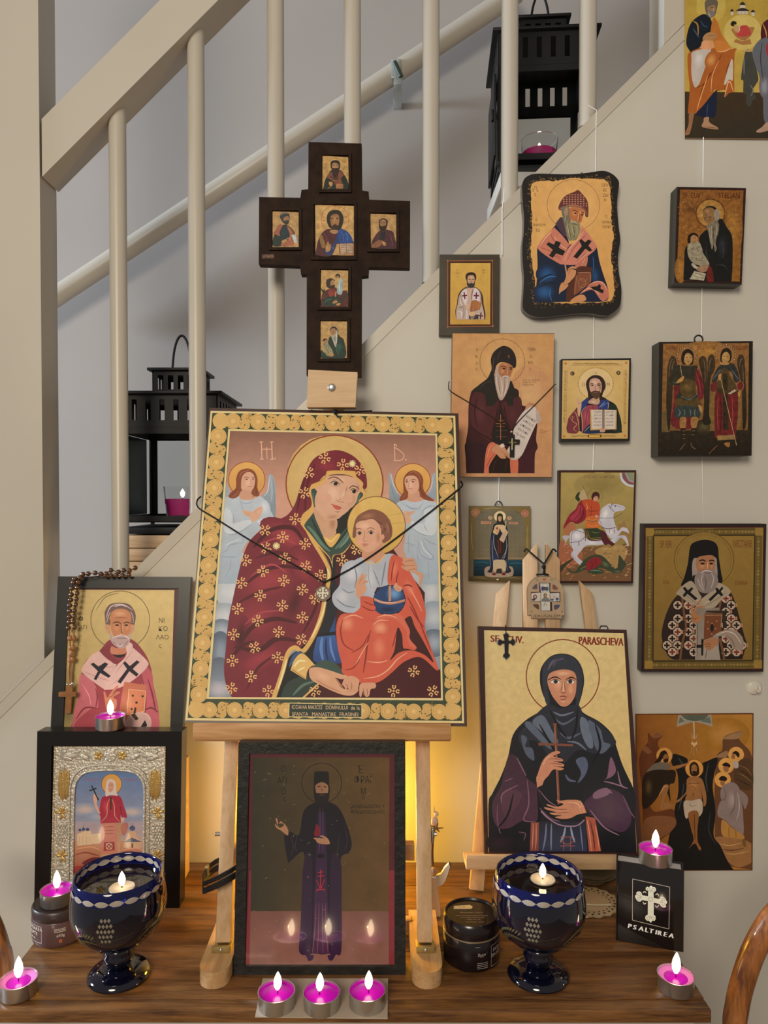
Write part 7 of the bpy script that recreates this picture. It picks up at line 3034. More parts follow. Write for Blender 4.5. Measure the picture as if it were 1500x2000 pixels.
# ---- baptism print
P = wall_icon('paper print of a river baptism with three bowing angels, low on the wall', ((1241, 1394.5), (1471, 1393), (1469.5, 1700), (1243, 1701)), 0.0012, mat('print_paper', (0.35, 0.2, 0.1), 0.6), 0.0018, 0.0)
P.root['category'] = 'print'
ar = Art(P, (1220, 1360, 5.357), (1.5, 1.5, 1.75))
ar.draw('''
p 4a1c10 113,183 1348,177 1337,1820 120,1825
p 7a4a1c}a0702c 122,192 1338,187 1328,1812 125,1815
r a8783a>90621f 1050,400 260,180
p 8c8470 560,195 905,190 920,320 880,305 740,265 730,265 545,318
f 4c5444 590,195! 880,192! 830,240 740,258 640,240
p 5c6454 580,215 630,260 560,285
p 5c6454 890,210 905,285 790,260
l a89470 16 722,260 728,440
l a89470 5 695,390 715,450
l a89470 5 760,390 742,450
s b89c6c 30 695,490 728,500 760,490
s b89c6c 16 705,470 728,520 755,470
l a08858 5 722,520 722,620
l a08858 5 705,530 690,600
l a08858 5 745,530 760,590
f 583018 150,700 180,560 240,480 245,380 300,430 400,410 350,470 360,540 420,620 330,720 260,800 240,1000 300,1200 500,1180 540,1300 520,1400 380,1500 210,1700 195,1500 180,1000
f 70482a 245,385 300,440 395,415 330,380 290,430
f 70482a 180,550 240,600 280,580 220,520
f 70492a 200,1300 400,1250 540,1290 480,1420 300,1520 215,1600
f 5c3c24 1020,560 1030,440 1110,390 1230,370 1200,450 1300,560 1335,640! 1328,1812! 1080,1760 960,1560 940,1300 940,1000 960,640
f 8a6a48 1030,440 1110,395 1230,372 1190,440 1080,450
f 8a6a48 960,630 1060,570 1080,600 1050,640
f 8a6238 940,1480 1080,1470 1250,1500 1325,1540! 1326,1740! 1200,1790 1080,1730 1000,1600
s b08c58 9 990,1540 1100,1560 1230,1530
s b08c58 9 1050,1640 1150,1650 1300,1620
s 3a2414 9 1020,1600 1120,1610 1250,1590
f 181614 500,610 560,610 660,660 640,760 830,690 970,645 940,800 920,950 950,1200 930,1450 1000,1560 1060,1690 1100,1760 1140,1815! 420,1815! 440,1640 470,1440 540,1340 520,1200 560,1000 550,800 490,700
s 3a3a38 14 560,640 600,700 640,760
s 3a3a38 14 880,700 850,850 870,1000
s 3a3a38 12 620,900 600,1050 560,1200
s 2c2c2c 14 900,1200 880,1400 960,1560
e c08840 728,755 95,96
o 5c3414 5 728,755 95,96
e b88440 415,620 84,84
e c49048 1165,610 82,82
e c49048 1062,725 82,82
e c49048 1025,870 84,82
f 241408 350,640 380,580 430,570 460,640 440,690 400,650 360,700 300,720
f 7c5230 400,640 430,600 455,630 450,680 410,690
f 2a180c 410,660 455,650 450,690 415,690
f 605848 250,760 320,700 420,690 480,740 440,770 350,770 240,790
f 8a5e34 480,740 600,710 680,690 640,720 560,755 490,760
f 241a10 200,830 300,770 440,770 530,780 520,900 470,930 480,1100 440,1000 400,950 340,1060 260,1150 190,1170 180,1000
r 4a3c24>241a10 250,950 50,110
f 8a5e34 400,940 460,930 440,1020 410,1100 500,1130 480,1160 370,1180 390,1080
s b09060 8 360,1040 410,950 450,940
f 8a5e34 510,1100 560,1080 640,1000 650,870 700,840 760,840 810,870 840,960 855,1050 850,1130 825,1150 820,1080 790,960 800,1090 640,1090 650,1020 570,1100 530,1110
r a8743e>8a5e34 720,930 60,60
s 4a2c14 6 660,915 710,910 790,905
s 4a2c14 6 680,960 715,940 745,980
s 4a2c14 6 715,1000 718,1060
f a89880 620,1100 700,1090 800,1080 815,1200 770,1260 740,1200 690,1210 650,1280 625,1230
s 6a5c48 6 680,1110 700,1150 760,1130
f 7c5028 665,1220 770,1210 760,1400 765,1520 800,1590 780,1610 740,1540 700,1560 670,1590 720,1500 690,1370
l 3a2010 6 728,1230 735,1500
f 28180c 680,790 680,720 720,685 765,710 780,790 760,830 700,830
f 8a5e34 700,790 700,730 730,710 755,740 750,790 725,820
s 1c0e06 5 705,752 720,748
s 1c0e06 5 735,748 752,752
f 28180c 705,790 725,780 750,790 728,825
f 20140e 1120,600 1160,570 1200,600 1190,640 1150,600
f 8a5e38 1120,610 1150,600 1150,650 1120,650
f 20140e 1020,720 1060,690 1105,720 1090,745
f 8a5e38 1030,740 1080,735 1085,780 1050,790
f 20140e 985,870 1020,830 1070,855 1050,890
f 8a5e38 1000,890 1045,885 1040,930 1010,930
f 4a3420 1180,700 1250,650 1330,690 1335,960 1200,960 1140,860
s 7c5c34 8 1200,720 1280,760 1330,830
s 7c5c34 8 1180,800 1260,840 1330,900
s 2a1a0c 8 1190,760 1270,810 1330,860
s 2a1a0c 8 1160,860 1240,900 1320,940
f a09484 1130,690 1180,680 1190,740 1150,750
f 7c6c64 1010,960 1100,900 1180,930 1220,1050 1235,1200 1240,1450 1150,1390 1040,1290 970,1240 1000,1100 1080,1080 1010,1080
r 9a8a80>7c6c64 1120,1080 60,110
s 5a4c48 8 1040,960 1060,1040 1030,1080
s 5a4c48 9 1150,1000 1150,1150 1100,1240
s a89890 9 1180,1000 1200,1150 1170,1300
f a07438 1020,1290 1130,1380 1240,1450 1240,1495 1130,1480 1020,1450
l 70481c 6 1090,1360 1090,1470
l 70481c 6 1160,1400 1165,1480
f 7c6c64 1200,980 1290,1060 1260,1180 1230,1100
f 6a4a28 1230,1500 1260,1500 1270,1570 1240,1560
''')
ar.build('print', MATTE)

# ---- apostles print at the upper right
P = wall_icon('paper print of two robed apostles lifting a domed church, high on the wall', ((1337, -95), (1590, -95), (1590, 273), (1338, 270)), 0.0012, mat('print_paper', (0.35, 0.2, 0.1), 0.6), 0.0018, 0.0)
P.root['category'] = 'print'
ar = Art(P, (1280, 0, 6.818), (1.35, 1.42, 1.65))
ar.draw('''
p 9c8030>b09240 392,-640 2110,-640 2110,1240 392,1225
p 3a2c1c>30281c 392,1222 2110,1240 2110,1852 394,1835
r c8b060>b09240 740,100 200,200
r c8b464>b09240 1160,460 270,260
e bca458 1165,430 248,235
e b09848 740,20 190,190
f 101820 410,580 430,420 480,300 570,220 660,190 740,260 760,420 700,470 620,560 600,620 490,710 450,670
s 3c4c5c 16 500,380 560,470 580,500
s 28384c 20 600,270 640,340 700,360
s 9a7030 20 500,280 560,330 570,470
f a86428 770,240 830,300 870,430 950,560 1000,650 930,690 820,690 780,560 730,480
f 9c5420 470,690 600,640 780,640 830,700 1000,660 1080,650 1050,760 1050,1230! 980,1240 920,1300 930,1200 760,1230 820,1190 640,1400 540,1510 430,1510! 440,1400 455,1180 430,900 430,740
f b0a496 490,700 640,650 740,660 700,800 640,960 580,1120 520,1160 480,1000 480,800
r c4bcb4>b0a496 580,800 80,130
r c48848>9c5420 740,800 80,120 20
f c88c60 600,640 650,540 760,560 770,640 680,660
f b87030 780,560 920,550 990,640 930,690 830,690
s d8a078 12 830,690 930,680 1000,640
s 70340f 14 740,960 640,1120 540,1170
s 70340f 14 880,720 800,900 640,1140 560,1440
s d89c60 12 700,1000 600,1300 550,1480
s d89c60 10 850,800 760,1000 740,1230
s 70340f 12 1050,760 960,900 920,1200
f b8ac98 1020,780 1030,1060 980,1060 930,1130 920,1080
s d8a474 14 920,1290 980,1080 1040,1230
f 161c30 640,1560 560,1540 540,1510 640,1400 760,1250 820,1190! 800,1540 700,1560
s 34405c 12 700,1380 690,1480 680,1550
f 8a6040 450,1510 510,1510 500,1600 480,1700 450,1790 400,1800 400,1760 440,1660
f a07858 650,1570 710,1560 720,1630 830,1700 820,1725 740,1715 620,1690 640,1620
s 5c3820 8 640,1690 740,1700 820,1710
f a07448 630,530 650,470 720,430 800,450 820,490 760,530 690,540
s 6a4424 6 700,480 770,470 810,480
f 5c5040 655,60 680,0 760,-20 830,20 820,110 790,210 730,235 680,190
f 8a6a4c 690,110 730,80 790,70 800,130 780,190 720,200
f 74685c 700,140 740,150 790,160 780,215 730,232 695,200
s 2c1c10 7 730,105 770,100
s c0a080 6 775,110 770,150
s b0a898 8 700,150 720,200 740,225
f 9a6838 1010,390 1100,380 1300,360 1310,400 1260,490 1180,540 1080,500
f a83c34 1110,380 1160,340 1230,350 1270,460 1150,490 1080,470
s d0c0b0 8 1110,340 1120,400 1090,440
f 241a10 1000,320 1030,280 1080,300 1060,350 1020,350
f b08a58 1050,330 1110,350 1110,420 1050,410
p 9a6838 1040,560 1070,520 1160,550 1260,520 1280,590 1160,600
f 2a2420 1120,70 1160,25 1200,70
p b8ac94 1125,70 1195,70 1195,110 1125,110
f 2a2420 1075,150 1160,105 1250,150
p b8ac94 1090,150 1235,150 1225,190 1095,190
f 2a2420 995,155 1020,120 1045,155
p b8ac94 1000,155 1040,155 1035,205 1005,205
f 2a2420 1270,165 1298,130 1328,165
p b8ac94 1275,165 1322,165 1318,215 1280,215
l 2a2420 5 1108,165 1108,185
l 2a2420 5 1150,165 1150,185
l 2a2420 5 1190,165 1190,185
f 3c3c34 1200,680 1280,690 1330,850 1370,1050 1340,1120 1300,1200 1340,1310 1300,1330 1260,1420 1210,1370 1210,1260 1170,1230 1170,1080 1140,1030
s 74746c 14 1180,760 1180,1000
s 74746c 12 1260,1130 1300,1200 1270,1280
f 5c5c60 1290,680 1400,520 1500,480 1650,700 1640,1300 1560,1620 1450,1610 1430,1300 1380,1000 1340,900
r 8c8a90>5c5c60 1450,1150 70,160
s 34343a 14 1420,560 1400,800 1440,1100
f 4a1820 1405,400 1440,300 1540,260 1640,420 1620,560 1480,500 1410,520
f 9a2c34 1480,600 1560,560 1600,800 1490,740
s b08838 16 1430,320 1470,420 1480,500
f 5c4030 1495,200 1560,-20 1660,60 1640,220 1560,280
f a08068 1340,1750 1420,1690 1480,1630 1540,1640 1540,1720 1400,1765
f a8885c 1190,670 1250,655 1270,690 1210,690
''')
ar.build('print', MATTE)

# ---- old man with swaddled child
P = wall_icon('thick dark icon of an old bald monk cradling a swaddled child', ((1322, 364.7), (1457.3, 367.3), (1448.7, 556), (1316.7, 553)), 0.023, mat('slate_black_board', (0.022, 0.022, 0.019), 0.45), 0.002, 0.002)
ar = Art(P, (1280, 340, 7.5), (1.45, 1.5, 1.7))
ar.draw('''
p 2a120c 330,195 1320,210 1255,1605 285,1580
p 7a4c20>80541f 362,228 1290,240 1235,1575 310,1560
r 94682c>7c4f20 1130,800 150,420
r 9a6c30>80531f 370,1400 90,200
r 5c3818>7a4c20 520,500 150,120
o 2a140a 8 805,575 212,208
r b8904a>946a30 805,575 198,195
''')
random.seed(9)
for k in range(260):
    x, y_ = random.uniform(330, 1270), random.uniform(350, 1560)
    ar.draw('e %s %.0f,%.0f %.0f,%.0f' % (random.choice(('a87a34', 'b88c44', '5c3814', '94682c')), x, y_, random.uniform(3, 8), random.uniform(3, 7)))
ar.draw('''
f 12110f 640,930 740,820 860,780 960,650 1040,770 1110,880 1130,1000 1130,1300 1115,1575! 410,1560! 420,1300 430,1120 480,1050 640,1080
r 24262a>12110f 980,1050 90,200
s 2c3034 14 980,980 1000,1120 980,1250
s 2c3034 12 760,1020 740,1150 780,1250
s 2c3034 12 880,1330 1000,1340 1060,1400
f 8a8068 470,1060 520,1000 630,990 680,1080 700,1160 770,1270 780,1340 640,1340 540,1290 480,1200
s 5c5440 8 500,1080 580,1100 650,1060
s 5c5440 8 500,1180 600,1190 690,1170
s 5c5440 8 560,1270 650,1260 750,1290
e 2c2418 545,1160 8
e 2c2418 620,1120 8
e 2c2418 600,1240 8
e 2c2418 690,1230 8
e 2c2418 560,1080 8
f 1a120c 470,940 490,890 550,860 610,880 625,930 600,920 540,920 520,1000 475,1010
f 9a7048 515,990 520,920 560,895 605,915 620,970 590,1005 545,1010
s 2a180c 7 560,935 590,930
f a89c88 525,1320 560,1310 620,1360 700,1340 640,1400 560,1370
f 8a6a50 600,1400 650,1350 720,1330 780,1350 750,1420 680,1440
p a09880 570,1420 740,1460 710,1560 500,1540
l 4c4430 7 580,1450 720,1490
l 4c4430 7 560,1490 700,1530
f 5c1a16 750,1440 790,1340 830,1400 850,1570 760,1570
f 1c140e 690,560 720,500 800,465 880,490 930,560 940,650 920,700 860,640 740,700
f 7c5a38 690,580 710,520 780,490 850,510 880,580 870,680 820,720 750,720 730,680
r 9c7448>7c5a38 770,540 60,36
f 8a8070 860,560 900,510 935,570 930,660 880,690
s 1c120c 9 720,640 750,632
s 1c120c 10 780,640 820,625
s b08858 6 760,640 752,690 760,705
f 6c6250 750,760 790,730 850,700 900,680 930,740 920,860 890,960 880,1080 895,1100 870,1140 850,1030 830,1110 800,1000 780,880
s a09880 9 880,720 900,820 870,960
s a09880 9 820,760 820,900 840,1080
s a09880 9 790,780 800,920 820,1020
s a09880 7 860,1020 890,1080 880,1130
s 3c3424 7 850,760 850,900 860,1020
''')
for s, x, w_ in (('SF.', 398, 82), ('CUV', 515, 140), ('STELIAN', 918, 315)):
    ar.text(s, x, 350, 82, '3a1008', 0.02, w_ / (glyphs(s)[1] * 82))
ar.build('painting', AGED)

# ================================================================ the wooden cross with five painted tiles
y = 1.041
P = Panel('icon_cross', 'dark wooden wall cross inset with six small saint paintings, above the big icon', 'cross', ((506, 279), (803, 283), (803, 738), (506, 736)), y, y)
cr = (490, 260, 3.573)
ar = Art(P, cr, 1.0)
o_pts = ((402, 62), (773, 72), (776, 400), (822, 408), (826, 464), (1112, 474), (1110, 940), (824, 934), (820, 993), (774, 997), (772, 1698), (388, 1690), (390, 985), (350, 985), (342, 925), (55, 915), (57, 446), (345, 451), (353, 396), (400, 392))
CROSSW = mat('dark_walnut_cross', (0.030, 0.015, 0.009), 0.6, noise=0.5, nscale=50, bump=0.25, bscale=90, spec=0.12)
bm = nb()
prism(bm, [tuple(ar.px(*p)) for p in o_pts], -0.015, 0, bev=0.0014)
link_mesh('body', bm, CROSSW, P.root, 40)
WIN = {'top': ((497, 158), (682, 398)), 'left': ((148, 545), (336, 800)), 'mid': ((440, 500), (719, 868)), 'right': ((832, 560), (1016, 812)), 'low': ((484, 952), (681, 1216)), 'foot': ((484, 1310), (673, 1576))}
for k, ((x0, y0), (x1, y1)) in WIN.items():
    bm = nb()
    t = 20
    for a, b in (((x0 - t, y0 - t), (x1 + t, y0)), ((x0 - t, y1), (x1 + t, y1 + t)), ((x0 - t, y0), (x0, y1)), ((x1, y0), (x1 + t, y1))):
        q = [tuple(ar.px(*p)) for p in (a, (b[0], a[1]), b, (a[0], b[1]))]
        prism(bm, q, 0.0, 0.0032)
    link_mesh('tile_rim', bm, CROSSW, P.root, 40)
ar = Art(P, (600, 290, 9.0909), (1.35, 1.4, 1.65))
ar.draw('''
p b08c50>a88448 272,128 728,158 738,650 700,740 262,720
o 8c6a38 5 495,330 165,155
f 0e1c14 290,700 320,560 380,450 440,380 580,380 660,470 710,560 735,680 640,740 300,730
f 6c3c28 350,490 430,420 560,400 650,460 600,540 610,620 490,640 460,560 390,540
s 1c100c 16 390,480 500,560 560,500
s a8643c 10 400,520 470,570 560,580
f 1c120a 415,300 430,230 500,208 570,230 585,310 560,380 440,370
f 94704a 440,330 450,270 500,255 550,280 555,340 500,370
s 1c100a 8 450,308 490,305
s 1c100a 8 515,305 550,308
f 28140e 440,360 500,350 560,350 555,460 510,540 460,500
f a87c48 390,640 385,590 410,600 440,590 455,640 420,680
p 94643c 510,630 640,628 640,710 515,715
s a86c44 10 360,720 400,690 420,700
t 7c3c1c 40 640,260 ΙΩ
t 7c3c1c 40 300,300 ΑΓ
p b89458>b08c50 142,1000 828,1022 835,1900 620,1900 150,1880
o 9c4c28 8 495,1260 245,245
l 9c4c28 6 250,1160 330,1165
l 9c4c28 6 660,1165 740,1165
l 9c4c28 6 250,1275 330,1278
l 9c4c28 6 660,1295 740,1295
l 9c4c28 6 440,1020 440,1080
l 9c4c28 6 560,1020 560,1080
t 9c3c1c 40 470,1068 Ὁ
t 9c3c1c 44 270,1240 Ω
t 9c3c1c 44 662,1245 Ν
t 9c3c1c 40 170,1430 ΙC
t 9c3c1c 40 765,1450 ΧC
f 44161a 150,1850 180,1680 240,1530 340,1440 420,1430 560,1440 550,1600 430,1900 150,1890
f 16305c 540,1450 600,1420 740,1500 810,1640 820,1690 570,1690 480,1750 420,1890 360,1890 300,1800 470,1700
f 1c3c74 560,1460 640,1440 760,1530 800,1660 580,1680
s 3c6ca4 9 600,1470 640,1560 650,1660
s 3c6ca4 9 680,1490 720,1580 700,1660
s 3c6ca4 9 440,1740 480,1800 460,1870
s 70242a 12 300,1500 350,1600 330,1700
s 240a0c 12 420,1560 400,1680 340,1720
f 7c5c30 220,1590 260,1540 320,1700 310,1760 260,1760
f 201408 345,1250 370,1150 430,1100 500,1090 580,1110 640,1200 640,1310 600,1420 560,1440 420,1420 370,1360
f 8c6238 410,1270 430,1190 500,1165 560,1190 570,1280 550,1380 490,1440 430,1390
r a87c4c>8c6238 490,1230 60,50
s 18100a 12 420,1245 470,1240
s 18100a 12 510,1240 560,1245
s c09460 7 485,1250 480,1320
f 2c1a0c 410,1300 440,1380 490,1340 550,1370 565,1310 540,1420 490,1442 430,1420
s 7c4428 7 465,1350 490,1345 515,1350
f 9c7448 420,1450 540,1450 540,1500 470,1515 410,1490
f a87c48 330,1820 330,1740 370,1650 390,1690 420,1720 410,1800 360,1840
p 8c4c34 560,1690 820,1680 825,1880 570,1885
p b09878 580,1700 685,1690 690,1870 595,1875
p b09878 700,1690 805,1690 805,1865 700,1868
''')
for i in range(5):
    ar.draw('l 4c3828 9 595,%d 680,%d\nl 4c3828 9 708,%d 795,%d' % (1722 + i * 34, 1718 + i * 34, 1716 + i * 34, 1716 + i * 34))
ar.crop = (505, 390, 4.918)
ar.draw('''
p a88450 135,110 385,122 385,455 135,455
f 12261e 135,400 160,320 210,260 260,240 320,280 350,340 300,400 250,440 150,450
f 8c5038 145,320 200,240 230,250 200,320 215,350 150,330
f 94583c 270,250 330,310 350,380 330,440 230,450 220,420 280,390 300,330
s c88c6c 5 240,400 290,370 320,400
f 102830 205,350 220,270 270,270 280,360 240,370
p a8b0ac 315,340 355,335 375,410 345,415
f 2a2c28 205,160 225,130 260,122 295,140 298,200 280,235 245,230 215,190
f 8c6644 240,180 265,160 292,165 290,205 265,220 245,205
f 2a241c 245,205 290,200 285,235 255,238
s 9c9c98 4 215,150 245,130 280,132
f a87c4c 220,400 260,380 270,400 240,420
p a88450 1072,135 1322,145 1322,450 1300,470 1080,440
f 401c22 1080,440 1100,380 1150,310 1210,285 1290,310 1310,380 1322,470 1090,465
s 6c3438 6 1150,330 1140,400 1110,440
s 6c3438 6 1260,320 1280,390 1290,450
f 10141c 1170,330 1215,310 1210,380 1180,390
f 7c5230 1085,440 1150,390 1195,400 1160,450 1100,465
f a87c4c 1190,400 1225,420 1215,445 1195,435
f 1c120a 1155,215 1175,185 1210,180 1240,205 1235,255 1215,290 1165,290
f 8c6644 1165,240 1170,200 1205,190 1225,210 1220,255 1190,265
f 20140c 1160,255 1195,255 1225,250 1210,290 1175,300
s 18100a 4 1170,225 1190,222
s 18100a 4 1200,222 1218,225
p 3a1a10 30,525 150,522 150,565 30,568
t 9c6c48 22 45,555 ATHOS
''')
ar.crop = (600, 510, 9.524)
ar.draw('''
p b08c54>a88448 258,165 762,180 755,855 245,850
f 4c1a16 265,690 300,580 400,520 520,490 600,560 700,545 750,580 740,850 260,850
f 162c22 280,800 300,720 420,650 560,640 620,720 720,600 740,620 650,760 560,830 300,830
s 3c6450 12 310,780 400,720 480,700
f 7c2c20 400,540 500,500 540,620 420,660
f 162a14 250,500 300,540 330,510 320,590 280,580
f 2c1a0e 350,400 370,340 440,320 505,350 510,400 490,500 420,510 370,480
f 94704a 430,400 470,350 510,380 515,440 470,480 440,460
f 2c1a0e 440,460 510,440 510,490 460,510
s 18100a 8 450,405 475,402
f 8ca09c 560,480 600,340 650,330 660,480 640,620 560,600
s c8d0c8 9 590,380 600,500 590,590
s 8c5c30 8 690,350 715,400 700,480
f 241810 525,270 560,235 610,260 600,310 540,310
f 94704a 540,290 575,275 590,310 560,320
s d8c090 10 540,560 530,620 525,670
f a87c4c 470,770 520,730 570,760 500,790
f a87c4c 530,800 600,780 620,800 570,830
p 3c2c14 510,700 600,705 600,730 510,725
p b08c54>a88448 248,1118 742,1125 738,1800 245,1810
o 94703c 5 500,1320 130,150
f 122a1e 265,1650 330,1700 400,1450 450,1400 620,1410 690,1500 695,1800 260,1800
r 24503c>122a1e 600,1600 80,120
s 3c6450 10 560,1540 540,1650 600,1750
f 8c8460 290,1540 360,1500 420,1580 480,1690 470,1760 370,1760 300,1640
''')
random.seed(12)
for k in range(22):
    ar.draw('e 3c2c1c %.0f,%.0f 7,8' % (300 + random.uniform(0, 60) + (k // 4) * 22, 1540 + (k // 4) * 38 + random.uniform(-20, 20)))
ar.draw('''
f 3c2416 290,1490 310,1440 370,1450 380,1490 340,1480
f 94704a 315,1490 350,1460 385,1480 360,1520 325,1520
f a87c48 390,1740 440,1710 500,1740 450,1780
f 2c1c12 420,1300 450,1230 520,1220 580,1290 570,1350 630,1430 560,1430 540,1290
f 94704a 425,1320 450,1260 510,1250 530,1300 520,1360 460,1390
s 18100a 8 460,1330 500,1320
f 94907c 450,1400 520,1370 545,1280 565,1300 560,1460 530,1600 490,1520
s c8c4b0 8 480,1400 500,1500 530,1590
s c8c4b0 8 545,1320 550,1440 540,1540
''')
ar.z0 = ar.z0
ar.build('painting', AGED)

# ================================================================ cords, pendants, rosary
BRZ = mat('dark_bronze', (0.06, 0.04, 0.03), 0.4, 0.6)
IVORY = mat('ivory_enamel', (0.7, 0.66, 0.52), 0.4)


def on_panel(p, name, label, cat):
    t = thing(name, label, cat)
    t.matrix_world = p.M
    return t


def ploc(p, x, y, z):
    q = p.loc(x, y, z)
    return (q.x, q.y, z)


def cord(t, p, pts, r=0.0011, z=0.0025, nm='cord', n=6):
    bm = nb()
    tube(bm, smooth_path([ploc(p, a[0], a[1], a[2] if len(a) > 2 else z) for a in pts], n), r, 8)
    return link_mesh(nm, bm, CORDM, t, 60)


# medallion on the big icon
t = on_panel(BIGP, 'cord_necklace', 'black cord with a round cross medallion hung across the mother and child icon', 'necklace')
cord(t, BIGP, ((392, 970, -0.018), (385, 978, -0.006), (388, 992, 0.001), (420, 1012), (500, 1062), (580, 1106), (632, 1137, 0.004)), nm='cord')
cord(t, BIGP, ((634, 1137, 0.004), (690, 1108), (745, 1072), (830, 1008), (890, 960), (903, 948, -0.002), (900, 940, -0.018)), nm='cord')
cx, cy = 631, 1160
s = lambda x, y_: ploc(BIGP, 590 + x / 16.667, 1110 + y_ / 16.667, 0)[:2]
bm = nb()
prism(bm, [s(*q) for q in ((455, 720), (510, 690), (600, 600), (790, 600), (860, 690), (935, 720), (935, 940), (880, 1000), (770, 1080), (560, 1080), (500, 1010), (455, 980))], 0.0025, 0.0045, bev=0.0004)
md = link_mesh('medallion', bm, BRZ, t, 40, label='dark bronze medallion with ivory crosses')
bm = nb()
prism(bm, [s(*q) for q in ((640, 645), (750, 645), (745, 680), (715, 690), (715, 805), (830, 805), (835, 770), (868, 770), (865, 885), (832, 885), (828, 850), (710, 850), (705, 960), (735, 970), (735, 1010), (620, 1010), (622, 970), (655, 960), (658, 850), (535, 850), (530, 880), (500, 885), (500, 765), (532, 768), (540, 805), (660, 805), (665, 690), (640, 680))], 0.0046, 0.0051)
link_mesh('large_cross', bm, IVORY, md, 40)
for x, y_ in ((597, 730), (790, 735), (585, 910), (780, 920)):
    bm = nb()
    prism(bm, [s(x + a, y_ + b) for a, b in ((-14, -48), (14, -48), (14, -14), (48, -14), (48, 14), (14, 14), (14, 48), (-14, 48), (-14, 14), (-48, 14), (-48, -14), (-14, -14))], 0.0046, 0.0050)
    link_mesh('small_cross', bm, IVORY, md, 40)
bm = nb()
q = s(700, 540)
tube(bm, [(q[0] + 0.0018 * cos(a), q[1] + 0.0026 * sin(a), 0.0038) for a in [k * pi / 8 for k in range(16)]], 0.0005, 6, True)
link_mesh('ring', bm, BRZ, md, 60)
# knotted cord end on top of the icon
bm = nb()
q = at(655, 806, 1.012)
ball(bm, q + Vector((0, -0.001, 0.001)), 0.0035, 10)
tube(bm, [q, q + Vector((0.003, -0.004, -0.006))], 0.0009, 6)
tube(bm, [q, q + Vector((0.05, 0.004, 0.003))], 0.0009, 6)
o = link_mesh('hanging_knot', bm, CORDM, None, 60)
o.data.transform(BIGP.inv)
o.parent = BIGP.root

# black cross on the hooded elder icon
t = on_panel(GER, 'cross_necklace', 'thin brown cord with a black wooden cross hung on the hooded elder icon', 'necklace')
g = lambda x, y_: (870 + x / 6.667, 640 + y_ / 6.667)
THIN = mat('brown_cord', (0.03, 0.014, 0.010), 0.8)
for pts in (((50, 700, -0.009), (40, 760, -0.006), (66, 826, 0.0016), (300, 970, 0.0018), (620, 1170, 0.0015), (855, 1335, 0.003)), ((862, 1335, 0.003), (960, 1210, 0.0015), (1200, 970, 0.0015), (1405, 760, 0.0016), (1436, 735, -0.009))):
    bm = nb()
    tube(bm, smooth_path([ploc(GER, *g(a[0], a[1]), a[2]) for a in pts], 6), 0.0007, 6)
    link_mesh('cord', bm, THIN, t, 60)
bm = nb()
prism(bm, [ploc(GER, *g(*q), 0)[:2] for q in ((835, 1395), (895, 1395), (895, 1455), (962, 1460), (958, 1520), (895, 1520), (890, 1690), (832, 1685), (835, 1525), (788, 1522), (790, 1465), (836, 1455))], 0.0012, 0.0042, bev=0.0005)
ck = link_mesh('cross', bm, mat('black_wood_cross', (0.012, 0.010, 0.008), 0.25, coat=0.5), t, 40)
bm = nb()
for a, b in (((868, 1440), (868, 1590)), ((825, 1495), (930, 1495))):
    p0, p1 = ploc(GER, *g(*a), 0.0044), ploc(GER, *g(*b), 0.0044)
    tube(bm, [p0, p1], 0.0005, 6)
link_mesh('gold_inlay', bm, mat('brass_inlay', (0.55, 0.45, 0.15), 0.3, 0.8), ck, 60)
bm = nb()
ball(bm, ploc(GER, *g(860, 1355), 0.003), 0.0016, 10)
link_mesh('bead', bm, mat('pale_bead', (0.6, 0.45, 0.36), 0.5), t, 60)

# budded cross pendant on the veiled saint
t = on_panel(PAR, 'cross_pendant', 'small black budded cross pendant hung over the corner of the veiled saint icon', 'pendant')
g = lambda x, y_: (890 + x / 2.941, 1040 + y_ / 2.941)
ar_ = Art(PAR, (890, 1040, 2.941))
pts = ar_.spline('276,604! 272,590 280,584 289,578 298,584 304,592 300,604! 302,622! 316,622! 322,612 332,616 338,630 332,646 322,648 316,638! 302,638! 300,694! 308,700 306,712 296,720 290,728 282,720 272,712 272,702 280,694! 278,638! 264,638! 256,648 246,646 240,632 246,618 256,614 264,622! 278,622!'.split(), True)
bm = nb()
prism(bm, [ploc(PAR, *g(*q), 0)[:2] for q in pts], 0.0008, 0.0028, bev=0.0003)
link_mesh('cross', bm, mat('black_enamel', (0.01, 0.008, 0.01), 0.25, coat=0.5), t, 40)
k_ = 1.13
bm = nb()
prism(bm, [ploc(PAR, *g(290 + (q[0] - 290) * k_, 648 + (q[1] - 648) * 1.07), 0)[:2] for q in pts], 0.0003, 0.0018)
link_mesh('metal_edge', bm, mat('pewter_edge', (0.3, 0.27, 0.25), 0.35, 0.7), t, 40)
bm = nb()
tube(bm, [ploc(PAR, *g(289, 578), 0.0015), ploc(PAR, *g(287, 548), 0.002), ploc(PAR, *g(287, 536), -0.002), ploc(PAR, *g(287, 533), -0.016)], 0.0007, 6)
link_mesh('cord', bm, CORDM, t, 60)

# carved plaque hung on the small easel's fork
y = 1.054
P = Panel('souvenir_plaque', 'small arched wooden JERUSALEM plaque with tiny icons, hung on the easel fork', 'plaque', ((1030, 1126), (1103, 1126), (1103, 1209), (1030, 1209)), y, y)
P.root['label'] = 'small arched wooden plaque lettered JERUSALEM, hung by black cord on the easel fork'
g = lambda x, y_: (1000 + x / 8.333, 1050 + y_ / 8.333)
ar = Art(P, (1000, 1050, 8.333), (1.2, 1.28, 1.45))
PLW = mat('pale_plywood', (0.50, 0.36, 0.24), 0.6, noise=0.15, nscale=60)
pts = ar.spline('258,1270! 250,1050 248,860 280,760 350,680 440,640 540,630 640,645 730,690 800,760 840,850 850,1050 855,1200! 862,1270! 815,1275! 812,1325! 318,1322! 312,1268!'.split(), True)
bm = nb()
prism(bm, [tuple(ar.px(*q)) for q in pts], -0.004, -0.0012)
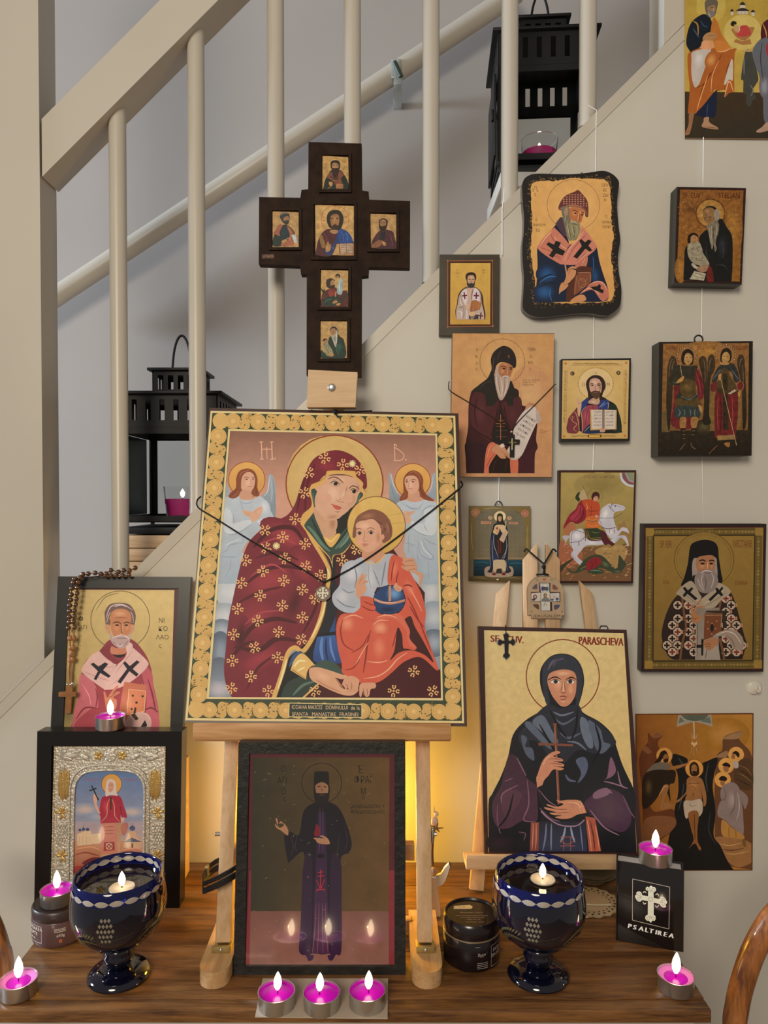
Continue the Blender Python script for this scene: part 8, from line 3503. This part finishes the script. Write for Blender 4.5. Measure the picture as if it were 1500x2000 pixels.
link_mesh('backing', bm, mat('burnt_plywood', (0.09, 0.05, 0.03), 0.6), P.root, 40)
bm = nb()
prism(bm, [tuple(ar.px(q[0] * 0.985 + 8, q[1] * 0.985 + 12)) for q in pts], -0.0012, 0.0, bev=0.0003)
link_mesh('front', bm, PLW, P.root, 40)
ar.draw('''
p 4a3020 440,735 625,738 622,885 785,885 785,1050 650,1048 655,1195 470,1195 462,1042 310,1040 305,885 445,885
p b4b0ac 455,745 605,745 608,890 468,885
p c0b4a8 312,905 462,895 465,1032 315,1035
p c4b8a4 468,890 612,890 615,1040 472,1042
p b8b4ac 620,905 770,900 772,1035 625,1042
p bcb8b0 472,1045 618,1045 620,1185 478,1190
e 3c4470 500,830 26,36
e 5c3c4c 535,820 24,40
e 3c5c60 570,835 24,34
e d4c8a0 535,785 30,16
e 6a5040 375,965 34,40
e c09c78 378,960 16,20
e 3c3850 350,1010 30,18
e 5c4434 540,940 28,34
e b08c68 542,942 16,20
f 74706c 480,1032 510,980 540,970 590,985 608,1035
e c09c78 690,965 22,28
e 4a5068 655,1010 26,18
e 4a5068 735,1000 26,26
s 5c4c3c 9 515,1120 540,1060 575,1120
e c0a888 545,1085 16,20
f 5c5058 330,830 360,780 405,755 405,835
f 7c4c40 665,765 710,785 750,840 665,840
f 5c4434 340,1095 430,1090 430,1170
f 4c4c64 685,1100 775,1095 760,1140 700,1175
e a8482c 525,675 26,22
e d4a088 522,672 9
o 6c5038 5 315,1200 13
o 6c5038 5 815,1205 13
o 6c5038 5 412,692 13
o 6c5038 5 645,690 13
''')
ar.text('JERUSALEM', 345, 1298, 46, '5c3c28', 0, 440 / (glyphs('JERUSALEM')[1] * 46))
ar.build('inlay_print', MATTE)
for pts in (((200, 230, -0.004), (230, 185, -0.002), (300, 240, 0.002), (520, 432, 0.002)), ((522, 432, 0.002), (600, 300, 0.002), (668, 190, -0.002), (720, 230, -0.004)), ((395, 604, -0.001), (480, 600, 0.001), (560, 600, 0.001), (590, 606, -0.001)), ((518, 440, 0.002), (520, 520, 0.002), (522, 610, 0.002))):
    bm = nb()
    tube(bm, smooth_path([ploc(P, *g(a[0], a[1]), a[2]) for a in pts], 5), 0.0013, 8)
    link_mesh('cord', bm, CORDM, P.root, 60)
bm = nb()
q = ploc(P, *g(515, 475), 0.002)
ball(bm, q, 0.0032, 12)
q = ploc(P, *g(522, 575), 0.002)
ball(bm, q, 0.0024, 10)
link_mesh('knot', bm, CORDM, P.root, 60)

# rosary draped over the bald bishop's frame
ro = thing('rosary', 'brown wooden bead rosary with a cross draped over the bishop frame corner', 'rosary')
BEAD = mat('brown_polished_bead', (0.13, 0.055, 0.025), 0.25, noise=0.5, nscale=300, coat=0.5)
OLIV = mat('olive_wood', (0.36, 0.16, 0.06), 0.4, noise=0.3, nscale=120)
g = lambda x, y_: (60 + x / 4.4118, 1090 + y_ / 4.4118)
topz = (NIC.M @ Vector((0, NIC.h, 0)))
strandA = [(900, 85), (850, 108), (800, 106), (755, 120), (690, 105), (650, 135), (605, 137), (555, 128), (495, 135), (450, 140), (425, 168), (410, 208), (403, 255), (398, 305), (393, 352), (387, 402), (378, 455), (374, 502), (368, 548), (378, 596)]
strandB = [(845, 145), (790, 150), (735, 148), (690, 150), (640, 150), (380, 180), (368, 212), (354, 262), (350, 316), (345, 362), (337, 408), (336, 456), (335, 506), (334, 552), (325, 602)]
wood_beads = [(345, 690), (372, 688), (335, 692), (345, 775), (365, 770), (345, 830), (355, 815), (340, 880), (362, 872)]
src = None


def ypos(y_):
    return 1.048 if y_ < 158 else 1.043 - 0.0185 * (y_ - 158) / 1000


for x, y_ in strandA + strandB:
    if src is None:
        bm = nb()
        ball(bm, (0, 0, 0), 0.0036, 10)
        src = o = link_mesh('bead', bm, BEAD, ro, 80)
    else:
        o = src.copy()
        C.objects.link(o)
    o.location = at(*g(x, y_), ypos(y_))
src = None
for x, y_ in wood_beads:
    if src is None:
        bm = nb()
        lathe(bm, [(0.0006, -0.004), (0.0026, -0.0025), (0.003, 0), (0.0026, 0.0025), (0.0006, 0.004)], 10)
        src = o = link_mesh('wooden_bead', bm, OLIV, ro, 80)
    else:
        o = src.copy()
        C.objects.link(o)
    o.location = at(*g(x, y_), ypos(y_))
for sA in (strandA, strandB):
    bm = nb()
    tube(bm, smooth_path([at(*g(x, y_), ypos(y_)) for x, y_ in sA], 3), 0.0006, 6)
    link_mesh('string', bm, THIN, ro, 60)
bm = nb()
tube(bm, smooth_path([at(*g(x, y_), ypos(y_)) for x, y_ in ((370, 596), (372, 690), (362, 770), (350, 850), (338, 1080))], 4), 0.0011, 6)
tube(bm, smooth_path([at(*g(x, y_), ypos(y_)) for x, y_ in ((328, 602), (335, 690), (342, 775), (338, 880), (328, 970), (334, 1080))], 4), 0.0011, 6)
link_mesh('olive_wood_strand', bm, OLIV, ro, 60)
k = [at(*g(*q), 1.0215) for q in ((308, 1105), (360, 1100), (362, 1150), (392, 1152), (390, 1190), (355, 1190), (345, 1335), (297, 1332), (308, 1192), (245, 1190), (245, 1155), (310, 1150))]
bm = nb()
prism(bm, [(p.x, p.z) for p in k], 1.0195, 1.0235, axis='y', bev=0.0005)
link_mesh('cross', bm, OLIV, ro, 40, label='flat olive wood cross')
bm = nb()
for x, y_ in ((318, 1088), (345, 1090), (360, 1080)):
    ball(bm, at(*g(x, y_), 1.022), 0.0016, 8)
link_mesh('silver_ring', bm, ALU, ro, 60)
